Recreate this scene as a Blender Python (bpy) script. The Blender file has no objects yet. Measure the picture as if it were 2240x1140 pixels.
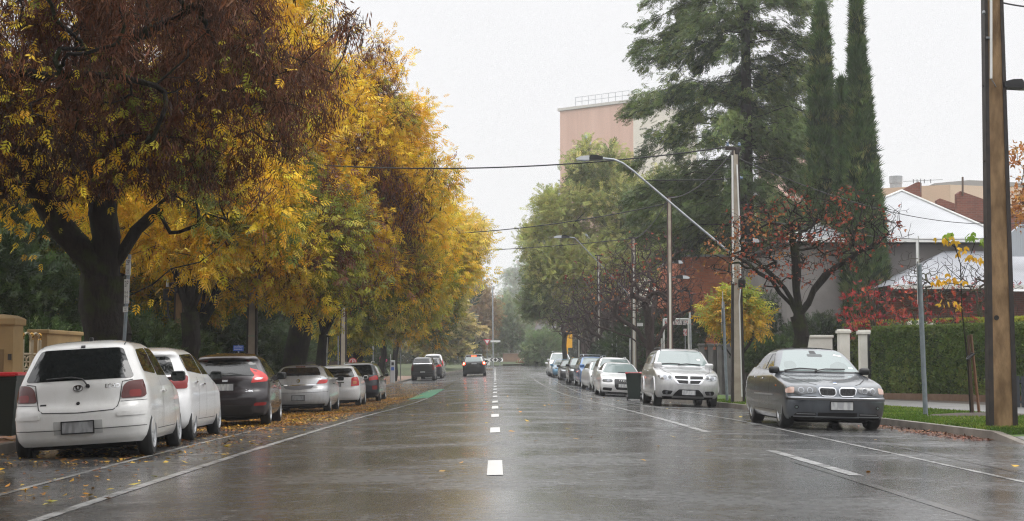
import bpy, bmesh, math, random
import numpy as np
from mathutils import Vector, Matrix, geometry
from mathutils.bvhtree import BVHTree

R = math.radians
SC = bpy.context.scene
COL = SC.collection
random.seed(5)

# ---------------------------------------------------------------- camera
F = 3200.0; CAMZ = 1.05; VU = 1083.0; HV = 791.0
PITCH = math.atan((HV - 570.0) / F)
YAW = math.atan((1120.0 - VU) / F * math.cos(PITCH))
cam_d = bpy.data.cameras.new('camera')
cam = bpy.data.objects.new('camera', cam_d); COL.objects.link(cam)
cam.location = (0, 0, CAMZ)
cam.rotation_euler = (math.pi / 2 + PITCH, 0, -YAW)
cam_d.sensor_width = 36.0
cam_d.lens = F / 2240.0 * 36.0
cam_d.clip_start = 0.1; cam_d.clip_end = 4000
SC.camera = cam


def P(u, v, Y):
    """world point seen at photo pixel (u, v) at depth Y (metres along the street)"""
    xc, yc = (u - 1120.0) / F, (570.0 - v) / F
    cy, sy, cp, sp = math.cos(YAW), math.sin(YAW), math.cos(PITCH), math.sin(PITCH)
    f = Vector((sy * cp, cy * cp, sp)); r = Vector((cy, -sy, 0)); up = r.cross(f)
    d = f + r * xc + up * yc
    k = Y / d.y
    return Vector((d.x * k, Y, CAMZ + d.z * k))


def interp(x, pts):
    return float(np.interp(x, [p[0] for p in pts], [p[1] for p in pts]))


ZC = [(-30, 0), (30, 0), (60, -.2), (85, -.2), (105, -.15), (125, -.12), (150, .2), (168, .52), (200, .75), (260, .9), (900, .9)]
DL = [(-30, .12), (10, .12), (18, .13), (30, .25), (43, .38), (60, .42), (112, .30), (135, .15), (160, .0), (900, .0)]
DR = [(-30, .1), (25, .095), (42, .16), (60, .25), (82, .2), (103, .12), (130, .06), (160, 0), (900, 0)]
KL = [(-30, -5.95), (14, -6.0), (18, -6.3), (25, -6.55), (30, -6.65), (45, -6.85), (110, -6.7), (126, -6.4), (136, -5.2), (143, -3.6), (150, -2.6), (400, -2.6)]
KR = [(-30, 7.6), (18, 7.5), (22, 7.36), (27, 7.15), (32, 6.85), (38.5, 6.55), (60, 6.5), (110, 6.6), (135, 7.5), (150, 11), (160, 20), (400, 20)]


GL = [(-1, 0), (0, 0), (.5, .44), (.86, .84), (1.0, .92), (1.42, 1.06), (3, 1.06)]


def smooth_interp(x, pts, w=4.0):
    return sum(interp(x + dx, pts) for dx in (-w, -w / 2, 0, w / 2, w)) / 5.0


def kl(y): return smooth_interp(y, KL, 2.0)
def kr(y): return smooth_interp(y, KR, 2.0)


def GZ(x, y):
    d = smooth_interp(y, DL if x < 0 else DR)
    t = min(abs(x) / 5.0, 1.42)
    return smooth_interp(y, ZC) - d * (smooth_interp(t, GL, .08) if x < 0 else math.sqrt(t * t + .04) - .2)


KH = 0.13


def VZ(x, y):
    """height of the raised verge / footpath"""
    k = kl(y) if x < 0 else kr(y)
    return GZ(k, y) + KH + 0.012 * abs(x - k)


# ---------------------------------------------------------------- object helpers
def link(o, parent=None):
    COL.objects.link(o)
    if parent is not None: o.parent = parent
    return o


def tag(o, label=None, cat=None, group=None, kind=None):
    if label: o['label'] = label
    if cat: o['category'] = cat
    if group: o['group'] = group
    if kind: o['kind'] = kind
    return o


def empty(name, loc=(0, 0, 0), rot=(0, 0, 0), parent=None):
    o = bpy.data.objects.new(name, None)
    o.location = loc; o.rotation_euler = rot
    o.empty_display_size = .1
    return link(o, parent)


def mesh_np(name, v, f, mats, parent=None, smooth=False, fm=None, col=None, angle=None):
    """v (n,3) array, f list of faces or (m,k) array"""
    me = bpy.data.meshes.new(name)
    v = np.asarray(v, dtype=np.float32).reshape(-1, 3)
    if isinstance(f, np.ndarray) and f.ndim == 2:
        m, k = f.shape
        me.vertices.add(len(v)); me.vertices.foreach_set('co', v.ravel())
        me.loops.add(m * k); me.polygons.add(m)
        me.loops.foreach_set('vertex_index', f.astype(np.int32).ravel())
        me.polygons.foreach_set('loop_start', np.arange(0, m * k, k, dtype=np.int32))
        me.update(calc_edges=True)
    else:
        me.from_pydata([tuple(map(float, p)) for p in v], [], f)
        me.update()
    for m_ in (mats if isinstance(mats, (list, tuple)) else [mats]):
        me.materials.append(m_)
    if fm is not None:
        me.polygons.foreach_set('material_index', np.asarray(fm, dtype=np.int32))
    if col is not None:
        a = me.color_attributes.new('Col', 'FLOAT_COLOR', 'POINT')
        c = np.ones((len(v), 4), dtype=np.float32); c[:, :3] = col
        a.data.foreach_set('color', c.ravel())
    if smooth or angle:
        me.polygons.foreach_set('use_smooth', np.ones(len(me.polygons), dtype=bool))
        if angle: me.set_sharp_from_angle(angle=R(angle))
    o = bpy.data.objects.new(name, me)
    return link(o, parent)


class MB:
    """collects simple solids into one mesh"""
    def __init__(s): s.v = []; s.f = []; s.m = []; s.mi = 0

    def add(s, v, f):
        b = len(s.v); s.v.extend([tuple(p) for p in v])
        for q in f: s.f.append([i + b for i in q]); s.m.append(s.mi)

    def box(s, c, d, rz=0, M=None, bev=0):
        x, y, z = d[0] / 2, d[1] / 2, d[2] / 2
        if bev:
            b = min(bev, x * .9, y * .9, z * .9)
            bm = bmesh.new(); bmesh.ops.create_cube(bm, size=1, matrix=Matrix.Diagonal((2 * x, 2 * y, 2 * z, 1)))
            bmesh.ops.bevel(bm, geom=bm.edges[:] , offset=b, segments=2, affect='EDGES', profile=.5)
            vs = [v.co.copy() for v in bm.verts]; bm.verts.index_update()
            fs = [[v.index for v in f.verts] for f in bm.faces]; bm.free()
        else:
            vs = [Vector((i, j, k)) for i in (-x, x) for j in (-y, y) for k in (-z, z)]
            fs = [(0, 1, 3, 2), (4, 6, 7, 5), (0, 4, 5, 1), (2, 3, 7, 6), (0, 2, 6, 4), (1, 5, 7, 3)]
        T = M if M is not None else Matrix.Translation(c) @ Matrix.Rotation(rz, 4, 'Z')
        s.add([T @ p for p in vs], fs)

    def tube(s, pts, r, n=8, cap=True):
        pts = [Vector(p) for p in pts]
        rs = r if isinstance(r, (list, tuple)) else [r] * len(pts)
        b = len(s.v); ref = None
        for i, p in enumerate(pts):
            t = (pts[min(i + 1, len(pts) - 1)] - pts[max(i - 1, 0)]).normalized()
            if ref is None:
                ref = Vector((0, 0, 1)) if abs(t.z) < .9 else Vector((1, 0, 0))
            a = t.cross(ref).normalized(); bb = a.cross(t).normalized(); ref = bb
            for k in range(n):
                q = 2 * math.pi * k / n
                s.v.append(tuple(p + a * (rs[i] * math.cos(q)) + bb * (rs[i] * math.sin(q))))
        for i in range(len(pts) - 1):
            for k in range(n):
                k2 = (k + 1) % n
                s.f.append([b + i * n + k, b + i * n + k2, b + (i + 1) * n + k2, b + (i + 1) * n + k]); s.m.append(s.mi)
        if cap:
            s.f.append([b + k for k in range(n)][::-1]); s.m.append(s.mi)
            s.f.append([b + (len(pts) - 1) * n + k for k in range(n)]); s.m.append(s.mi)

    def lathe(s, prof, n=20, M=None, close=False):
        """prof [(r, z)] about z"""
        b = len(s.v); M = M or Matrix()
        for r, z in prof:
            for k in range(n):
                q = 2 * math.pi * k / n
                s.v.append(tuple(M @ Vector((r * math.cos(q), r * math.sin(q), z))))
        m = len(prof)
        for i in range(m - 1 + (1 if close else 0)):
            j = (i + 1) % m
            for k in range(n):
                k2 = (k + 1) % n
                s.f.append([b + i * n + k, b + i * n + k2, b + j * n + k2, b + j * n + k]); s.m.append(s.mi)

    def poly(s, pts): s.add(pts, [list(range(len(pts)))])

    def prism(s, pts2, z0, z1, M=None):
        """extrude a 2D outline (counter-clockwise) from z0 to z1"""
        M = M or Matrix(); n = len(pts2)
        vs = [M @ Vector((p[0], p[1], z0)) for p in pts2] + [M @ Vector((p[0], p[1], z1)) for p in pts2]
        fs = [list(range(n))[::-1], [n + i for i in range(n)]]
        fs += [[i, (i + 1) % n, n + (i + 1) % n, n + i] for i in range(n)]
        s.add(vs, fs)

    def build(s, name, mat, parent=None, angle=None, smooth=False):
        o = mesh_np(name, np.array(s.v, dtype=np.float32), s.f, mat, parent, smooth=smooth, angle=angle, fm=s.m)
        return o


_text_cache = {}


def text_mesh(txt, size=1.0, width=None, extrude=.0):
    """vertices and faces of a line of lettering, centred on the origin in the XY plane"""
    cu = bpy.data.curves.new('lettering', 'FONT'); cu.body = txt; cu.size = size
    cu.align_x = 'CENTER'; cu.align_y = 'CENTER'; cu.extrude = extrude; cu.resolution_u = 3
    o = bpy.data.objects.new('lettering', cu); COL.objects.link(o)
    dg = bpy.context.evaluated_depsgraph_get(); dg.update()
    me = bpy.data.meshes.new_from_object(o.evaluated_get(dg))
    v = np.array([p.co[:] for p in me.vertices], dtype=np.float32).reshape(-1, 3)
    f = [list(p.vertices) for p in me.polygons]
    bpy.data.objects.remove(o); bpy.data.curves.remove(cu); bpy.data.meshes.remove(me)
    if width is not None and len(v):
        w = v[:, 0].max() - v[:, 0].min(); v[:, 0] *= width / max(w, 1e-6)
    return v, f


# ---------------------------------------------------------------- materials
def nmat(name):
    m = bpy.data.materials.new(name); m.use_nodes = True
    nt = m.node_tree; b = nt.nodes['Principled BSDF']
    return m, nt, b


def N(nt, t, **kw):
    n = nt.nodes.new(t)
    for k, v in kw.items():
        if k in n.inputs: n.inputs[k].default_value = v
        else: setattr(n, k, v)
    return n


def ramp(nt, fac, stops):
    r = nt.nodes.new('ShaderNodeValToRGB'); e = r.color_ramp.elements
    while len(e) < len(stops): e.new(.5)
    for i, (p, c) in enumerate(stops):
        e[i].position = p; e[i].color = (*c, 1) if len(c) == 3 else c
    nt.links.new(fac, r.inputs[0]); return r.outputs[0]


def coords(nt, kind='Object', scale=(1, 1, 1)):
    tc = nt.nodes.new('ShaderNodeTexCoord'); mp = nt.nodes.new('ShaderNodeMapping')
    mp.inputs['Scale'].default_value = scale
    nt.links.new(tc.outputs[kind], mp.inputs[0]); return mp.outputs[0]


def noise(nt, vec, scale, detail=4, rough=.55):
    n = nt.nodes.new('ShaderNodeTexNoise'); n.inputs['Scale'].default_value = scale
    n.inputs['Detail'].default_value = detail; n.inputs['Roughness'].default_value = rough
    nt.links.new(vec, n.inputs['Vector']); return n.outputs[0]


def bump(nt, b, h, strength=.3, dist=.01, inp='Normal'):
    n = nt.nodes.new('ShaderNodeBump'); n.inputs['Strength'].default_value = strength
    n.inputs['Distance'].default_value = dist
    nt.links.new(h, n.inputs['Height']); nt.links.new(n.outputs[0], b.inputs[inp]); return n


def M_(name, c, rough=.5, metal=0, coat=0, c2=None, vs=4, bmp=0, bs=60, spec=.5, emit=None, es=1, scale=(1, 1, 1), coat_r=.05, ior=None):
    m, nt, b = nmat(name)
    b.inputs['Base Color'].default_value = (*c, 1)
    b.inputs['Roughness'].default_value = rough; b.inputs['Metallic'].default_value = metal
    b.inputs['Coat Weight'].default_value = coat; b.inputs['Coat Roughness'].default_value = coat_r
    b.inputs['Specular IOR Level'].default_value = spec
    if ior: b.inputs['IOR'].default_value = ior
    if c2 is not None or bmp:
        v = coords(nt, 'Object', scale)
    if c2 is not None:
        n = noise(nt, v, vs)
        nt.links.new(ramp(nt, n, [(.35, c), (.65, c2)]), b.inputs['Base Color'])
    if bmp:
        bump(nt, b, noise(nt, v, bs, 3), bmp, .01)
    if emit:
        b.inputs['Emission Color'].default_value = (*emit, 1); b.inputs['Emission Strength'].default_value = es
    return m


def wet_asphalt():
    m, nt, b = nmat('wet_asphalt')
    v = coords(nt, 'Object')
    big = noise(nt, v, .16, 4, .55); fine = noise(nt, v, 75, 2, .7)
    mid = noise(nt, coords(nt, 'Object', (1, .35, 1)), .9, 5, .6)
    grain = noise(nt, v, 7.5, 6, .82)
    mix = N(nt, 'ShaderNodeMath', operation='MULTIPLY_ADD'); mix.inputs[1].default_value = .3
    nt.links.new(mid, mix.inputs[0]); nt.links.new(big, mix.inputs[2])
    c = ramp(nt, mix.outputs[0], [(.45, (.018, .0178, .0176)), (.8, (.038, .0377, .0374))])
    gr = ramp(nt, grain, [(.36, (.35, .35, .35)), (.66, (1.9, 1.9, 1.9))])
    mm = N(nt, 'ShaderNodeMixRGB', blend_type='MULTIPLY'); mm.inputs[0].default_value = 1
    nt.links.new(c, mm.inputs[1]); nt.links.new(gr, mm.inputs[2])
    nt.links.new(mm.outputs[0], b.inputs['Base Color'])
    b.inputs['Roughness'].default_value = .5
    # water film: smooth where it pools, broken where the stones stand out
    pool = noise(nt, coords(nt, 'Object', (.7, .9, 1)), .55, 5, .62)
    ad = N(nt, 'ShaderNodeMath', operation='MULTIPLY_ADD'); ad.inputs[1].default_value = .55
    nt.links.new(grain, ad.inputs[0]); nt.links.new(pool, ad.inputs[2])
    nt.links.new(ramp(nt, ad.outputs[0], [(.60, (.05, .05, .05)), (.75, (.14, .14, .14)), (.93, (.31, .31, .31))]), b.inputs['Coat Roughness'])
    nt.links.new(ramp(nt, ad.outputs[0], [(.66, (1, 1, 1)), (.98, (.45, .45, .45))]), b.inputs['Coat Weight'])
    b.inputs['Coat IOR'].default_value = 1.5
    bump(nt, b, grain, .4, .01)
    bump(nt, b, grain, .20, .011, 'Coat Normal')
    return m


def paint_line(name, c, wear=.5):
    m, nt, b = nmat(name)
    v = coords(nt, 'Object')
    n1 = noise(nt, v, 2.2, 6, .75); n2 = noise(nt, v, 60, 2, .7)
    ad = N(nt, 'ShaderNodeMath', operation='MULTIPLY_ADD'); ad.inputs[1].default_value = .5
    nt.links.new(n2, ad.inputs[0]); nt.links.new(n1, ad.inputs[2])
    nt.links.new(ramp(nt, ad.outputs[0], [(wear + .08, (.04, .037, .035)), (wear + .28, c)]), b.inputs['Base Color'])
    b.inputs['Roughness'].default_value = .55
    b.inputs['Coat Weight'].default_value = .9; b.inputs['Coat Roughness'].default_value = .25; b.inputs['Coat IOR'].default_value = 1.33
    bump(nt, b, n2, .4, .005)
    return m


def brick(name, c1, c2, mortar, bw=.24, bh=.086):
    m, nt, b = nmat(name)
    tc = nt.nodes.new('ShaderNodeTexCoord'); sp = nt.nodes.new('ShaderNodeSeparateXYZ'); cb = nt.nodes.new('ShaderNodeCombineXYZ')
    nt.links.new(tc.outputs['Object'], sp.inputs[0])
    ad = N(nt, 'ShaderNodeMath', operation='ADD'); nt.links.new(sp.outputs[0], ad.inputs[0]); nt.links.new(sp.outputs[1], ad.inputs[1])
    nt.links.new(ad.outputs[0], cb.inputs[0]); nt.links.new(sp.outputs[2], cb.inputs[1])
    t = nt.nodes.new('ShaderNodeTexBrick')
    t.inputs['Scale'].default_value = 1; t.inputs['Brick Width'].default_value = bw; t.inputs['Row Height'].default_value = bh
    t.inputs['Mortar Size'].default_value = .008; t.inputs['Mortar'].default_value = (*mortar, 1)
    t.inputs['Color1'].default_value = (*c1, 1); t.inputs['Color2'].default_value = (*c2, 1)
    nt.links.new(cb.outputs[0], t.inputs['Vector'])
    n = noise(nt, tc.outputs['Object'], 1.1, 5, .7)
    mm = N(nt, 'ShaderNodeMixRGB', blend_type='MULTIPLY'); mm.inputs[0].default_value = .8
    nt.links.new(t.outputs['Color'], mm.inputs[1]); nt.links.new(ramp(nt, n, [(.3, (.65, .62, .6)), (.65, (1.1, 1.08, 1.05))]), mm.inputs[2])
    nt.links.new(mm.outputs[0], b.inputs['Base Color']); b.inputs['Roughness'].default_value = .75
    bump(nt, b, t.outputs['Fac'], -.4, .01)
    return m


def leaf_mat(name, trans=.35, rough=.5, coat=.0):
    """colour of each leaf comes from the mesh's own leaf colours"""
    m, nt, b = nmat(name)
    a = N(nt, 'ShaderNodeVertexColor', layer_name='Col')
    nt.links.new(a.outputs[0], b.inputs['Base Color'])
    b.inputs['Roughness'].default_value = rough; b.inputs['Specular IOR Level'].default_value = .3
    t = nt.nodes.new('ShaderNodeBsdfTranslucent'); nt.links.new(a.outputs[0], t.inputs[0])
    mx = nt.nodes.new('ShaderNodeMixShader'); mx.inputs[0].default_value = trans
    nt.links.new(b.outputs[0], mx.inputs[1]); nt.links.new(t.outputs[0], mx.inputs[2])
    nt.links.new(mx.outputs[0], nt.nodes['Material Output'].inputs[0])
    return m


def bark_mat(name, c1, c2, moss=None):
    m, nt, b = nmat(name)
    v = coords(nt, 'Object', (1, 1, .25))
    n = noise(nt, v, 14, 5, .7)
    c = ramp(nt, n, [(.35, c1), (.65, c2)])
    if moss:
        n2 = noise(nt, coords(nt, 'Object'), 2.2, 4, .6)
        mm = nt.nodes.new('ShaderNodeMixRGB'); nt.links.new(ramp(nt, n2, [(.5, (0, 0, 0)), (.62, (1, 1, 1))]), mm.inputs[0])
        nt.links.new(c, mm.inputs[1]); mm.inputs[2].default_value = (*moss, 1); c = mm.outputs[0]
    nt.links.new(c, b.inputs['Base Color']); b.inputs['Roughness'].default_value = .85; b.inputs['Specular IOR Level'].default_value = .2
    bump(nt, b, n, 1.0, .06)
    return m


ASPHALT = wet_asphalt()
WHITE_LINE = paint_line('worn_white_paint', (.72, .72, .70), .42)
FAINT_LINE = paint_line('faded_white_paint', (.40, .40, .385), .54)
GREEN_LINE = paint_line('green_lane_paint', (.05, .30, .17), .3)
CONCRETE = M_('concrete', (.22, .19, .16), .8, c2=(.34, .30, .25), vs=3, bmp=.3, bs=70)
KERB = M_('wet_kerb_concrete', (.10, .085, .07), .55, c2=(.22, .19, .16), vs=2.5, bmp=.4, bs=40, coat=.3, coat_r=.3)
PATH = M_('wet_footpath', (.13, .125, .12), .5, c2=(.20, .195, .19), vs=1.2, bmp=.25, bs=60, coat=.5, coat_r=.25)
BRICKPATH = M_('leafy_brick_path', (.16, .075, .045), .6, c2=(.26, .14, .08), vs=3, bmp=.4, bs=30, coat=.3, coat_r=.3)
SOIL = M_('soil', (.035, .026, .019), .85, c2=(.07, .052, .038), vs=6, bmp=.6, bs=25)
TURF = M_('turf', (.045, .09, .014), .8, c2=(.09, .15, .025), vs=3, bmp=.6, bs=60)
STEEL_DARK = M_('rusted_dark_steel', (.012, .010, .009), .55, c2=(.03, .02, .016), vs=6)
STOBIE = M_('pole_concrete', (.13, .075, .032), .85, c2=(.30, .19, .095), vs=6, bmp=.6, bs=60, scale=(1, 1, .35))
STOBIE_PALE = M_('pale_pole_concrete', (.33, .28, .22), .85, c2=(.50, .44, .36), vs=2.2, bmp=.3, bs=80)
GALV = M_('galvanised_steel', (.32, .34, .36), .45, .6, c2=(.42, .44, .46), vs=8)
BLUEGREY = M_('blue_grey_post_paint', (.16, .19, .21), .45, .2, c2=(.23, .26, .28), vs=7)
BLACK_PL = M_('black_plastic', (.012, .012, .013), .45)
WHITE_PAINT = M_('white_paint', (.78, .78, .76), .5, c2=(.66, .66, .63), vs=2)
OFFWHITE = M_('off_white_render', (.72, .70, .64), .7, c2=(.6, .58, .52), vs=1.5)
CHROME = M_('chrome', (.75, .76, .78), .12, 1.0)
# ---------------------------------------------------------------- light and air
w = bpy.data.worlds.new('World'); SC.world = w; w.use_nodes = True
nt = w.node_tree; bg = nt.nodes['Background']
SUN_EL, SUN_AZ = R(58), R(-70)
sky = nt.nodes.new('ShaderNodeTexSky'); sky.sky_type = 'NISHITA'; sky.sun_disc = False
sky.sun_elevation = SUN_EL; sky.sun_rotation = SUN_AZ
hs = nt.nodes.new('ShaderNodeHueSaturation'); hs.inputs['Saturation'].default_value = .05
nt.links.new(sky.outputs[0], hs.inputs['Color'])
tc = nt.nodes.new('ShaderNodeTexCoord'); sp = nt.nodes.new('ShaderNodeSeparateXYZ')
nt.links.new(tc.outputs['Generated'], sp.inputs[0])
cl = ramp(nt, sp.outputs[2], [(.0, (7.0, 7.0, 7.1)), (.25, (7.4, 7.4, 7.55)), (.6, (14, 14, 14.2)), (1.0, (25, 25, 25.2))])
mx = nt.nodes.new('ShaderNodeMixRGB'); mx.inputs[0].default_value = .93
nt.links.new(hs.outputs[0], mx.inputs[1]); nt.links.new(cl, mx.inputs[2])
nt.links.new(mx.outputs[0], bg.inputs[0]); bg.inputs[1].default_value = .10
sd = bpy.data.lights.new('sun', 'SUN'); so = bpy.data.objects.new('sun', sd); COL.objects.link(so)
sd.energy = .6; sd.angle = R(25); sd.color = (1, .97, .93)
so.rotation_euler = (math.pi / 2 - SUN_EL, 0, R(70))
SC.view_settings.view_transform = 'Standard'; SC.view_settings.look = 'None'; SC.view_settings.gamma = 1
SC.view_settings.exposure = .38
HAZE_DENSITY = .0007
SC.cycles.denoising_prefilter = 'NONE'; SC.cycles.filter_width = 1.2
SC.cycles.volume_bounces = 3; SC.cycles.max_bounces = 8; SC.cycles.transparent_max_bounces = 8; SC.cycles.diffuse_bounces = 3; SC.cycles.glossy_bounces = 3
# ---------------------------------------------------------------- cars
def pchip(x, y, q):
    x = np.asarray(x, float); y = np.asarray(y, float); h = np.diff(x); d = np.diff(y) / h
    m = np.zeros_like(y)
    for i in range(1, len(x) - 1):
        if d[i - 1] * d[i] > 0:
            w1 = 2 * h[i] + h[i - 1]; w2 = h[i] + 2 * h[i - 1]
            m[i] = (w1 + w2) / (w1 / d[i - 1] + w2 / d[i])
    m[0] = d[0]; m[-1] = d[-1]
    i = np.clip(np.searchsorted(x, q) - 1, 0, len(x) - 2); t = (q - x[i]) / h[i]
    t = np.clip(t, 0, 1)
    return ((2 * t**3 - 3 * t**2 + 1) * y[i] + (t**3 - 2 * t**2 + t) * h[i] * m[i]
            + (-2 * t**3 + 3 * t**2) * y[i + 1] + (t**3 - t**2) * h[i] * m[i + 1])


def glassm(name, c, rough=.03, ior=1.9):
    return M_(name, c, rough, ior=ior, spec=.5)


GLASS_DARK = glassm('tinted_car_glass', (.010, .012, .012), .03, 1.6)
GLASS_SCREEN = glassm('windscreen_glass', (.20, .25, .245), .06, 1.9)  # pale base colour stands in for sky reflected in the glass
TYRE = M_('wet_tyre', (.012, .012, .012), .6, bmp=.3, bs=120)
WELL = M_('wheel_well', (.006, .006, .006), .9)
ALLOY = M_('alloy_rim', (.50, .51, .52), .3, .9)
HUBCAP = M_('silver_hubcap', (.45, .46, .47), .4, .5)
TAIL = M_('red_tail_lens', (.24, .008, .006), .25, coat=.25)
TAILB = M_('bright_red_lens', (.60, .012, .010), .25, coat=.3)
TAILDARK = M_('smoked_red_lens', (.10, .010, .007), .25, coat=.25)
AMBER = M_('amber_lens', (.75, .22, .05), .15, coat=1)
CLEAR = M_('clear_lens', (.42, .44, .46), .10, .55, coat=1)
LAMPIN = M_('lamp_reflector', (.26, .27, .29), .25, .85)
LAMPDK = M_('lamp_housing', (.10, .105, .11), .25, .3, coat=1)
BRAKE = M_('lit_brake_lamp', (.8, .02, .01), .3, emit=(1, .08, .03), es=5)
BRAKEHOT = M_('lit_brake_bulb', (1, .6, .4), .3, emit=(1, .55, .35), es=7)
GRILLE = M_('grille_mesh', (.010, .010, .011), .35)
SEAM = M_('panel_gap', (.02, .02, .02), .8)
PLATEBG = M_('plate_white', (.66, .67, .66), .5, c2=(.60, .61, .60), vs=9)


def plate_mat(bg, ink, name):
    m, nt, b = nmat(name)
    v = coords(nt, 'Object', (22, 22, 7))
    n = noise(nt, v, 1, 1, .4)
    nt.links.new(ramp(nt, n, [(.42, ink), (.62, bg)]), b.inputs['Base Color']); b.inputs['Roughness'].default_value = .5
    return m


PLATE = plate_mat((.56, .57, .56), (.38, .385, .40), 'blurred_plate_face')
PLATEGREY = plate_mat((.30, .305, .31), (.20, .20, .205), 'grey_blurred_plate_face')


def paint(name, c, metal=0.0, rough=.35, c2=None):
    m, nt, b = nmat(name)
    b.inputs['Metallic'].default_value = metal
    b.inputs['Coat Weight'].default_value = 1; b.inputs['Coat Roughness'].default_value = .05
    v = coords(nt, 'Object'); n = noise(nt, coords(nt, 'Object', (1, 1, .3)), 5, 5, .7)
    dirt = c2 or tuple(x * .82 for x in c)
    nt.links.new(ramp(nt, n, [(.40, dirt), (.6, c)]), b.inputs['Base Color'])
    n2 = noise(nt, v, 160, 2, .6)
    b.inputs['Roughness'].default_value = rough
    bump(nt, b, ramp(nt, n2, [(.62, (0, 0, 0)), (.72, (1, 1, 1))]), .12, .003, 'Coat Normal')
    return m


def rounded(poly, r=.03, n=3):
    """outline with rounded corners"""
    out = []; k = len(poly)
    for i in range(k):
        a, b, c = (Vector(poly[i - 1]), Vector(poly[i]), Vector(poly[(i + 1) % k]))
        d1 = (a - b); d2 = (c - b); rr = min(r, d1.length * .45, d2.length * .45)
        p, q = b + d1.normalized() * rr, b + d2.normalized() * rr
        for j in range(n + 1):
            t = j / n
            out.append(tuple((1 - t)**2 * p + 2 * t * (1 - t) * b + t * t * q))
    return out


def ellipse(cx, cy, rx, ry, n=20):
    return [(cx + rx * math.cos(2 * math.pi * i / n), cy + ry * math.sin(2 * math.pi * i / n)) for i in range(n)]


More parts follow.
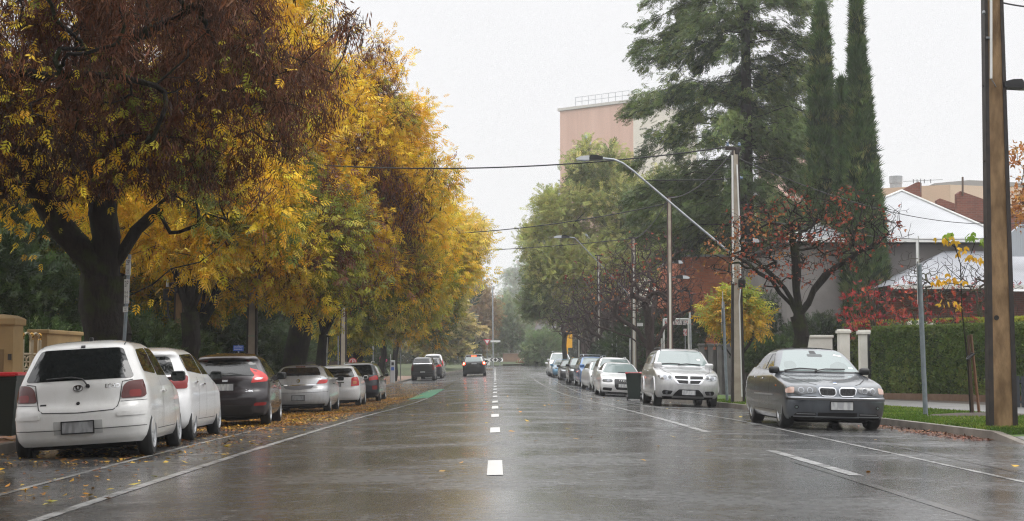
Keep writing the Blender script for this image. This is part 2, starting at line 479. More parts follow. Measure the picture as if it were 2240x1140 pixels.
class Car:
    def __init__(s, S, paint_m, root):
        s.S = S; s.root = root; s.paint = paint_m
        s.make_body()

    # contour at height z
    def make_body(s):
        S = s.S
        fz, fy = zip(*S['front']); rz, ry = zip(*S['rear']); wz, ww = zip(*S['width'])
        z0, z1 = S['zb'], S['H']
        fine = np.linspace(z0, z1, 900)
        F_, R_, W_ = pchip(fz, fy, fine), pchip(rz, ry, fine), pchip(wz, ww, fine)
        step = np.maximum.reduce([np.abs(np.diff(F_)), np.abs(np.diff(R_)), np.abs(np.diff(W_)) * 1.5, np.diff(fine)])
        cum = np.concatenate([[0], np.cumsum(step)]); nr = int(cum[-1] / S.get('res', .045)) + 2
        zs = np.interp(np.linspace(0, cum[-1], nr), cum, fine)
        cf = np.interp(zs, *zip(*S['cf'])); cr = np.interp(zs, *zip(*S['cr']))
        Fq, Rq, Wq = pchip(fz, fy, zs), pchip(rz, ry, zs), pchip(wz, ww, zs)
        pf, pr = S.get('pf', 2.3), S.get('pr', 2.5)
        NQ, NS = 10, 30
        rings = []
        for i, z in enumerate(zs):
            L = Fq[i] - Rq[i]; a = min(cr[i], L * .48); b = min(cf[i], L * .48)
            ph = np.linspace(0, math.pi / 2, NQ, endpoint=False)
            yr_ = Rq[i] + a * (1 - np.cos(ph)**(2 / pr)); xr_ = Wq[i] * np.sin(ph)**(2 / pr)
            ys = np.linspace(Rq[i] + a, Fq[i] - b, NS); xs = np.full(NS, Wq[i])
            ph2 = np.linspace(math.pi / 2, 0, NQ + 1)[1:]
            yf_ = Fq[i] - b * (1 - np.cos(ph2)**(2 / pf)); xf_ = Wq[i] * np.sin(ph2)**(2 / pf)
            y = np.concatenate([yr_, ys, yf_]); x = np.concatenate([xr_, xs, xf_])
            ym = (Fq[0] + Rq[0]) / 2
            x = x * (1 - S.get('barrel', .03) * ((y - ym) / (S['L'] / 2))**2)
            half = np.stack([x, y, np.full_like(x, z)], 1)
            left = half[1:-1][::-1] * np.array([-1, 1, 1])
            rings.append(np.concatenate([half, left]))
        V = np.array(rings); nrg, m, _ = V.shape
        # crown the roof and bonnet edges: done by the ring heights; add haunch over the wheels
        idx = np.arange(nrg * m).reshape(nrg, m)
        a = idx[:-1]; b = np.roll(idx, -1, 1)[:-1]; c = np.roll(idx, -1, 1)[1:]; d = idx[1:]
        faces = np.stack([a, b, c, d], -1).reshape(-1, 4).tolist()
        faces.append(list(idx[0][::-1])); faces.append(list(idx[-1]))
        o = mesh_np('body', V.reshape(-1, 3), faces, [s.paint, WELL, S.get('low_mat', BLACK_PL)], s.root)
        # wheel arches
        mb = MB()
        for ya in S['axles']:
            mb.lathe([(0, -1.4), (S['r'] + S.get('arch', .055), -1.4), (S['r'] + S.get('arch', .055), 1.4), (0, 1.4)], 40,
                     Matrix.Translation((0, ya, S['r'] + .01)) @ Matrix.Rotation(math.pi / 2, 4, 'Y'))
        cut = mb.build('cutter', [WELL])
        bm = bmesh.new(); bm.from_mesh(cut.data); bmesh.ops.remove_doubles(bm, verts=bm.verts, dist=1e-5)
        bmesh.ops.recalc_face_normals(bm, faces=bm.faces); bm.to_mesh(cut.data); bm.free()
        bm = bmesh.new(); bm.from_mesh(o.data); bmesh.ops.recalc_face_normals(bm, faces=bm.faces); bm.to_mesh(o.data); bm.free()
        md = o.modifiers.new('b', 'BOOLEAN'); md.operation = 'DIFFERENCE'; md.object = cut; md.solver = 'EXACT'
        md.material_mode = 'TRANSFER'
        dg = bpy.context.evaluated_depsgraph_get(); dg.update()
        me = bpy.data.meshes.new_from_object(o.evaluated_get(dg))
        o.modifiers.clear(); old = o.data; o.data = me; bpy.data.meshes.remove(old)
        bpy.data.objects.remove(cut)
        names = [m_.name for m_ in me.materials]
        iw = names.index(WELL.name)
        for p in me.polygons:
            if p.material_index == iw: continue
            if p.normal.z < -.8 and p.center.z < z0 + .08: p.material_index = iw
            elif p.center.z < S.get('low_z', 0): p.material_index = 2
        for m_i in range(len(me.polygons)): pass
        me.polygons.foreach_set('use_smooth', np.ones(len(me.polygons), dtype=bool))
        me.set_sharp_from_angle(angle=R(38))
        s.body = o
        s.bvh = BVHTree.FromPolygons([v.co[:] for v in me.vertices], [list(p.vertices) for p in me.polygons])

    def cast(s, kind, a, b):
        if kind in 'BF':
            lim = float(np.interp(b, *zip(*s.S['width']))) * .955
            a = max(-lim, min(lim, a))
        elif kind in 'RL':
            a = max(ry(s.S, b) + .05, min(fy(s.S, b) - .05, a))
        if kind == 'R': o, d = Vector((3, a, b)), Vector((-1, 0, 0))
        elif kind == 'L': o, d = Vector((-3, a, b)), Vector((1, 0, 0))
        elif kind == 'B': o, d = Vector((a, -6, b)), Vector((0, 1, 0))
        elif kind == 'F': o, d = Vector((a, 6, b)), Vector((0, -1, 0))
        else: o, d = Vector((a, b, 4)), Vector((0, 0, -1))
        h, n, i, _ = s.bvh.ray_cast(o, d)
        if h is None:
            q = o + d * {'R': 2.3, 'L': 2.3, 'B': 4.0, 'F': 4.0, 'T': 3.0}[kind]
            h, n, i, _ = s.bvh.find_nearest(q)
        if n.dot(d) > 0: n = -n
        return h, n, d

    def patch(s, kind, poly, mat, name, off=.007, h=.05, parent=None, rnd=.03, rimd=.012):
        poly = rounded(poly, rnd) if rnd else list(poly)
        pts = []
        k = len(poly)
        for i in range(k):
            a, b = Vector(poly[i]), Vector(poly[(i + 1) % k])
            n = max(1, int((b - a).length / h))
            pts += [a + (b - a) * (j / n) for j in range(n)]
        ne = len(pts)
        xs = [p[0] for p in pts]; ys = [p[1] for p in pts]
        inner = []
        y = min(ys) + h / 2
        while y < max(ys):
            x = min(xs) + h / 2
            while x < max(xs):
                inner.append(Vector((x, y))); x += h
            y += h
        res = geometry.delaunay_2d_cdt([p.to_2d() if len(p) > 2 else p for p in pts] + inner,
                                       [(i, (i + 1) % ne) for i in range(ne)], [list(range(ne))], 1, 1e-5)
        v2, _, tris = res[0], res[1], res[2]
        V = []
        for p in v2:
            hh, n, d = s.cast(kind, p[0], p[1])
            V.append(hh + n * off * .6 - d * off * .4)
        faces = []
        for t in tris:
            t = list(t)
            a, b, c = V[t[0]], V[t[1]], V[t[2]]
            hh, n, d = s.cast(kind, v2[t[0]][0], v2[t[0]][1])
            if (b - a).cross(c - a).dot(n) < 0: t = t[::-1]
            faces.append(t)
        # rim wall
        edges = {}
        for f in faces:
            for i in range(3):
                e = (f[i], f[(i + 1) % 3]); edges[e] = 1
        border = [e for e in edges if (e[1], e[0]) not in edges]
        mp = {}
        for e in border:
            for i in e:
                if i not in mp:
                    hh, n, d = s.cast(kind, v2[i][0], v2[i][1]); mp[i] = len(V); V.append(hh - n * rimd)
        for a, b in border: faces.append([b, a, mp[a], mp[b]])
        return mesh_np(name, np.array([tuple(p) for p in V]), faces, mat, parent or s.root, angle=35)

    def both(s, poly, mat, name, **kw):
        return [s.patch(k, poly, mat, name, **kw) for k in ('R', 'L')]

    def mir(s, kind, poly, mat, name, **kw):
        """same patch mirrored about the centre line on the front or rear"""
        return [s.patch(kind, p, mat, name, **kw) for p in (poly, [(-x, z) for x, z in poly][::-1])]

    def strip(s, mb, kind, line, w=.009, off=.004, closed=False):
        line = [Vector(p) for p in line]
        pts = []
        n_ = len(line)
        for i in range(n_ if closed else n_ - 1):
            a, b = line[i], line[(i + 1) % n_]; n = max(1, int((b - a).length / .05))
            pts += [a + (b - a) * j / n for j in range(n)]
        pts.append(line[0] if closed else line[-1])
        vs = []
        for i, p in enumerate(pts):
            t = (pts[min(i + 1, len(pts) - 1)] - pts[max(0, i - 1)]).normalized(); q = Vector((-t.y, t.x)) * w / 2
            for sgn in (1, -1):
                hh, n, d = s.cast(kind, *(p + q * sgn)); vs.append(hh + n * off)
        fs = []
        for i in range(len(pts) - 1):
            a, b, c, d_ = 2 * i, 2 * i + 1, 2 * i + 3, 2 * i + 2
            nn = (vs[b] - vs[a]).cross(vs[c] - vs[a]); hh, n, d = s.cast(kind, *pts[i])
            fs.append((a, b, c, d_) if nn.dot(n) > 0 else (d_, c, b, a))
        mb.add(vs, fs)

    def wheels(s, rim='five', mat=None, tw=.19):
        S = s.S; r = S['r']; rr = S.get('rim_r', r * .66)
        key = (r, tw, rim, (mat or ALLOY).name)
        if not hasattr(Car, '_wm'): Car._wm = {}
        if key not in Car._wm:
            t = MB()
            prof = [(rr, -tw / 2), (r - .03, -tw / 2), (r - .006, -tw / 2 + .025), (r, -tw / 4), (r, tw / 4), (r - .006, tw / 2 - .025), (r - .03, tw / 2), (rr, tw / 2), (rr - .01, 0)]
            t.lathe(prof, 36, Matrix.Rotation(math.pi / 2, 4, 'Y'), close=True)
            a = t.build('tyre', TYRE, None, angle=40)
            q = MB(); Mx = Matrix.Rotation(math.pi / 2, 4, 'Y')
            q.lathe([(rr + .004, tw / 2 - .004), (rr - .004, tw / 2 + .004), (rr - .018, tw / 2 - .004), (rr - .022, tw / 2 - .05)], 36, Mx)
            q.lathe([(.0, tw / 2 - .02), (.045, tw / 2 - .022), (.06, tw / 2 - .04)], 16, Mx)
            n = {'five': 5, 'seven': 7, 'ten': 10, 'cover': 6}[rim]
            wsp = {'five': .062, 'seven': .045, 'ten': .03, 'cover': .08}[rim]
            for k in range(n):
                an = 2 * math.pi * k / n
                T = Mx @ Matrix.Rotation(an, 4, 'Z')
                p2 = [(.03, -wsp * .6), (rr - .012, -wsp * .42), (rr - .012, wsp * .42), (.03, wsp * .6)]
                q.prism(p2, tw / 2 - .05, tw / 2 - .014, T)
            q.mi = 1
            q.lathe([(rr - .02, tw / 2 - .045), (.0, tw / 2 - .055)], 24, Mx)
            b = q.build('rim', [mat or ALLOY, WELL], None, angle=30)
            Car._wm[key] = (a.data, b.data)
            bpy.data.objects.remove(a); bpy.data.objects.remove(b)
        td, rd = Car._wm[key]
        for ya in S['axles']:
            for sg in (1, -1):
                x = sg * (S['track'] - tw / 2)
                w = empty('wheel', (x, ya, r), (0, 0, 0 if sg > 0 else math.pi), s.root)
                if sg < 0: w.rotation_euler = (0, 0, math.pi)
                link(bpy.data.objects.new('tyre', td), w); link(bpy.data.objects.new('rim', rd), w)
        # floor pan, axle and sump between the wheels
        mb = MB(); x = S['track'] - tw - .02
        mb.box((0, 0, S['zb'] + .02), (2 * x, S['L'] * .80, .14)); mb.box((0, S['axles'][0], r), (2 * x, .12, .12)); mb.box((0, S['axles'][1], r), (2 * x, .14, .14))
        mb.box((.3 * x, -S['L'] * .36, S['zb'] - .0), (.5, .22, .16), bev=.05)
        mb.build('underbody', WELL, s.root)

    def mirrors(s, y, z, mat, glass_back=True, sz=(.17, .10, .13), x=None):
        for sg in (1, -1):
            h, n, d = s.cast('R' if sg > 0 else 'L', y, z - .03)
            c = Vector((h.x + sg * (sz[0] / 2 + .05), y, z))
            mb = MB(); mb.box(c, sz, bev=.045)
            mb.tube([h + Vector((-sg * .03, 0, 0)), c + Vector((-sg * sz[0] * .3, 0, -.03))], .022, 6)
            o = mb.build('wing_mirror', mat, s.root, angle=50)
            g = MB(); g.box(c + Vector((0, -sz[1] / 2 - .001, 0)), (sz[0] * .82, .008, sz[2] * .76), bev=.003)
            g.build('mirror_glass', GLASS_DARK, o)

    def handles(s, pts, mat):
        for y, z in pts:
            for k in ('R', 'L'):
                h, n, d = s.cast(k, y, z)
                mb = MB(); mb.box(h + n * .018, (.03, .19, .03), bev=.012); mb.build('door_handle', mat, s.root, angle=40)

    def plate(s, kind, x, z, w=.372, hh=.134, mat=None, frame=True):
        h, n, d = s.cast(kind, x, z); sg = 1 if kind == 'F' else -1
        y = h.y + sg * .018
        mb = MB(); mb.box((x, y, z), (w, .012, hh), bev=.004)
        o = mb.build('number_plate', mat or PLATE, s.root)
        if frame:
            f = MB()
            for dx, dz, sx, sz in ((0, hh / 2 + .006, w + .024, .012), (0, -hh / 2 - .006, w + .024, .012), (w / 2 + .006, 0, .012, hh), (-w / 2 - .006, 0, .012, hh)):
                f.box((x + dx, y, z + dz), (sx, .02, sz))
            f.build('plate_frame', BLACK_PL, o)
        return o

    def blob(s, kind, a, b, size, mat, name, depth=.012, shape='box', parent=None):
        h, n, d = s.cast(kind, a, b)
        q = n.to_track_quat('Z', 'Y').to_matrix().to_4x4()
        M = Matrix.Translation(h + n * depth * .3) @ q
        mb = MB()
        if shape == 'box': mb.box((0, 0, 0), (size[0], size[1], depth), M=M @ Matrix(), bev=0)
        else: mb.lathe([(0, depth), (size[0] * .8, depth), (size[0], depth * .4), (size[0], -depth)], 18, M)
        return mb.build(name, mat, parent or s.root, angle=40)

    def ring(s, mb, kind, cx, cz, rx, rz, r=.006, n=18, off=.006):
        pts = []
        for i in range(n + 1):
            q = 2 * math.pi * i / n; h, nn, d = s.cast(kind, cx + rx * math.cos(q), cz + rz * math.sin(q)); pts.append(h + nn * off)
        mb.tube(pts, r, 5, cap=False)

    def text(s, kind, txt, a, b, size, width, mat, name='lettering', off=.006):
        v, f = text_mesh(txt, size, width)
        out = []
        for p in v:
            u = -p[0] if kind == 'F' else p[0]
            h, n, d = s.cast(kind, a + u, b + p[1]); out.append(tuple(h + n * off))
        return mesh_np(name, out, f, mat, s.root)

    def wiper(s, kind, pts, r=.011, name='wiper'):
        mb = MB(); q = []
        for a, b in pts:
            h, n, d = s.cast(kind, a, b); q.append(h + n * .025)
        mb.tube(q, r, 5); mb.build(name, BLACK_PL, s.root)

    def rail(s, x, y0, y1, mat, r=.02, lift=.055):
        for sg in (1, -1):
            mb = MB(); q = []
            for i in range(7):
                t = i / 6; h, n, d = s.cast('T', sg * x, y0 + (y1 - y0) * t)
                q.append(h + Vector((0, 0, lift if 0 < i < 6 else -.01)))
            mb.tube(q, r, 6); mb.build('roof_rail', mat, s.root)

    def tri(s, name, pts, mat, **kw): return s.patch('B', pts, mat, name, **kw)


def place_car(name, label, cat, group, x, y, yaw_deg, roll_deg, facing=1):
    """facing 1: we see the rear; -1: we see the front"""
    rot = R(yaw_deg) + (0 if facing > 0 else math.pi)
    z = GZ(x, y)
    dz = (GZ(x + .7, y) - GZ(x - .7, y)) / 1.4
    if roll_deg: dz += math.tan(R(roll_deg)); z -= .8 * math.tan(R(roll_deg))
    py = (GZ(x, y + 1.2) - GZ(x, y - 1.2)) / 2.4
    e = empty(name, (x, y, z - .004))
    n = Vector((-dz, -py, 1)).normalized()
    fwd = Vector((-math.sin(rot), math.cos(rot), 0)); fwd = (fwd - n * fwd.dot(n)).normalized()
    rt = fwd.cross(n)
    M = Matrix((rt, fwd, n)).transposed()
    e.rotation_euler = M.to_euler()
    tag(e, label, cat, group)
    return e


def scale_prof(p, ky, kz, z0=0): return [(z * kz, y * ky) for z, y in p]


def W3(lst): return lst


# --- body shapes -------------------------------------------------
S_ECHO = dict(L=3.66, H=1.50, zb=.20, r=.285, axles=(-1.26, 1.11), track=.815, res=.04, pr=2.9, pf=2.2,
    rear=[(.20, -1.72), (.27, -1.79), (.36, -1.815), (.40, -1.83), (.55, -1.83), (.64, -1.815), (.69, -1.765), (.93, -1.715), (1.0, -1.685), (1.34, -1.46), (1.42, -1.38), (1.46, -1.22), (1.49, -.9), (1.50, -.5)],
    front=[(.20, 1.70), (.3, 1.80), (.45, 1.83), (.6, 1.80), (.72, 1.72), (.82, 1.50), (.92, 1.12), (.98, .90), (1.2, .60), (1.40, .28), (1.46, .1), (1.49, -.15), (1.50, -.45)],
    width=[(.20, .76), (.28, .805), (.42, .825), (.55, .83), (.7, .825), (.86, .805), (.95, .775), (1.05, .735), (1.2, .672), (1.36, .60), (1.43, .53), (1.465, .43), (1.49, .28), (1.50, .08)],
    cf=[(0.2, .55), (.6, .6), (.9, .5), (1.2, .35), (1.5, .3)], cr=[(.2, .36), (.6, .42), (.9, .38), (1.1, .34), (1.4, .30), (1.5, .3)])

S_HATCH = dict(L=3.95, H=1.475, zb=.19, r=.30, axles=(-1.29, 1.20), track=.84, res=.05, pr=2.6, pf=2.2,
    rear=[(.19, -1.80), (.27, -1.91), (.42, -1.96), (.55, -1.975), (.66, -1.95), (.74, -1.90), (.9, -1.875), (1.02, -1.80), (1.28, -1.58), (1.33, -1.62), (1.37, -1.60), (1.41, -1.42), (1.455, -.95), (1.475, -.4)],
    front=[(.19, 1.80), (.3, 1.93), (.45, 1.975), (.6, 1.93), (.72, 1.82), (.82, 1.55), (.92, 1.15), (.98, .95), (1.2, .55), (1.38, .15), (1.44, -.05), (1.465, -.25), (1.475, -.38)],
    width=[(.19, .78), (.28, .83), (.5, .86), (.7, .86), (.85, .845), (.95, .82), (1.05, .77), (1.2, .69), (1.35, .60), (1.41, .52), (1.445, .40), (1.465, .26), (1.475, .08)],
    cf=[(0.2, .6), (.6, .65), (.9, .5), (1.2, .4), (1.5, .3)], cr=[(.2, .4), (.6, .45), (.9, .40), (1.1, .36), (1.4, .30), (1.5, .3)])

S_ASTRA = dict(L=4.29, H=1.44, zb=.19, r=.315, axles=(-1.34, 1.27), track=.86, res=.055, pr=2.4, pf=2.2,
    rear=[(.19, -1.95), (.27, -2.07), (.36, -2.12), (.55, -2.145), (.68, -2.12), (.78, -2.05), (.86, -2.03), (1.0, -1.98), (1.07, -1.93), (1.30, -1.52), (1.35, -1.42), (1.385, -1.2), (1.42, -.8), (1.44, -.4)],
    front=[(.19, 2.0), (.3, 2.1), (.45, 2.145), (.6, 2.1), (.72, 2.0), (.82, 1.7), (.92, 1.25), (.98, 1.0), (1.2, .55), (1.36, .15), (1.41, -.05), (1.43, -.25), (1.44, -.38)],
    width=[(.19, .80), (.3, .85), (.5, .875), (.7, .875), (.9, .86), (1.0, .835), (1.08, .78), (1.2, .70), (1.33, .60), (1.38, .50), (1.415, .36), (1.44, .08)],
    cf=[(0.2, .6), (.6, .65), (.9, .5), (1.2, .4), (1.5, .3)], cr=[(.2, .45), (.6, .5), (.9, .48), (1.1, .5), (1.4, .40), (1.5, .3)])

S_SEDAN = dict(L=4.47, H=1.415, zb=.165, r=.315, axles=(-1.24, 1.485), track=.845, res=.042, pf=3.1, pr=2.6, arch=.05,
    rear=[(.165, -2.05), (.25, -2.16), (.4, -2.235), (.6, -2.235), (.7, -2.2), (.9, -2.18), (1.0, -2.12), (1.04, -1.95), (1.06, -1.75), (1.1, -1.62), (1.25, -1.25), (1.34, -.98), (1.385, -.8), (1.405, -.65), (1.415, -.5)],
    front=[(.165, 2.08), (.22, 2.16), (.30, 2.20), (.40, 2.225), (.475, 2.235), (.53, 2.235), (.545, 2.205), (.62, 2.185), (.70, 2.15), (.745, 2.08), (.78, 1.95), (.84, 1.62), (.90, 1.20), (.94, .95), (.98, .84), (1.2, .42), (1.34, .10), (1.385, -.06), (1.405, -.25), (1.415, -.45)],
    width=[(.165, .80), (.25, .845), (.45, .865), (.6, .87), (.75, .86), (.86, .835), (.93, .80), (.98, .765), (1.1, .71), (1.25, .635), (1.33, .575), (1.375, .49), (1.40, .35), (1.415, .10)],
    cf=[(.16, .34), (.5, .36), (.7, .44), (.8, .45), (.92, .5), (1.0, .34), (1.3, .3), (1.42, .25)], cr=[(.2, .4), (.9, .4), (1.05, .35), (1.4, .3)])

S_SUV = dict(L=4.89, H=1.69, zb=.24, r=.355, axles=(-1.395, 1.495), track=.895, res=.055, pf=2.7, pr=2.8, arch=.06, rim_r=.24,
    rear=[(.24, -2.25), (.4, -2.42), (.7, -2.445), (.9, -2.42), (1.1, -2.38), (1.5, -2.15), (1.58, -2.10), (1.64, -1.9), (1.675, -1.6), (1.69, -1.0)],
    front=[(.24, 2.26), (.32, 2.36), (.45, 2.43), (.6, 2.445), (.75, 2.42), (.86, 2.36), (.92, 2.24), (1.0, 1.92), (1.07, 1.5), (1.12, 1.2), (1.2, 1.04), (1.4, .70), (1.56, .40), (1.63, .2), (1.67, -.05), (1.69, -.7)],
    width=[(.24, .84), (.35, .9), (.6, .917), (.85, .91), (1.0, .89), (1.1, .855), (1.3, .78), (1.5, .70), (1.59, .64), (1.64, .55), (1.67, .40), (1.69, .1)],
    cf=[(.2, .45), (.6, .48), (.9, .55), (1.1, .5), (1.25, .36), (1.6, .3)], cr=[(.2, .35), (.9, .35), (1.6, .3)])


def variant(S, **kw):
    """a body of the same build with other length, width and height"""
    L, H, W = kw.pop('L', S['L']), kw.pop('H', S['H']), kw.pop('W', None)
    ky, kz = L / S['L'], H / S['H']; kx = (W / 2) / max(w for _, w in S['width']) if W else 1
    T = dict(S); T['L'] = L; T['H'] = H; T['zb'] = S['zb'] * kz
    T['front'] = scale_prof(S['front'], ky, kz); T['rear'] = scale_prof(S['rear'], ky, kz); T['width'] = scale_prof(S['width'], kx, kz)
    T['cf'] = [(z * kz, c) for z, c in S['cf']]; T['cr'] = [(z * kz, c) for z, c in S['cr']]
    T['axles'] = tuple(a * ky for a in S['axles']); T['track'] = S['track'] * kx
    T.update(kw); return T


def hwid(S, z): return float(np.interp(z, *zip(*S['width'])))
def fy(S, z): return float(pchip(*zip(*S['front']), np.array([z]))[0])
def ry(S, z): return float(pchip(*zip(*S['rear']), np.array([z]))[0])


def std_glass(c, zc, zr, doors=2, wind=GLASS_SCREEN, back=GLASS_DARK, side=GLASS_DARK, ws=.90, rw=.84, rz=None, tail=.30, front_d=.30, screen=True, rear=True, bpill=-.15):
    """windscreen, rear window and side windows between sill height zc and roof edge zr"""
    S = c.S
    if screen:
        z0, z1 = zc + .0, zr - .01
        c.patch('F', [(-hwid(S, z0) * ws, z0), (hwid(S, z0) * ws, z0), (hwid(S, z1) * ws, z1), (-hwid(S, z1) * ws, z1)], wind, 'windscreen', off=.007)
    if rear:
        z0, z1 = rz or (zc + .03, zr - .03)
        c.patch('B', [(-hwid(S, z0) * rw, z0), (hwid(S, z0) * rw, z0), (hwid(S, z1) * rw, z1), (-hwid(S, z1) * rw, z1)], back, 'rear_window', off=.007, rnd=.06)
    z0, z1 = zc + .03, zr - .06
    yf0, yf1 = fy(S, z0) - front_d, fy(S, z1) - front_d
    yr0, yr1 = ry(S, z0) + tail + .12, ry(S, z1) + tail
    m0 = bpill
    if doors == 1:
        c.both([(yf0, z0), (yf1, z1), (m0, z1), (m0, z0)], side, 'side_window')
        c.both([(m0 - .07, z0 + .02), (m0 - .07, z1), (yr1, z1 - .03), (yr0, z0 + .05)], side, 'side_window', rnd=.08)
    else:
        c.both([(yf0, z0), (yf1, z1), (m0, z1), (m0, z0)], side, 'side_window')
        m1 = m0 - .07
        c.both([(m1, z0), (m1, z1), (yr1, z1 - .03), (yr0, z0 + .05)], side, 'side_window', rnd=.06)
    for k in ('R', 'L'):
        mb = MB()
        for yy in ((m0 - .03, yf0 + .12) if doors == 1 else (m0 - .03, yf0 + .12, S['axles'][0] + S['r'] + .14)):
            c.strip(mb, k, [(yy, z0 - .03), (yy - .02, S['zb'] + .14)], .010)
        c.strip(mb, k, [(S['axles'][1] - S['r'] - .12, S['zb'] + .13), (S['axles'][0] + S['r'] + .12, S['zb'] + .13)], .008)
        mb.build('door_gap', SEAM, c.root)
# ---------------------------------------------------------------- the cars of the street
P_WHITE = paint('white_car_paint', (.74, .735, .72), 0, .4, (.69, .685, .665))
P_CLEANWHITE = paint('bright_white_car_paint', (.86, .86, .86), 0, .35, (.82, .82, .82))
P_PLUM = paint('dark_plum_car_paint', (.012, .005, .008), .2, .35)
P_SILVER = paint('silver_car_paint', (.58, .585, .595), .4, .33)
P_SILVERPALE = paint('pale_silver_car_paint', (.68, .68, .685), .35, .35)
P_NAVY = paint('navy_car_paint', (.012, .015, .024), .3, .35)
P_BLACK = paint('black_car_paint', (.010, .010, .011), .1, .35)
P_STEELGREY = paint('steel_grey_car_paint', (.125, .139, .158), .6, .34)
P_BLUE = paint('blue_car_paint', (.11, .24, .50), .5, .35)
P_LIGHTBLUE = paint('light_blue_car_paint', (.16, .37, .56), .4, .35)
P_RED = paint('faded_red_car_paint', (.40, .04, .045), .1, .4)
LK = 'cars parked along the left kerb'; RK = 'cars parked along the right kerb'

# white three-door hatchback, rear view, nearest on the left
root = place_car('parked_car', 'white three-door hatchback with dark red tail lights, in front of the red-lidded bin', 'car', LK, -5.18, 19.72, 4.6, 2.6)
c = Car(S_ECHO, P_WHITE, root)
c.wheels('seven', HUBCAP, .175)
c.patch('B', [(-.655, .985), (.655, .985), (.615, 1.08), (.50, 1.355), (.44, 1.37), (-.44, 1.37), (-.50, 1.355), (-.615, 1.08)], GLASS_DARK, 'rear_window', rnd=.05)
std_glass(c, .98, 1.43, doors=1, rear=False, bpill=-.38, tail=.26)
for o in c.mir('B', [(.50, .735), (.535, .90), (.60, .945), (.76, .955), (.80, .90), (.80, .80), (.76, .735)], TAILDARK, 'taillight', off=.012, h=.04, rnd=.035):
    sg = 1 if o == c.root.children[-1] else 0
for sg in (1, -1):
    c.patch('B', [(sg * x, z) for x, z in ((.60, .75), (.60, .835), (.73, .835), (.73, .75))][::sg], TAIL, 'stop_lamp', off=.0145, h=.04)
mb = MB()
c.strip(mb, 'B', [(-.64, .96), (-.52, .94), (-.49, .72), (-.47, .645), (-.42, .605), (0, .588), (.42, .605), (.47, .645), (.49, .72), (.52, .94), (.64, .96)], .010)
c.strip(mb, 'B', [(-.80, .395), (0, .385), (.80, .395)], .007)
c.strip(mb, 'B', [(.50, .70), (.80, .705)], .007); c.strip(mb, 'B', [(-.50, .70), (-.80, .705)], .007)
c.strip(mb, 'T', [(.50, -1.30), (.50, -.2)], .014); c.strip(mb, 'T', [(-.50, -1.30), (-.50, -.2)], .014)
mb.build('panel_gaps', SEAM, root)
c.mir('B', [(.46, .525), (.46, .58), (.78, .575), (.78, .525)], P_WHITE, 'bumper_strip', off=.014, rnd=.02)
c.patch('B', [(-.29, .335), (.29, .335), (.29, .495), (-.29, .495)], M_('plate_recess', (.42, .42, .41), .6), 'plate_recess', off=.006, rnd=.01)
c.plate('B', 0, .415, mat=PLATEGREY)
mb = MB(); c.ring(mb, 'B', 0, .885, .056, .037); c.ring(mb, 'B', 0, .897, .030, .021); c.ring(mb, 'B', 0, .886, .017, .036)
mb.build('badge', CHROME, root)
c.text('B', 'ECHO', .405, .892, .075, .165, CHROME)
c.blob('B', 0, .70, (.022, .022), BLACK_PL, 'boot_lock', .012, 'disc')
c.wiper('B', [(.115, .905), (.09, .94), (.05, .985), (-.08, 1.01), (-.38, 1.0)], .010, 'rear_wiper')
c.blob('B', .115, .905, (.026, .026), BLACK_PL, 'wiper_pivot', .025, 'disc')
c.blob('B', -.42, .70, (.075, .022), BLACK_PL, 'boot_emblem', .006)
c.blob('B', .02, 1.395, (.05, .03), BLACK_PL, 'washer_jet', .02)
mb = MB(); mb.box((.06, -1.08, 1.495), (.045, .08, .06), bev=.015); mb.build('aerial', BLACK_PL, root)
c.mirrors(.62, .99, BLACK_PL, sz=(.20, .09, .14))
c.handles([(-.28, .80)], P_WHITE)

# white five-door hatchback behind it
root = place_car('parked_car', 'white five-door hatchback with red wraparound tail light, ahead of the three-door hatchback', 'car', LK, -5.50, 23.99, 1.9, 1.2)
S = variant(S_HATCH, L=3.90, W=1.695)
c = Car(S, P_CLEANWHITE, root); c.wheels('ten', ALLOY, .185)
std_glass(c, .99, 1.41, doors=2, rz=(1.02, 1.30), rw=.80, tail=.30)
for sg in (1, -1):
    c.patch('R' if sg > 0 else 'L', [(-1.88, .78), (-1.86, .95), (-1.62, 1.01), (-1.50, .99), (-1.62, .86)], TAIL, 'taillight', off=.012, h=.04)
c.mir('B', [(.50, .80), (.52, .96), (.79, .97), (.79, .80)], TAIL, 'taillight', off=.012, h=.04)
c.plate('B', 0, .78); c.mirrors(.72, 1.0, BLACK_PL, sz=(.20, .09, .14)); c.handles([(-.42, .86), (-1.02, .89)], CHROME)
c.patch('B', [(-.5, .24), (.5, .24), (.46, .42), (-.46, .42)], BLACK_PL, 'bumper_insert')

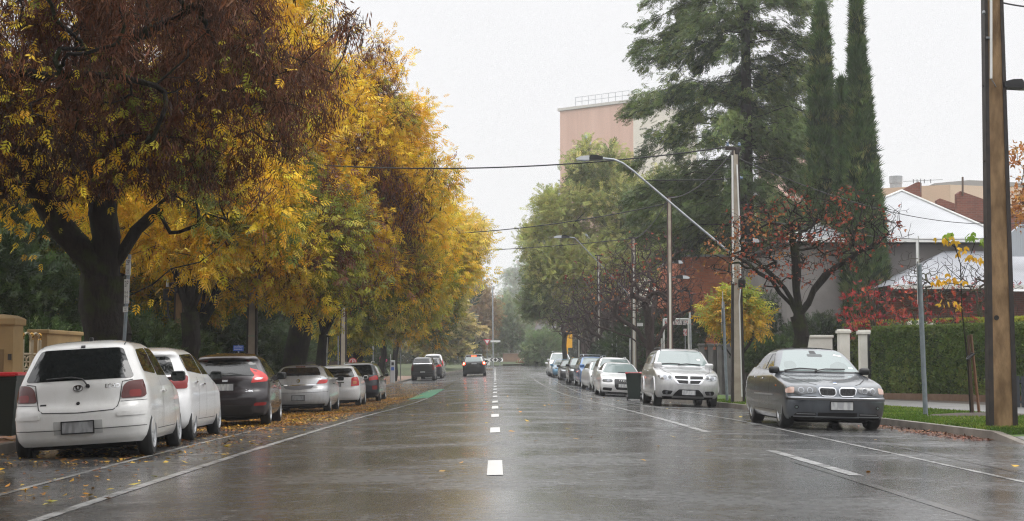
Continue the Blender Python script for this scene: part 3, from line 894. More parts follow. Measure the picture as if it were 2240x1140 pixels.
# dark plum hatchback
root = place_car('parked_car', 'dark plum hatchback with high red tail lights and fallen leaves on its roof', 'car', LK, -5.42, 30.8, 3.8, None)
S = variant(S_HATCH, L=3.95, W=1.722, H=1.481)
c = Car(S, P_PLUM, root); c.wheels('ten', ALLOY, .19)
std_glass(c, .99, 1.41, doors=2, rz=(1.0, 1.32), rw=.84, tail=.34)
for sg in (1, -1):
    tp = [(.50, .855), (.54, .97), (.615, 1.09), (.66, 1.09), (.74, 1.0), (.80, .95), (.80, .88)]
    c.patch('B', [(sg * x, z) for x, z in tp][::sg], TAILB, 'taillight', off=.013, h=.04, rnd=.02)
    c.patch('R' if sg > 0 else 'L', [(-1.82, .88), (-1.64, 1.17), (-1.55, 1.0), (-1.56, .92)], TAILB, 'taillight', off=.012, h=.04)
    c.patch('B', [(sg * x, z) for x, z in ((.56, .915), (.58, .945), (.73, .96), (.70, .92))][::sg], AMBER if 0 else CLEAR, 'reversing_lamp', off=.016, h=.04, rnd=.01)
    c.patch('B', [(sg * x, z) for x, z in ((.55, .40), (.58, .465), (.80, .47), (.78, .41))][::sg], TAIL, 'reflector', off=.006)
c.plate('B', -.02, .775); c.mirrors(.72, 1.0, BLACK_PL, sz=(.21, .09, .15)); c.handles([(-.42, .86), (-1.02, .89)], P_PLUM)
c.text('B', 'Zetec', .47, .70, .07, .15, CHROME)
mb = MB(); mb.box((0, ry(S, .90) - .01, .90), (.115, .014, .045), bev=.006); mb.build('badge', CHROME, root)
c.patch('B', [(-.55, .24), (.55, .24), (.52, .42), (-.52, .42)], BLACK_PL, 'bumper_insert', off=.006)
mb = MB()
c.strip(mb, 'B', [(-.56, 1.0), (-.52, .66), (-.44, .62), (0, .60), (.44, .62), (.52, .66), (.56, 1.0)], .009)
c.strip(mb, 'B', [(-.84, .50), (0, .49), (.84, .50)], .009); mb.build('panel_gaps', SEAM, root)

# silver coupe hatch
root = place_car('parked_car', 'silver three-door hatchback with chrome boot strip, behind the dark plum car', 'car', LK, -5.74, 44.85, 1.0, None)
S = S_ASTRA
c = Car(S, P_SILVER, root); c.wheels('five', ALLOY, .2)
c.patch('B', [(-.62, 1.09), (.62, 1.09), (.60, 1.15), (.50, 1.325), (-.50, 1.325), (-.60, 1.15)], GLASS_DARK, 'rear_window', rnd=.07)
std_glass(c, .99, 1.36, doors=1, rear=False, bpill=-.45, tail=.5)
c.mir('B', [(.50, .83), (.62, 1.03), (.68, 1.06), (.83, 1.06), (.85, .99), (.80, .87), (.72, .84)], CLEAR, 'taillight', off=.010, h=.04)
c.mir('B', [(.52, .835), (.60, .955), (.83, .955), (.80, .86), (.72, .84)], TAILB, 'stop_lamp', off=.013, h=.04)
c.patch('B', [(-.49, .80), (.49, .80), (.51, .825), (-.51, .825)], CHROME, 'boot_strip', off=.012, rnd=.008)
c.patch('B', [(-.45, .785), (-.36, .70), (0, .665), (.36, .70), (.45, .785)], M_('dark_grey_trim', (.19, .19, .20), .4), 'boot_panel', off=.004)
c.patch('B', [(-.30, .35), (.30, .35), (.30, .53), (-.30, .53)], M_('pale_bumper_recess', (.46, .46, .47), .5), 'plate_recess', off=.006, rnd=.01)
c.plate('B', 0, .44, mat=PLATEGREY)
c.patch('B', [(-.14, 1.338), (.14, 1.338), (.14, 1.362), (-.14, 1.362)], TAIL, 'high_stop_lamp', off=.012, rnd=.008)
mb = MB(); c.ring(mb, 'B', 0, .93, .045, .045, .012); c.ring(mb, 'B', .01, .93, .018, .03, .012); mb.build('badge', CHROME, root)
mb = MB(); c.strip(mb, 'B', [(-.87, .60), (0, .585), (.87, .60)], .010); c.strip(mb, 'T', [(.5, -1.25), (.5, -.2)], .014); c.strip(mb, 'T', [(-.5, -1.25), (-.5, -.2)], .014); mb.build('panel_gaps', SEAM, root)
c.mirrors(.72, .98, BLACK_PL, sz=(.20, .09, .13)); c.handles([(-.35, .83)], BLACK_PL)
mb = MB(); mb.tube([(.0, -1.1, 1.42), (.0, -1.3, 1.62)], .006, 5); mb.build('aerial', BLACK_PL, root)
c.wiper('B', [(0, 1.06), (-.1, 1.10), (-.38, 1.16)], .011, 'rear_wiper')

# white hatchback with tall tail light
root = place_car('parked_car', 'white hatchback with upright red tail light, between the silver hatchback and the navy wagon', 'car', LK, -5.55, 52.8, 1.5, None)
S = variant(S_HATCH, L=4.18, W=1.695, H=1.475, res=.07)
c = Car(S, P_CLEANWHITE, root); c.wheels('ten', HUBCAP, .185)
std_glass(c, 1.0, 1.41, doors=2, rz=(1.02, 1.33), rw=.86)
c.mir('B', [(.53, .70), (.55, .98), (.62, 1.02), (.78, 1.02), (.80, .72)], TAILB, 'taillight', off=.012, h=.05, rnd=.02)
for sg in (1, -1): c.patch('B', [(sg * x, z) for x, z in ((.60, .78), (.60, .88), (.72, .88), (.72, .78))][::sg], AMBER, 'indicator_lamp', off=.016)
c.plate('B', 0, .74); c.patch('B', [(-.30, .83), (.30, .83), (.30, .86), (-.30, .86)], BLACK_PL, 'boot_handle', off=.012, rnd=.01)
c.mirrors(.74, 1.0, P_CLEANWHITE)

# navy wagon
root = place_car('parked_car', 'navy wagon with silver roof rails, last before the bare kerb', 'car', LK, -5.5, 61, 0, None)
S = variant(S_SUV, L=4.56, W=1.78, H=1.62, res=.07, zb=.22)
c = Car(S, P_NAVY, root); c.wheels('five', ALLOY, .2)
std_glass(c, 1.06, 1.55, rz=(1.08, 1.48), rw=.82)
c.mir('B', [(.48, .86), (.48, .98), (.70, 1.06), (.82, 1.06), (.84, .90)], TAILB, 'taillight', off=.012, h=.05)
c.mir('B', [(.60, .50), (.60, .66), (.80, .66), (.80, .50)], TAIL, 'reflector', off=.006)
c.plate('B', 0, .85); c.mirrors(.85, 1.06, BLACK_PL); c.rail(.54, -1.7, .2, ALLOY)

# black utility
root = place_car('utility_vehicle', 'black utility with hard tray cover and chrome tailgate strip, beyond the bare kerb', 'utility', LK, -5.5, 114.5, 0, None)
S = dict(variant(S_SUV, L=5.3, W=1.86, H=1.82, res=.09, zb=.36))
S['r'] = .39
c = Car(S, P_BLACK, root); c.wheels('five', ALLOY, .24)
std_glass(c, 1.22, 1.74, rz=(1.38, 1.70), rw=.86)
c.patch('B', [(-.70, 1.29), (.70, 1.29), (.70, 1.33), (-.70, 1.33)], CHROME, 'tailgate_strip', off=.02, rnd=.01)
c.mir('B', [(.72, .80), (.72, 1.24), (.87, 1.24), (.87, .80)], TAILDARK, 'taillight', off=.012)
c.plate('B', 0, .66); c.mirrors(1.0, 1.28, BLACK_PL)
mb = MB(); mb.box((0, -2.64, .56), (1.6, .12, .16), bev=.03); mb.build('rear_bumper', BLACK_PL, root)

root = place_car('parked_car', 'dark grey four-wheel drive with red tail lights, in front of the black utility', 'car', LK, -5.2, 122, 0, None)
S = variant(S_SUV, L=4.6, W=1.82, H=1.72, res=.09)
c = Car(S, P_NAVY, root); c.wheels('five', ALLOY, .22); std_glass(c, 1.1, 1.64, rz=(1.14, 1.58), rw=.8)
c.mir('B', [(.45, .98), (.45, 1.08), (.70, 1.18), (.84, 1.18), (.86, 1.0)], TAILB, 'taillight', off=.012); c.plate('B', 0, .85)
root = place_car('parked_van', 'pale silver van with high roof, farthest along the left kerb', 'van', LK, -5.35, 129.5, 0, None)
S = variant(S_SUV, L=5.0, W=1.9, H=2.0, res=.09)
c = Car(S, P_SILVERPALE, root); c.wheels('five', HUBCAP, .22); std_glass(c, 1.3, 1.9, rz=(1.3, 1.85), rw=.86)
c.mir('B', [(.76, .8), (.76, 1.5), (.87, 1.5), (.89, .8)], TAILB, 'taillight', off=.012)

# black four-wheel drive driving away with its brake lights on
root = place_car('moving_car', 'black four-wheel drive on the road with its brake lights lit', 'car', None, -1.73, 125.4, 0, None)
S = variant(S_SUV, L=4.8, W=1.98, H=1.80, res=.08)
S['rear'] = [(.255, -2.25), (.42, -2.37), (.75, -2.40), (1.1, -2.37), (1.2, -2.33), (1.6, -2.10), (1.70, -2.02), (1.75, -1.85), (1.785, -1.4), (1.80, -.9)]
S['width'] = [(.255, .90), (.4, .96), (.7, .99), (1.0, .985), (1.15, .95), (1.4, .87), (1.65, .77), (1.73, .68), (1.775, .5), (1.80, .1)]
c = Car(S, P_BLACK, root); c.wheels('five', ALLOY, .25); std_glass(c, 1.2, 1.70, rz=(1.24, 1.62), rw=.84, back=GLASS_SCREEN)
c.mir('B', [(.74, .98), (.74, 1.20), (.93, 1.22), (.96, .98)], BRAKE, 'brake_lamp', off=.02)
for sg in (1, -1): c.blob('B', sg * .85, 1.10, (.06, .06), BRAKEHOT, 'brake_bulb', .03, 'disc')
c.patch('B', [(-.20, 1.655), (.20, 1.655), (.20, 1.73), (-.20, 1.73)], BRAKE, 'high_brake_lamp', off=.02, rnd=.01)
c.plate('B', 0, 1.08, .42, .11); c.mirrors(1.0, 1.22, BLACK_PL, sz=(.26, .1, .17))
mb = MB(); mb.box((0, -1.0, 1.79), (1.36, 2.1, .045), bev=.02); mb.build('roof_panel', P_SILVERPALE, root)

# ---- right kerb ---------------------------------------------------
root = place_car('parked_car', 'steel grey sedan with twin oval grilles, beside the grass verge and leaf-filled gutter', 'car', RK, 5.73, 26.73, 0, None, -1)
c = Car(S_SEDAN, P_STEELGREY, root); c.wheels('seven', ALLOY, .215)
S = c.S
std_glass(c, .965, 1.36, doors=2, rear=True, ws=.92, bpill=-.22, tail=.28, rz=(1.1, 1.33), rw=.8)
c.patch('F', [(-.705, .955), (.705, .955), (.66, .975), (-.66, .975)], BLACK_PL, 'cowl', off=.010, rnd=.005)
for sg in (1, -1):
    q = lambda pts: [(sg * x, z) for x, z in pts][::sg]
    lamp = c.patch('F', q([(.36, .615), (.33, .69), (.40, .725), (.62, .735), (.78, .715), (.855, .665), (.84, .60), (.62, .575), (.52, .60)]), LAMPDK, 'headlight', off=.010, h=.04, rnd=.03)
    c.patch('F', q([(.71, .61), (.70, .705), (.78, .70), (.84, .66), (.83, .605)]), AMBER if 0 else M_('pale_amber_lens', (.55, .36, .29), .15, coat=1), 'indicator_lamp', off=.014, h=.04, rnd=.02)
    for x, z in ((.60, .655), (.46, .655)):
        for nm, rr, mt, of in (('lamp_ring', .050, LAMPIN, .014), ('projector_lens', .036, LAMPDK, .018)):
            c.patch('F', ellipse(sg * x, z, rr, rr, 16), mt, nm, off=of, h=.03, rnd=0, parent=lamp)
    g = c.patch('F', q([(.020, .60), (.025, .68), (.06, .705), (.29, .71), (.325, .68), (.30, .59), (.25, .555), (.06, .555)]), M_('soft_chrome', (.50, .51, .53), .25, .9), 'grille_surround', off=.016, h=.04, rnd=.03)
    g2 = c.patch('F', q([(.038, .605), (.042, .675), (.07, .69), (.28, .695), (.305, .67), (.285, .595), (.24, .57), (.07, .57)]), GRILLE, 'grille', off=.020, h=.04, rnd=.025)
    mb = MB()
    for i in range(9):
        x = .068 + i * .026
        h, n, d = c.cast('F', sg * x, .63); mb.box((sg * x, h.y + .024, .632), (.007, .014, .112))
    mb.build('grille_slats', M_('dark_chrome', (.10, .10, .105), .3, .6), g2)
    c.patch('F', ellipse(sg * .68, .375, .035, .032, 16), BLACK_PL, 'fog_lamp_bezel', off=.005, h=.03, rnd=0)
    c.patch('F', ellipse(sg * .68, .375, .020, .018, 12), GLASS_SCREEN, 'fog_lamp', off=.008, h=.03, rnd=0)
    c.patch('F', q([(.36, .235), (.36, .285), (.66, .285), (.72, .25), (.70, .235)]), BLACK_PL, 'air_intake', off=.004, rnd=.01)
    c.patch('F', q([(.37, .258), (.37, .268), (.67, .268), (.68, .258)]), M_('grey_trim', (.28, .29, .30), .4), 'intake_bar', off=.012, rnd=.003)
c.patch('F', [(-.33, .225), (.33, .225), (.33, .29), (-.33, .29)], GRILLE, 'air_intake', off=.004, rnd=.01)
c.patch('F', [(-.84, .492), (.84, .492), (.84, .525), (-.84, .525)], BLACK_PL, 'bumper_strip', off=.012, rnd=.008)
c.patch('F', [(-.85, .527), (.85, .527), (.85, .541), (-.85, .541)], M_('grey_chrome', (.36, .37, .39), .3, .8), 'bumper_trim', off=.012, rnd=.004)
c.patch('F', [(-.72, .215), (.72, .215), (.72, .224), (-.72, .224)], M_('grey_lip', (.3, .31, .32), .4), 'lip_trim', off=.012, rnd=.003)
c.plate('F', -.06, .405)
c.blob('F', .0, .775, (.040, .040), CHROME, 'badge', .010, 'disc'); c.blob('F', .0, .775, (.030, .030), M_('badge_blue', (.12, .2, .42), .3), 'badge_face', .014, 'disc')
for sg in (1, -1):
    mb = MB(); c.strip(mb, 'T', [(sg * .33, 2.06), (sg * .42, 1.98), (sg * .60, 1.55), (sg * .70, 1.0)], .012); mb.build('bonnet_gap', SEAM, root)
    mb = MB(); c.strip(mb, 'F', [(sg * .84, .57), (sg * .36, .55)], .009); mb.build('bumper_gap', SEAM, root)
c.wiper('F', [(.10, .965), (-.10, 1.0), (-.45, 1.0)], .012); c.wiper('F', [(.62, .965), (.35, 1.005), (0.05, .99)], .012)
c.patch('F', [(-.06, 1.29), (.06, 1.29), (.05, 1.345), (-.05, 1.345)], BLACK_PL, 'mirror_base', off=.009, rnd=.01)
c.patch('F', [(-.15, 1.235), (.12, 1.235), (.12, 1.285), (-.15, 1.285)], M_('interior_mirror', (.05, .06, .06), .3), 'interior_mirror', off=.0085, rnd=.02)
c.patch('F', [(-.50, 1.24), (-.35, 1.265), (-.38, 1.285), (-.52, 1.26)], WHITE_PAINT, 'windscreen_sticker', off=.010, rnd=.01)
c.patch('F', [(-.62, 1.02), (-.53, 1.03), (-.545, 1.06), (-.63, 1.05)], M_('pale_blue_sticker', (.5, .68, .72), .4), 'windscreen_sticker', off=.010, rnd=.01)
c.patch('F', [(.40, 1.02), (.60, 1.02), (.575, 1.14), (.42, 1.16), (.37, 1.09)], M_('seat_shape', (.15, .19, .185), .08, ior=1.9), 'front_seat', off=.0085, rnd=.05)
c.patch('F', [(-.56, 1.02), (-.2, 1.02), (-.22, 1.09), (-.38, 1.16), (-.52, 1.12)], bpy.data.materials['seat_shape'], 'front_seat', off=.0085, rnd=.05)
c.mirrors(.78, .99, BLACK_PL, sz=(.19, .10, .125)); c.handles([(-.10, .83), (-.98, .85)], CHROME)
c.both([(-.82, .545), (-.82, .57), (1.02, .57), (1.02, .545)], M_('side_moulding', (.26, .27, .28), .35), 'side_moulding', off=.010, rnd=.008)
c.both([(1.16, .71), (1.16, .735), (1.24, .735), (1.24, .71)], AMBER, 'side_repeater', off=.008, rnd=.008)
c.patch('T', [(-.42, -.65), (.42, -.65), (.42, -.15), (-.42, -.15)], GLASS_DARK, 'sunroof', off=.004)

# silver people mover
root = place_car('parked_car', 'silver four-wheel drive wagon with cross-shaped grille and black roof rails', 'car', RK, 5.40, 43.4, 0, None, -1)
c = Car(S_SUV, P_SILVERPALE, root); S = c.S; c.wheels('five', ALLOY, .225)
std_glass(c, 1.165, 1.605, ws=.92, bpill=-.25, tail=.3, rz=(1.2, 1.55))
for sg in (1, -1):
    q = lambda pts: [(sg * x, z) for x, z in pts][::sg]
    lamp = c.patch('F', q([(.47, .74), (.44, .87), (.60, .90), (.80, .895), (.84, .84), (.80, .755), (.62, .73)]), CLEAR, 'headlight', off=.010, h=.05, rnd=.02)
    c.patch('F', ellipse(sg * .66, .815, .055, .055, 14), LAMPIN, 'lamp_ring', off=.016, h=.04, rnd=0, parent=lamp)
    c.patch('F', ellipse(sg * .53, .815, .045, .045, 14), LAMPDK, 'lamp_ring', off=.016, h=.04, rnd=0, parent=lamp)
    c.patch('F', q([(.50, .335), (.44, .44), (.70, .455), (.74, .40), (.70, .335)]), BLACK_PL, 'fog_lamp_bezel', off=.006, rnd=.03)
    c.patch('F', ellipse(sg * .605, .39, .042, .042, 14), LAMPIN, 'fog_lamp', off=.012, h=.04, rnd=0)
    g2 = c.patch('F', q([(.030, .765), (.030, .855), (.41, .86), (.38, .775)]), GRILLE, 'grille', off=.024, h=.06, rnd=.01)
    g2 = c.patch('F', q([(.030, .645), (.030, .735), (.345, .74), (.27, .65)]), GRILLE, 'grille', off=.024, h=.06, rnd=.01)
c.patch('F', [(-.30, .625), (.30, .625), (.38, .69), (.47, .875), (-.47, .875), (-.38, .69)], CHROME, 'grille_surround', off=.018, h=.06, rnd=.03)
c.patch('F', [(-.44, .29), (.44, .29), (.40, .36), (.28, .485), (-.28, .485), (-.40, .36)], BLACK_PL, 'air_intake', off=.006, rnd=.04)
c.patch('F', [(-.46, .245), (.46, .245), (.44, .30), (-.44, .30)], M_('silver_skid_plate', (.32, .32, .32), .5, .4), 'skid_plate', off=.016, rnd=.02)
c.plate('F', 0, .40); c.rail(.56, -1.9, .2, BLACK_PL, .022)
c.mirrors(1.10, 1.16, P_SILVERPALE, sz=(.24, .12, .17)); c.handles([(-.15, 1.0), (-1.05, 1.02)], P_SILVERPALE)
c.wiper('F', [(.15, 1.17), (-.1, 1.20), (-.5, 1.18)], .014); c.wiper('F', [(.68, 1.17), (.4, 1.20), (.1, 1.19)], .014)
c.patch('F', [(-.53, 1.32), (-.42, 1.32), (-.42, 1.37), (-.53, 1.37)], WHITE_PAINT, 'windscreen_sticker', off=.010, rnd=.02)
mb = MB(); c.strip(mb, 'T', [(.45, 2.28), (.62, 2.0), (.72, 1.3)], .014); c.strip(mb, 'T', [(-.45, 2.28), (-.62, 2.0), (-.72, 1.3)], .014); mb.build('panel_gaps', SEAM, root)
for k in ('R', 'L'):
    for ya in S['axles']:
        an = [R(x) for x in range(8, 173, 12)]
        rr0, rr1 = S['r'] + .063, S['r'] + .12
        pts = [(ya + rr0 * math.cos(a), S['r'] + .01 + rr0 * math.sin(a)) for a in an] + [(ya + rr1 * math.cos(a), S['r'] + .01 + rr1 * math.sin(a)) for a in an[::-1]]
        c.patch(k, pts, P_SILVERPALE, 'wheel_arch', off=.022, h=.05, rnd=0)

# white sedan with deep grille
root = place_car('parked_car', 'white sedan with deep dark grille and four linked rings, beside the red-lidded bin', 'car', RK, 5.22, 62.4, 0, None, -1)
S = variant(S_SEDAN, L=4.70, W=1.83, H=1.43, res=.06)
c = Car(S, P_CLEANWHITE, root); c.wheels('seven', ALLOY, .22); std_glass(c, .975, 1.375, ws=.93)
c.patch('F', [(-.26, .30), (.26, .30), (.34, .42), (.36, .70), (.33, .73), (-.33, .73), (-.36, .70), (-.34, .42)], GRILLE, 'grille', off=.010, h=.06, rnd=.03)
mb = MB()
for k in range(4): c.ring(mb, 'F', -.108 + k * .072, .655, .045, .045, .007, 14, .02)
mb.build('badge', CHROME, root)
c.mir('F', [(.44, .60), (.43, .70), (.62, .73), (.82, .70), (.84, .64), (.80, .585), (.6, .58)], LAMPDK, 'headlight', off=.010, h=.05, rnd=.02)
c.mir('F', ellipse(.60, .655, .05, .045, 12), LAMPIN, 'lamp_ring', off=.016, h=.04, rnd=0)
c.mir('F', [(.46, .24), (.44, .36), (.80, .37), (.82, .27)], BLACK_PL, 'air_intake', off=.006, rnd=.03)
c.patch('F', [(-.80, .195), (.80, .195), (.80, .215), (-.80, .215)], M_('bumper_bar', (.6, .6, .6), .4), 'lip_trim', off=.014, rnd=.005)
c.plate('F', 0, .46, frame=False); c.mirrors(.80, 1.0, P_CLEANWHITE)
c.wiper('F', [(.12, .985), (-.4, 1.01)], .012)

root = place_car('parked_car', 'white four-wheel drive with roof rails, directly behind the white sedan', 'car', RK, 5.55, 69.1, 0, None, -1)
S = variant(S_SUV, L=4.6, W=1.84, H=1.68, res=.08)
c = Car(S, P_CLEANWHITE, root); c.wheels('five', ALLOY, .22); std_glass(c, 1.16, 1.60, ws=.92)
c.mir('F', [(.5, .76), (.47, .88), (.8, .88), (.83, .78)], LAMPDK, 'headlight', off=.010); c.patch('F', [(-.4, .66), (.4, .66), (.42, .84), (-.42, .84)], GRILLE, 'grille', off=.01)
c.mirrors(1.08, 1.14, P_CLEANWHITE, sz=(.24, .12, .17)); c.rail(.55, -1.8, .1, ALLOY)
root = place_car('parked_car', 'small white hatchback jutting out between the white and blue four-wheel drives', 'car', RK, 5.42, 74.6, 4.4, None, -1)
S = variant(S_HATCH, L=4.2, W=1.72, H=1.47, res=.08)
c = Car(S, P_CLEANWHITE, root); c.wheels('five', ALLOY, .2); std_glass(c, .99, 1.41)
c.mir('F', [(.5, .62), (.47, .74), (.76, .78), (.82, .66)], LAMPDK, 'headlight', off=.010); c.patch('F', [(-.4, .30), (.4, .30), (.42, .5), (-.42, .5)], GRILLE, 'grille', off=.01)
c.mirrors(.74, 1.0, P_CLEANWHITE, sz=(.22, .11, .15)); c.plate('F', 0, .5)

root = place_car('parked_car', 'mid blue four-wheel drive with a pale roof rack', 'car', RK, 5.55, 83.3, 2.2, None, -1)
S = variant(S_SUV, L=4.79, W=1.91, H=1.73, res=.08)
c = Car(S, P_BLUE, root); c.wheels('five', ALLOY, .23); std_glass(c, 1.19, 1.65, ws=.92)
c.mir('F', [(.50, .80), (.50, .92), (.80, .95), (.87, .86), (.80, .79)], CLEAR, 'headlight', off=.012); c.patch('F', [(-.42, .74), (.42, .74), (.44, .9), (-.44, .9)], GRILLE, 'grille', off=.01)
c.mir('F', [(.55, .40), (.55, .48), (.75, .48), (.75, .40)], BLACK_PL, 'fog_lamp', off=.008); c.plate('F', 0, .55)
c.mirrors(1.10, 1.18, P_BLUE, sz=(.26, .12, .18))
mb = MB()
for y in (.15, -1.0): mb.box((0, y, 1.815), (1.5, .07, .03), bev=.01)
for sg in (1, -1): mb.tube([(sg * .62, -1.7, 1.72), (sg * .62, -1.6, 1.80), (sg * .62, .3, 1.80), (sg * .62, .4, 1.72)], .02, 6)
mb.build('roof_rack', ALLOY, root)

for i, (lab, x, y, base, kw, pm, zc, zr, zl) in enumerate([
    ('black four-wheel drive tucked behind the blue one with the roof rack', 5.35, 91.0, S_SUV, dict(L=4.6, W=1.82, H=1.66), P_BLACK, 1.14, 1.58, .80),
    ('black sedan with pale bonnet sheen, between the dark four-wheel drive and light blue hatchback', 5.40, 104.6, S_SEDAN, dict(L=4.6, W=1.78, H=1.45), P_BLACK, .99, 1.395, .64),
    ('light blue hatchback with white headlights, in front of the white wagon with roof rack', 5.35, 117, S_HATCH, dict(L=4.1, W=1.70, H=1.50), P_LIGHTBLUE, 1.0, 1.43, .68),
    ('tall white wagon with a roof rack, behind the light blue hatchback', 5.45, 124.2, S_SUV, dict(L=4.9, W=1.94, H=2.0), P_CLEANWHITE, 1.38, 1.90, .92),
    ('white sedan farthest along the right kerb', 5.55, 132, S_SEDAN, dict(L=4.7, W=1.85, H=1.48), P_CLEANWHITE, 1.01, 1.42, .66)]):
    root = place_car('parked_car', lab, 'car', RK, x, y, 0, None, -1)
    S = variant(base, res=.09, **kw); c = Car(S, pm, root); c.wheels('five', ALLOY, .21); std_glass(c, zc, zr, ws=.92)
    c.mir('F', [(.5, zl), (.48, zl + .11), (.76, zl + .12), (.80, zl + .02)], CLEAR, 'headlight', off=.012)
    c.patch('F', [(-.4, zl - .12), (.4, zl - .12), (.42, zl + .04), (-.42, zl + .04)], GRILLE, 'grille', off=.01); c.plate('F', 0, zl - .22)
    c.mirrors(fy(S, zc) - .15, zc, pm, sz=(.23, .12, .16))
    if kw['H'] > 1.9:
        mb = MB()
        for yy in (.1, -.6, -1.3): mb.box((0, yy, 2.07), (1.45, .06, .03))
        for sg in (1, -1): mb.tube([(sg * .6, -1.8, 2.0), (sg * .6, -1.7, 2.08), (sg * .6, .3, 2.08), (sg * .6, .4, 2.0)], .02, 6)
        mb.build('roof_rack', ALLOY, root)

# faded red pickup across the far end
p = P(1168, 800, 178)
root = empty('parked_pickup', (p.x, 178, p.z), (0, 0, R(90))); tag(root, 'red pickup with white wheel arches parked across the end of the street', 'pickup')
S = variant(S_SUV, L=4.4, W=1.75, H=1.45, res=.1); c = Car(S, P_RED, root); c.wheels('five', WHITE_PAINT, .2); std_glass(c, .98, 1.38)
for k in ('R', 'L'):
    for ya in S['axles']:
        an = [R(x) for x in range(8, 173, 15)]; r0, r1 = S['r'] + .06, S['r'] + .16
        c.patch(k, [(ya + r0 * math.cos(a), S['r'] + r0 * math.sin(a)) for a in an] + [(ya + r1 * math.cos(a), S['r'] + r1 * math.sin(a)) for a in an[::-1]], WHITE_PAINT, 'wheel_arch', off=.02, rnd=0)
# ---------------------------------------------------------------- trees
def rng(seed): return np.random.default_rng(seed)


def in_blobs(r, n, blobs, shell=.0):
    """random points in a union of ellipsoids [(centre, radii, weight)]"""
    vol = np.array([b[1][0] * b[1][1] * b[1][2] * (b[2] if len(b) > 2 else 1) for b in blobs]); pk = r.choice(len(blobs), n, p=vol / vol.sum())
    d = r.normal(size=(n, 3)); d /= np.linalg.norm(d, axis=1, keepdims=True)
    rad = (shell + (1 - shell) * r.random(n)) ** (1 / 2.2) if shell == 0 else shell + (1 - shell) * r.random(n) ** .6
    c = np.array([b[0] for b in blobs], float)[pk]; q = np.array([b[1] for b in blobs], float)[pk]
    return c + d * rad[:, None] * q


def grow(seed, limbs, targets, r_trunk, r_tip=.007, seg=.4, wob=.10, droop=0.0, up=.25):
    """limbs: list of polylines (first is the trunk, the rest start on it); targets (n,3).
    Returns pos, parent, radius"""
    r = rng(seed); pos = []; par = []

    def add_line(pts, start):
        prev = start
        for i, p in enumerate(pts):
            p = np.array(p, float)
            if prev is not None:
                a = pos[prev]; L = np.linalg.norm(p - a); k = max(1, int(L / seg))
                for j in range(1, k + 1):
                    q = a + (p - a) * j / k
                    if j < k: q = q + r.normal(size=3) * wob * .25
                    pos.append(q); par.append(prev); prev = len(pos) - 1
            else:
                pos.append(p); par.append(-1); prev = len(pos) - 1
        return prev
    add_line(limbs[0], None)
    ntr = len(pos)
    for lb in limbs[1:]:
        A = np.array(pos); s = int(np.argmin(((A - np.array(lb[0]))**2).sum(1))); add_line(lb[1:], s)
    T = np.asarray(targets)
    A = np.zeros((len(pos) + len(T) * 40, 3)); A[:len(pos)] = pos; n = len(pos)
    low = np.zeros(len(A)); low[:max(1, int(ntr * .55))] = 3.0
    par = list(par) + [0] * (len(A) - n); par[n:] = [0] * (len(A) - n)
    d0 = np.array([np.min(((A[:n] - t)**2).sum(1)) for t in T]); order = np.argsort(d0 + r.random(len(T)) * d0.mean() * .6)
    for ti in order:
        t = T[ti]; d = np.sqrt(((A[:n] - t)**2).sum(1)) + low[:n] + np.maximum(0, A[:n, 2] - t[2]) * .35
        s = int(np.argmin(d)); a = A[s].copy(); L = np.linalg.norm(t - a)
        if L < seg * .3: continue
        k = min(38, max(2, int(L / seg)))
        pd = A[s] - A[par[s]] if par[s] >= 0 and s > 0 else np.array([0, 0, 1.0])
        pd = pd / (np.linalg.norm(pd) + 1e-6)
        c1 = a + (pd * .5 + np.array([0, 0, up])) * L * .4
        prev = s
        for j in range(1, k + 1):
            u = j / k; q = (1 - u)**2 * a + 2 * u * (1 - u) * c1 + u * u * t
            q = q + r.normal(size=3) * wob * min(1, L / 2) * (u * (1 - u) * 3 + .15) + np.array([0, 0, -droop * u * u * L])
            A[n] = q; par[n] = prev; prev = n; n += 1
    A = A[:n]; par = np.array(par[:n]); kids = np.zeros(n, int)
    np.add.at(kids, par[par >= 0], 1)
    tips = (kids == 0).sum(); e = max(1.5, math.log(max(tips, 2)) / math.log(max(r_trunk / r_tip, 1.5)))
    acc = np.where(kids == 0, r_tip**e, 0.0)
    for i in range(n - 1, 0, -1):
        if par[i] >= 0: acc[par[i]] += max(acc[i], r_tip**e)
    rad = acc**(1 / e)
    return A, par, np.minimum(rad, r_trunk * 1.05)


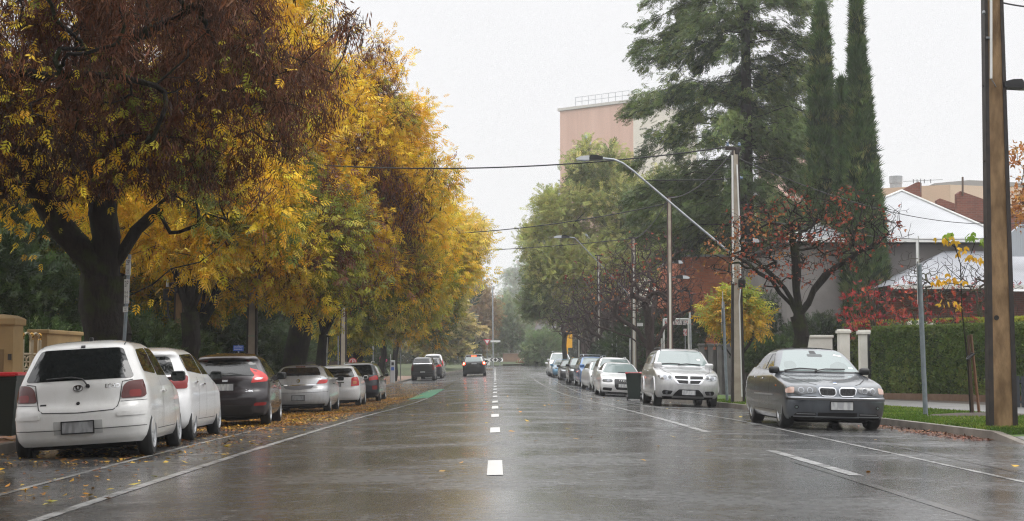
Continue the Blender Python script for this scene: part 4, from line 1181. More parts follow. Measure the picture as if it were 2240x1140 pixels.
def tubes_np(A, par, rad, flare=None):
    vs, fs = [], []; base = 0
    ch = np.where(par >= 0)[0]
    for lo, hi, k in ((.12, 9, 10), (.035, .12, 6), (.012, .035, 4), (0, .012, 3)):
        s = ch[(rad[ch] >= lo) & (rad[ch] < hi)]
        if not len(s): continue
        a, b = A[par[s]], A[s]
        r0 = np.minimum(rad[par[s]], np.where(rad[par[s]] > rad[s] * 1.6, rad[s] * 1.25, rad[par[s]])); r1 = rad[s]
        t = b - a; L = np.linalg.norm(t, axis=1, keepdims=True) + 1e-9; t = t / L
        ref = np.where(np.abs(t[:, 2:3]) < .9, np.array([[0, 0, 1.0]]), np.array([[1.0, 0, 0]]))
        x = np.cross(t, ref); x /= np.linalg.norm(x, axis=1, keepdims=True) + 1e-9; y = np.cross(t, x)
        a = a - t * np.minimum(L, r0[:, None] * .35); b = b + t * r1[:, None] * .2
        q = 2 * np.pi * np.arange(k) / k
        ring = x[:, None, :] * np.cos(q)[None, :, None] + y[:, None, :] * np.sin(q)[None, :, None]
        v0 = a[:, None, :] + ring * r0[:, None, None]; v1 = b[:, None, :] + ring * r1[:, None, None]
        v = np.concatenate([v0, v1], 1).reshape(-1, 3); m = len(s)
        i = np.arange(k); j = (i + 1) % k
        f = np.stack([i, i + k, j + k, j], -1)
        f = (f[None] + (np.arange(m) * 2 * k)[:, None, None]).reshape(-1, 4) + base
        vs.append(v); fs.append(f); base += len(v)
    return np.concatenate(vs), np.concatenate(fs)


def leaf_shape(kind):
    """template leaf: verts, quads; +x is the tip direction"""
    def rhomb(c, d, w, fold=.0):
        c = np.array(c, float); d = np.array(d, float); L = np.linalg.norm(d); n = np.cross(d / L, [0, 0, 1.0]); n /= np.linalg.norm(n) + 1e-9
        return np.array([c, c + d * .45 + n * w, c + d + np.array([0, 0, -.12 * L]), c + d * .45 - n * w])
    V = []
    if kind == 'ash':      # pinnate: paired narrow leaflets
        for t in (.28, .55, .80):
            for s in (1, -1): V.append(rhomb((t, 0, 0), (.26, .42 * s, -.10), .085))
        V.append(rhomb((.92, 0, -.02), (.42, 0, -.10), .085))
    elif kind == 'spray':  # feathery green spray
        for t in (.1, .35, .6, .85):
            for s in (1, -1): V.append(rhomb((t, 0, 0), (.34, .30 * s, .02), .07))
        V.append(rhomb((.9, 0, 0), (.4, 0, 0), .07))
    elif kind == 'keys':   # hanging bunch of dry winged seeds
        r = rng(3)
        for i in range(6):
            V.append(rhomb(r.normal(size=3) * [.35, .32, .32], (.8 + .3 * r.random(), r.normal() * .36, r.normal() * .36), .085))
    elif kind == 'blade': V.append(rhomb((0, 0, 0), (1, 0, 0), .21))
    elif kind == 'pair':
        V.append(rhomb((0, 0, 0), (.9, .45, -.1), .25)); V.append(rhomb((0, 0, 0), (.9, -.45, -.1), .25))
    elif kind == 'star':
        for k in range(5):
            q = (k - 2) * .75; V.append(rhomb((0, 0, 0), (math.cos(q), math.sin(q), -.15), .14))
    elif kind == 'needle': 
        for k in range(5):
            q = (k - 2) * .22; V.append(rhomb((k * .05, 0, 0), (math.cos(q), math.sin(q), .06 * (k - 2)), .045))
    V = np.array(V); n = len(V)
    return V.reshape(-1, 3), np.arange(n * 4).reshape(n, 4)


def scatter(tpl, pos, dirs, size, roll, col, rs=None):
    """place leaf templates; dirs (n,3) tip direction, col (n,3)"""
    V, Fq = tpl; n = len(pos)
    d = dirs / (np.linalg.norm(dirs, axis=1, keepdims=True) + 1e-9)
    ref = np.where(np.abs(d[:, 2:3]) < .95, np.array([[0, 0, 1.0]]), np.array([[1.0, 0, 0]]))
    x = np.cross(ref, d); x /= np.linalg.norm(x, axis=1, keepdims=True) + 1e-9; y = np.cross(d, x)
    c, s = np.cos(roll)[:, None], np.sin(roll)[:, None]; X = x * c + y * s; Y = -x * s + y * c
    P_ = pos[:, None, :] + size[:, None, None] * (V[None, :, 0:1] * d[:, None, :] + V[None, :, 1:2] * X[:, None, :] + V[None, :, 2:3] * Y[:, None, :])
    f = (Fq[None] + (np.arange(n) * len(V))[:, None, None]).reshape(-1, 4)
    return P_.reshape(-1, 3), f, np.repeat(col, len(V), 0)


def merge(parts):
    vs, fs, cs = [], [], []; b = 0
    for v, f, c in parts:
        vs.append(v); fs.append(f + b); cs.append(c); b += len(v)
    return np.concatenate(vs), np.concatenate(fs), np.concatenate(cs)


def vnoise(p, s, seed=0):
    """smooth pseudo-noise in [0,1] from sums of sines"""
    r = rng(900 + seed); o = np.zeros(len(p))
    for k in range(7):
        w = r.normal(size=3) * s * (1 + .45 * k); o += np.sin(p @ w + r.random() * 6.28) / (1 + .35 * k)
    return np.clip(.5 + o / 4.2, 0, 1)


def palette(r, pos, cols, weights=None, clump=.8, seed=0, jit=.18):
    """leaf colours that change from clump to clump"""
    t = vnoise(pos, clump, seed); t = np.clip(t + r.normal(size=len(pos)) * .10, 0, .999)
    cols = np.array(cols, float); w = np.cumsum(weights if weights is not None else np.ones(len(cols))); w = w / w[-1]
    rank = np.argsort(np.argsort(t)) / len(t)
    i = np.searchsorted(w, rank); c = cols[np.clip(i, 0, len(cols) - 1)]
    return np.clip(c * np.exp(r.normal(size=(len(pos), 1)) * jit) * np.exp(r.normal(size=(len(pos), 3)) * jit * .35), 0, 1)


LEAF = leaf_mat('leaves', .38)
LEAF_DARK = leaf_mat('evergreen_leaves', .22, .45)
DRY = leaf_mat('dry_seed_bunches', .18, .6)
BARK_DARK = bark_mat('dark_wet_bark', (.010, .008, .007), (.030, .024, .019), (.028, .034, .010))
BARK_GREY = bark_mat('grey_brown_bark', (.035, .027, .022), (.085, .068, .056), (.06, .065, .02))
BARK_PURPLE = bark_mat('bare_twig_bark', (.045, .030, .028), (.085, .060, .055))

YEL = [(.82, .52, .025), (.88, .60, .045), (.74, .42, .018), (.62, .46, .035)]
YGRN = [(.36, .33, .03), (.20, .22, .03), (.10, .13, .025)]
GRN = [(.06, .09, .02), (.045, .075, .02), (.09, .12, .03)]
BRN = [(.155, .058, .025), (.10, .038, .017), (.21, .085, .037), (.055, .024, .013)]


def leaves_on(r, A, par, rad, per, spread, rmax=.02, zmin=None):
    """anchor points and outward directions around thin twigs"""
    s = np.where((rad < rmax) & (par >= 0))[0]
    if zmin is not None: s = s[A[s, 2] > zmin]
    i = r.choice(s, int(per))
    u = r.random((len(i), 1)); p = A[par[i]] * (1 - u) + A[i] * u
    off = r.normal(size=(len(i), 3)) * spread
    t = A[i] - A[par[i]]; t /= np.linalg.norm(t, axis=1, keepdims=True) + 1e-9
    return p + off, off / (np.linalg.norm(off, axis=1, keepdims=True) + 1e-9) + t * .5


def make_tree(name, label, group, seed, limbs, blobs, ntip, r_trunk, leafspec, bark, leafm=LEAF, r_tip=.007, seg=.45, wob=.14, droop=0., up=.25, shell=0., cat='tree', crown_name='crown', keep=None):
    r = rng(seed); T = in_blobs(r, ntip, blobs, shell)
    if keep is not None: T = T[keep(T)]
    A, par, rad = grow(seed, limbs, T, r_trunk, r_tip, seg, wob, droop, up)
    b = np.array(limbs[0][0], float)
    # root flare
    h = A[:, 2] - b[2]; onl = rad > r_trunk * .8
    rad = np.where(onl, rad * (1 + .45 * np.exp(-np.maximum(h, 0) / .35)), rad)
    root = empty(name, b); tag(root, label, cat, group)
    v, f = tubes_np(A, par, rad)
    o = mesh_np('trunk', v - b, f, bark, root, smooth=True)
    parts = leafspec(r, A, par, rad)
    if parts:
        v, f, c = merge(parts)
        mesh_np(crown_name, v - b, f, leafm, root, col=c)
    return root, (A, par, rad)


def copy_tree(o, loc, rz=0, sc=1, label=None, parent=None):
    c = o.copy(); COL.objects.link(c)
    if parent is None:
        c.location = loc; c.rotation_euler = (0, 0, rz); c.scale = (sc, sc, sc * 1.0)
        if label: c['label'] = label
    else: c.parent = parent
    for ch in o.children: copy_tree(ch, None, parent=c)
    return c


ASH, KEYS, SPRAY, BLADE, PAIR, STAR, NEEDLE = [leaf_shape(k) for k in ('ash', 'keys', 'spray', 'blade', 'pair', 'star', 'needle')]


def ash_leaves(n_leaf, n_key, cols, weights, size=.30, spread=.28, clump=.55, keyf=None, leaff=None, keysize=.17, rmax=.02, cols_key=BRN):
    def fn(r, A, par, rad):
        out = []
        if n_leaf:
            p, d = leaves_on(r, A, par, rad, n_leaf, spread, rmax)
            if leaff is not None: m = leaff(p); p, d = p[m], d[m]
            d = d + np.array([0, 0, -.35]) + r.normal(size=d.shape) * .35
            out.append(scatter(ASH, p, d, size * (.7 + .6 * r.random(len(p))), r.normal(size=len(p)) * .7, palette(r, p, cols, weights, clump, 1)))
        if n_key:
            p, d = leaves_on(r, A, par, rad, n_key, spread * .8, rmax)
            if keyf is not None: m = keyf(p); p, d = p[m], d[m]
            d = np.array([0, 0, -1.0]) + r.normal(size=d.shape) * .42
            out.append(scatter(KEYS, p, d, keysize * (.7 + .7 * r.random(len(p))), r.random(len(p)) * 6.28, palette(r, p, cols_key, None, 1.4, 2, .22)))
        return out
    return fn


LT = 'deciduous street trees along the left kerb'
RT = 'bare street trees along the right kerb'


def vz(x, y): return VZ(x, y) - .05


# big seed-laden tree, nearest on the left
x0, y0 = -7.25, 27.3; z0 = vz(x0, y0)
limbs = [[(x0, y0, z0), (x0 + .05, y0, 1.6), (x0 - .05, y0, 2.6)],
         [(x0 - .05, y0, 2.6), (x0 - .75, y0 - .3, 3.5), (x0 - 1.2, y0 - .8, 4.6), (x0 - 1.7, y0 - 1.6, 6.2)],
         [(x0 - .05, y0, 2.6), (x0 + .0, y0 - .2, 4.2), (x0 + .25, y0 - .6, 5.0), (x0 - .2, y0 - 1.5, 7.5)],
         [(x0 - .05, y0, 2.6), (x0 + .55, y0, 3.5), (x0 + 1.15, y0 + .1, 4.1), (x0 + 1.3, y0, 5.2), (x0 + 2.2, y0 - .5, 7)],
         [(x0 + .05, y0, 1.9), (x0 + .8, y0 + .3, 2.5), (x0 + 1.9, y0 + .8, 3.2), (x0 + 3.0, y0 + .9, 4.4)],
         [(x0 - 1.2, y0 - .8, 4.6), (x0 - 1.6, y0 - 3.0, 4.9), (x0 - .6, y0 - 4.2, 5.6), (x0 + .9, y0 - 4.8, 5.5), (x0 + 2.0, y0 - 4.9, 5.3), (x0 + 2.5, y0 - 4.9, 5.75)],
         [(x0 + .25, y0 - .6, 5.0), (x0 + .9, y0 - 3, 6.2), (x0 + 2.6, y0 - 4.5, 6.7), (x0 + 4.2, y0 - 5, 7.0)]]
bl = [((x0 - .4, y0 - 2.6, 7.2), (4.4, 4.2, 3.2), 1.0), ((x0 + 2.2, y0 - 2.6, 6.2), (2.8, 3.2, 2.0), 1.2), ((x0 - 1.2, y0 - 2.8, 5.2), (3.4, 3.4, 1.5), 1.3), ((x0 + 1.6, y0 - 2.4, 4.9), (2.4, 2.6, 1.2), 1.0), ((x0 - 1.5, y0 - .9, 3.9), (1.2, 1.2, .9), 2.5), ((x0 + 1.5, y0 - .4, 3.7), (1.1, 1, .8), 2.5), ((x0 + .1, y0 - .8, 4.3), (.8, .8, .6), 2)]
MAIN_BROWN = make_tree('street_tree', 'large dark-trunked tree hung with brown seed bunches, behind the no-longer-green two-hour parking sign', LT, 11, limbs, bl, 1250, .42,
    ash_leaves(9000, 56000, YEL + YGRN, [3, 3, 1, 1, 1, 1, 0], size=.17, spread=.22, keysize=.115, keyf=lambda p: (vnoise(p, 1.5, 12) > .40) & (p[:, 2] > 4.0), leaff=lambda p: (vnoise(p, .8, 31) > .70) | (p[:, 2] < 4.5)), BARK_DARK, r_tip=.008, seg=.38, wob=.2, leafm=DRY)[0]
MAIN_BROWN['label'] = 'large dark-trunked tree hung with brown seed bunches, beside the two-hour parking sign'


def ashtree(label, seed, x, y, lean, blobs, ntip, rt, nl, nk, cols, w, fork=2.6, size=.32, key_xmin=None, **kw):
    z = vz(x, y); lx, ly = lean
    limbs = [[(x, y, z), (x + .03, y, z + 1.2), (x + lx * .15, y + ly * .1, z + fork)]]
    f = limbs[0][-1]
    for dx, dy, h in ((lx, ly, 6.5), (lx * .3 - 1.6, ly - 1.2, 6.2), (lx * .5 + 1.4, ly + 1.4, 7), (lx * .8 + .6, -1.6, 4.6), (lx * .5, ly, 8.5)):
        limbs.append([f, (f[0] + dx * .4, f[1] + dy * .4, f[2] + (h - fork) * .5), (f[0] + dx, f[1] + dy, z + h)])
    return make_tree('street_tree', label, LT, seed, limbs, blobs, ntip, rt, ash_leaves(nl, nk, cols, w, size=size, **kw), BARK_DARK, seg=.5, wob=.2)


# tall yellow tree behind the brown one
ashtree('tall bright yellow tree rising behind the brown seed-laden tree', 21, -8.1, 38.5, (.6, 0),
    [((-6.6, 37.5, 8.6), (2.7, 3.0, 3.4)), ((-8.6, 37.5, 5.6), (3.2, 3, 2.2)), ((-6.9, 36, 5.0), (2.4, 2.4, 1.6))], 460, .34, 16000, 700,
    YEL + YGRN, [4, 4, 3, 2, 2.2, 2, 1.0], size=.26, clump=.4)
# the main yellow crown over the road
ashtree('broad golden yellow tree with brown seed clusters overhanging the road', 22, -7.0, 50.6, (2.0, 0),
    [((-5.7, 48.5, 7.9), (3.7, 4.2, 3.4), 1), ((-3.6, 48.5, 6.3), (2.5, 3.4, 2.3), 1.2), ((-7.0, 48, 6.0), (3.0, 3.5, 2.6), 1), ((-2.6, 49.5, 4.5), (1.9, 2.6, 1.2), 1), ((-5.6, 48, 11.0), (1.4, 1.8, 1.7), .8), ((-2.9, 48.5, 9.2), (.9, 1, 1.1), 2), ((-1.6, 48.5, 7.4), (.8, 1, 1.0), 2), ((-4.0, 48, 10.6), (.8, 1, 1.2), 2)], 1000, .47, 46000, 15000,
    YEL + YGRN[:2] + BRN[:1], [5, 5, 3.5, 1.6, 1.0, .8, .5], size=.215, clump=.42, keysize=.15, keyf=lambda p: vnoise(p, .9, 17) > .5, leaff=lambda p: vnoise(p, .9, 17) < .72)
ashtree('yellow and dark green tree between the golden tree and the concrete pole', 23, -9.3, 44.5, (2.2, -.6),
    [((-6.6, 42.5, 5.0), (2.9, 2.8, 2.2)), ((-5.2, 42.5, 4.0), (2.0, 2.4, 1.5)), ((-8.2, 42, 6.2), (2.6, 2.6, 2))], 420, .30, 9500, 2200,
    YEL[1:] + YGRN[:2] + BRN[:1], [2, 2, 3, 2.4, 2.0, 1.5], size=.27, clump=.5)
ashtree('olive green tree with a slim trunk, behind the white hatchback', 24, -7.0, 58.6, (1.2, 0),
    [((-5.2, 57.5, 5.6), (3.2, 3.2, 2.3)), ((-3.8, 58, 5.0), (2.2, 2.6, 1.3)), ((-7.4, 57, 5.4), (2.6, 2.6, 2.4))], 420, .30, 10500, 2400,
    YGRN + YEL[2:] + GRN[:1] + BRN[:1], [2.4, 2.6, 2, 1.6, 1.6, 1.4, 1.2], size=.34, clump=.4)
ashtree('pale yellow tree reaching farthest over the road', 25, -6.9, 73, (2.6, 0),
    [((-3.8, 72, 6.9), (3.5, 3.4, 2.6)), ((-2.0, 72, 6.3), (2.1, 2.6, 1.8)), ((-5.4, 72, 5.6), (3.0, 3, 2.6))], 520, .33, 15000, 1500,
    [(.80, .62, .12), (.72, .56, .09), (.84, .58, .06)] + YGRN[:2], [3, 3, 2, 2.4, 1.2], size=.33, clump=.35)
ashtree('yellow green tree beyond the navy wagon', 26, -7.0, 90, (1.0, 0),
    [((-5.6, 89, 4.6), (3.0, 3, 2.2)), ((-6.2, 89, 7.0), (3.0, 3, 2.4))], 300, .28, 8000, 500,
    YGRN[:2] + YEL[2:], [3, 2.6, 1.2, 2], size=.40, clump=.3)
ashtree('leafy yellow green tree with leaning trunk, beside the black utility', 27, -7.2, 105, (1.0, 0),
    [((-6.0, 104, 5.0), (3.6, 3, 2.8)), ((-4.6, 104, 7), (3.0, 3, 2.6))], 300, .30, 8000, 900,
    YGRN + YEL[2:3], [2.5, 3, 2, 1], size=.42, clump=.3)
ashtree('small yellow green tree on the left footpath behind the navy wagon', 28, -7.3, 72, (.2, 0),
    [((-7.2, 71.5, 3.3), (1.7, 1.7, 1.3))], 130, .12, 3000, 0, YGRN[:2] + YEL[3:], [2.6, 2.4, 1.6], size=.34, fork=1.4)

# pale golden cedar on the lawn
def cedar(name, label, group, seed, x, y, z, H, Rb, cols, w, n_br, n_leaf, lsize, bark, hang=.25, leaf=SPRAY, base=.12, trunk_r=.3, mat=LEAF, droop=.15, power=.8, clip=None):
    r = rng(seed); trunk = [(x, y, z), (x + .05, y, z + H * .5), (x, y, z + H)]
    lim = [trunk]; pts = []
    for i in range(n_br):
        t = base + (1 - base) * (i + r.random()) / n_br
        L = Rb * (1 - t)**power * (.65 + .5 * r.random()) + .25; a = r.random() * 6.28
        c = np.array([x, y, z + H * t]); d = np.array([math.cos(a), math.sin(a), .12 - droop * .4])
        e = c + d * L; e[2] -= droop * L * .5 * r.random()
        if clip: e[0] = min(max(e[0], clip[0]), clip[1])
        lim.append([tuple(c), tuple((c + e) / 2 + np.array([0, 0, .12 * L])), tuple(e)])
        m = max(2, int(L * 2.2))
        for k in range(m):
            u = .3 + .7 * r.random(); q = c + (e - c) * u + np.array([r.normal() * .22 * L * (1.1 - u), r.normal() * .22 * L * (1.1 - u), .10 * L * math.sin(3.1 * u) - hang * r.random()]); pts.append(q)
    A, par, rad = grow(seed, lim, np.array(pts), trunk_r, .008, .5, .10, .0, .0)
    h = A[:, 2] - z; rad = np.where(rad > trunk_r * .6, trunk_r * (1.1 - .95 * np.clip(h / H, 0, 1)), rad)
    b = np.array([x, y, z]); root = empty(name, b); tag(root, label, 'tree', group)
    v, f = tubes_np(A, par, rad); mesh_np('trunk', v - b, f, bark, root, smooth=True)
    p, d = leaves_on(r, A, par, rad, n_leaf, .16, .03)
    if clip: m = (p[:, 0] > clip[0] - .3) & (p[:, 0] < clip[1] + .3); p, d = p[m], d[m]
    rd = p - np.array([x, y, 0]); rd[:, 2] = 0; rd /= np.linalg.norm(rd, axis=1, keepdims=True) + 1e-6
    d = rd * .9 + r.normal(size=d.shape) * .35 + np.array([0, 0, -hang])
    sz = lsize * (.6 + .8 * r.random(len(p)))
    v, f, c = scatter(leaf, p, d, sz, r.normal(size=len(p)) * .5, palette(r, p, cols, w, .45, seed))
    mesh_np('crown', v - b, f, mat, root, col=c)
    return root


cedar('golden_cedar', 'pale golden tiered cedar on the lawn behind the departing black car', None, 31, -5.2, 147, GZ(-5, 147), 12.2, 4.6,
      [(.48, .40, .14), (.36, .31, .10), (.16, .17, .06), (.56, .46, .19)], [3, 2, 1.6, 2.4], 90, 9000, .55, BARK_GREY, .1, droop=.2)
# dark tall conifer on the right behind the brick building
cedar('tall_conifer', 'tall dark evergreen with drooping feathery boughs, behind the street light pole', None, 33, 12.8, 74, -.1, 30, 8.1,
      [(.085, .125, .036), (.12, .17, .048), (.18, .23, .065), (.045, .075, .026)], [3, 3, 2.4, 1.4], 200, 54000, .32, BARK_DARK, .60, base=.24, clip=(6.9, 16.4), trunk_r=.42, mat=LEAF, droop=.38, power=.40)

# pale feathery green tree in front of the tower
def feathery(label, seed, x, y, z, blobs, ntip, nl, cols, w, size=.42, rt=.35, group=None, name='feathery_tree', fork=3.2):
    r = rng(seed)
    limbs = [[(x, y, z), (x, y, z + fork)]]; f = limbs[0][-1]
    for b in blobs: limbs.append([f, tuple((np.array(f) + np.array(b[0])) / 2 + np.array([0, 0, -.6])), tuple(np.array(b[0]) + np.array([0, 0, -.3]))])
    def lf(r, A, par, rad):
        p, d = leaves_on(r, A, par, rad, nl, .30, .02)
        d = d * .6 + r.normal(size=d.shape) * .5 + np.array([0, 0, .1])
        return [scatter(SPRAY, p, d, size * (.6 + .7 * r.random(len(p))), r.normal(size=len(p)) * .8, palette(r, p, cols, w, .4, seed))]
    return make_tree(name, label, group, seed, limbs, blobs, ntip, rt, lf, BARK_GREY, seg=.6, wob=.2, shell=.45)[0]


PALEG = [(.42, .43, .13), (.33, .36, .11), (.50, .48, .17), (.18, .21, .07)]
zg = GZ(8, 105)
feathery('wide pale green feathery tree below the pink tower', 41, 10.5, 108, zg,
    [((7.4, 107, 15.2), (2.5, 2.8, 2.0)), ((5.4, 106, 12.0), (2.6, 2.8, 2.0)), ((3.8, 106, 9.6), (2.0, 2.6, 1.8)), ((9.6, 105, 12.0), (3.0, 3, 2.3)), ((12.6, 106, 12.6), (2.8, 3, 2.6)), ((4.6, 105, 7.6), (2.4, 2.6, 1.7)), ((8.2, 104, 8.4), (3.0, 3, 1.9)), ((13.6, 105, 9), (3.0, 3, 2.6))], 700, 20000, PALEG, [3, 3, 2, 2], size=.5)
feathery('darker green tree under the wide pale one, behind the far poles', 42, 5.6, 118, GZ(8, 118),
    [((5.0, 117, 7.4), (2.6, 2.6, 1.7)), ((3.9, 117, 5.6), (2.0, 2.2, 1.3)), ((7.2, 116, 6.0), (2.8, 2.6, 1.8))], 320, 9000, [(.28, .32, .13), (.34, .37, .15), (.18, .22, .09)], None, size=.5)
feathery('yellowish green tree between the wide pale tree and the tall dark evergreen', 43, 15.0, 92, GZ(10, 92),
    [((13.2, 91, 9.6), (2.6, 2.8, 2.2)), ((12.2, 90, 6.8), (2.6, 2.6, 2.2)), ((16.0, 91, 8.0), (2.6, 2.8, 2.6))], 380, 11000, [(.36, .38, .09), (.25, .29, .07), (.15, .19, .05)], None, size=.46)

# cypresses
def cypress(label, seed, x, y, z, H, Rm, n, tipx=0, pw=.75):
    r = rng(seed); h = r.random(n)**.85; t = h
    prof = Rm * np.minimum(1, (1 - t)**pw * 1.35) * np.minimum(1, .72 + t * 1.1)
    a = r.random(n) * 6.28; k = .74 + .26 * r.random(n) + .34 * (vnoise(np.stack([np.cos(a), np.sin(a), t * H * .55], 1), 2.4, seed) - .4)
    p = np.stack([x + np.cos(a) * prof * k + tipx * t, y + np.sin(a) * prof * k, z + .3 + t * (H - .6)], 1)
    d = np.stack([np.cos(a) * .30, np.sin(a) * .30, np.ones(n)], 1) + r.normal(size=(n, 3)) * .26
    cols = palette(r, p, [(.060, .105, .034), (.085, .14, .044), (.15, .20, .065), (.030, .056, .022), (.26, .26, .10)], [3, 3, 2, 2.4, .4], 3.0, seed)
    v, f, c = scatter(NEEDLE, p, d, .26 + .26 * r.random(n), r.random(n) * 6.28, cols)
    b = np.array([x, y, z]); root = empty('pencil_cypress', b); tag(root, label, 'tree', 'pencil cypresses beside the white roofed house')
    mesh_np('crown', v - b, f, LEAF_DARK, root, col=c)
    mb = MB(); mb.tube([(0, 0, 0), (0, 0, H * .5), (tipx * .9, 0, H * .92)], [Rm * .42, Rm * .45, .05], 10); mb.build('trunk', BARK_DARK, root)


cypress('slim dark cypress, the left of the two tall ones', 51, 14.0, 62, .2, 16.3, .64, 8500, 0, .62)
cypress('widest and tallest dark cypress beside the white roof', 52, 15.3, 60, .2, 16.0, .86, 10500, -.25, 1.0)
cypress('short pointed cypress wedged between the two tall ones', 53, 14.62, 61, .2, 12.9, .36, 3600)


# bare street trees on the right
def bare(label, seed, x, y, lean, blobs, ntip, rt, bark=BARK_PURPLE, nl=0, cols=None, fork=1.7, group=RT, cat='tree', tipr=.006, size=.14, leaf=PAIR, extra=None, z=None, name='bare_tree', sub=None):
    z = vz(x, y) if z is None else z
    limbs = [[(x, y, z), (x + lean[0] * .3, y, z + fork * .6), (x + lean[0] * .6, y + lean[1] * .5, z + fork)]]; f = limbs[0][-1]
    for dx, dy, h in (extra or ((1.4, .3, 3.6), (-1.5, -.3, 3.4), (.3, 1.2, 4.4), (-.4, -1.2, 4.0), (2.4, -.4, 3.0), (-2.4, .3, 3.0))):
        limbs.append([f, (f[0] + dx * .4, f[1] + dy * .4, f[2] + (h - fork) * .6), (f[0] + dx, f[1] + dy, z + h)])
    def lf(r, A, par, rad):
        if not nl: return []
        p, d = leaves_on(r, A, par, rad, nl, .06, .014)
        if sub is not None: m = sub(p, r); p, d = p[m], d[m]
        d = d + np.array([0, 0, -.5]) + r.normal(size=d.shape) * .4
        return [scatter(leaf, p, d, size * (.6 + .7 * r.random(len(p))), r.random(len(p)) * 6.28, palette(r, p, cols, None, .9, seed))]
    return make_tree(name, label, group, seed, limbs, blobs, ntip, rt, lf, bark, r_tip=tipr, seg=.36, wob=.13, cat=cat, up=.12)[0]


RUST = [(.26, .055, .03), (.34, .075, .035), (.19, .04, .025), (.40, .16, .05)]
bare('bare dark tree with rust red leaf remnants, behind the steel grey sedan', 61, 8.35, 40, (-.1, 0),
     [((8.4, 39.6, 4.6), (2.3, 2.2, 1.5)), ((9.7, 39.6, 4.7), (1.7, 1.8, 1.2)), ((7.0, 39.4, 4.0), (1.4, 1.6, 1.1))], 2300, .20, BARK_DARK, 2600, RUST, fork=2.4, size=.085, tipr=.0055,
     extra=((.5, .0, 3.5), (-.9, -.2, 3.7), (.25, .6, 4.8), (1.8, -.3, 4.3), (2.6, .2, 4.7), (-1.7, .2, 4.1), (-.3, -.8, 4.9)), sub=lambda p, r: vnoise(p, 1.1, 7) > .50)
bt = bare('bare purple-brown tree with mossy limbs, beside the pole carrying the street name plate', 62, 7.1, 66, (-.1, 0),
     [((7.0, 65.6, 4.9), (2.4, 2.8, 2.2)), ((8.4, 65.6, 4.1), (1.2, 2.0, 1.4)), ((5.0, 65.6, 4.5), (1.9, 2, 1.7))], 2300, .25, BARK_PURPLE, 260, RUST, fork=1.9, tipr=.007)
b2 = bare('bare spreading tree with one sprig of orange leaves, behind the blue four-wheel drive', 63, 7.7, 96, (-.2, 0),
     [((6.6, 95.6, 5.0), (3.4, 2.8, 2.3)), ((4.8, 95.6, 4.2), (2.2, 2.2, 1.7)), ((9.0, 95.6, 4.6), (2.4, 2.4, 2.0))], 1900, .24, BARK_PURPLE, 260, [(.55, .22, .08)], fork=1.8, tipr=.009, sub=lambda p, r: vnoise(p, .7, 3) > .68)
copy_tree(bt, (8.0, 82, vz(8, 82)), R(130), .98, 'bare brown tree standing second behind the white sedan')
copy_tree(b2, (7.4, 111, vz(7.4, 111)), R(70), .95, 'bare tree with a dark double trunk, behind the light blue hatchback')
copy_tree(bt, (7.6, 124, vz(7.6, 124)), R(250), .92, 'bare tree farthest along the right kerb')

# small yellow tree by the brick building
def yl(r, A, par, rad):
    p, d = leaves_on(r, A, par, rad, 1900, .15, .02)
    return [scatter(ASH, p, d + np.array([0, 0, -.5]) + r.normal(size=d.shape) * .3, .36 * (.7 + .5 * r.random(len(p))), r.normal(size=len(p)) * .7, palette(r, p, [(.55, .34, .03), (.42, .40, .05), (.28, .33, .05)], None, .5, 4))]
xx, yy_ = 8.5, 51; zz = vz(xx, yy_)
make_tree('small_tree', 'small yellow and lime leaved tree in front of the red brick building', None, 64, [[(xx, yy_, zz), (xx - .1, yy_, zz + 1.3)], [(xx - .1, yy_, zz + 1.3), (xx - .6, yy_, zz + 2.1)], [(xx - .1, yy_, zz + 1.3), (xx + .5, yy_, zz + 2.2)]],
          [((xx - .4, yy_, 2.75), (.80, .7, .5)), ((xx + .35, yy_, 2.6), (.5, .7, .4)), ((xx, yy_, 3.1), (.6, .6, .4))], 110, .07, yl, BARK_DARK, seg=.3)

# red-leaved shrubs behind the hedge
REDL = [(.36, .022, .022), (.44, .035, .025), (.28, .02, .03), (.50, .09, .04)]
for i, (x, y, s, lab) in enumerate([(13.9, 53.5, 1.0, 'red-leaved maple nearest the pencil cypresses, behind the upper hedge'), (16.0, 54.0, 1.0, 'tall half-bare red maple between the steel post and the concrete pole, behind the upper hedge'), (18.2, 54.5, 1.05, 'red maple rising behind the tapered concrete pole')]):
    bare(lab, 70 + i, x, y, (0, 0), [((x, y, 2.6), (1.5, 1.2, .8)), ((x + .2, y, 3.7), (1.4, 1.2, .9 if i else .5)), ((x - .1, y, 4.5 if i else 3.4), (1.2, 1.1, .8 if i else .4))], 620, .09, BARK_GREY, 420 if i else 520, REDL, fork=.5, group='red maples behind the upper hedge', size=.13, leaf=STAR, tipr=.0075, z=.2,
         extra=((.5, .2, 2.6), (-.6, -.2, 2.7), (.1, .4, 3.6), (-.3, -.3, 3.4), (1.0, 0, 2.4), (-1.0, .1, 2.4)), sub=lambda p, r: r.random(len(p)) < np.clip(.95 - (p[:, 2] - 2.6) * .55, .04, 1), name='red_maple')
# sparse orange tree at the right edge
bare('sparse tree with few orange leaves at the far right, behind the tapered concrete pole', 75, 18.6, 46, (-.2, 0), [((17.6, 46, 7.0), (2.1, 1.8, 1.5)), ((16.9, 46, 5.9), (1.2, 1.4, .8))], 260, .13, BARK_GREY, 1100, [(.50, .24, .05), (.42, .16, .04)], fork=3.2, group=None, size=.15, z=.3, name='sparse_tree',
     extra=((-.8, 0, 5.4), (-1.2, .3, 6.4), (.3, -.3, 7.2), (-.4, .2, 7.6)))
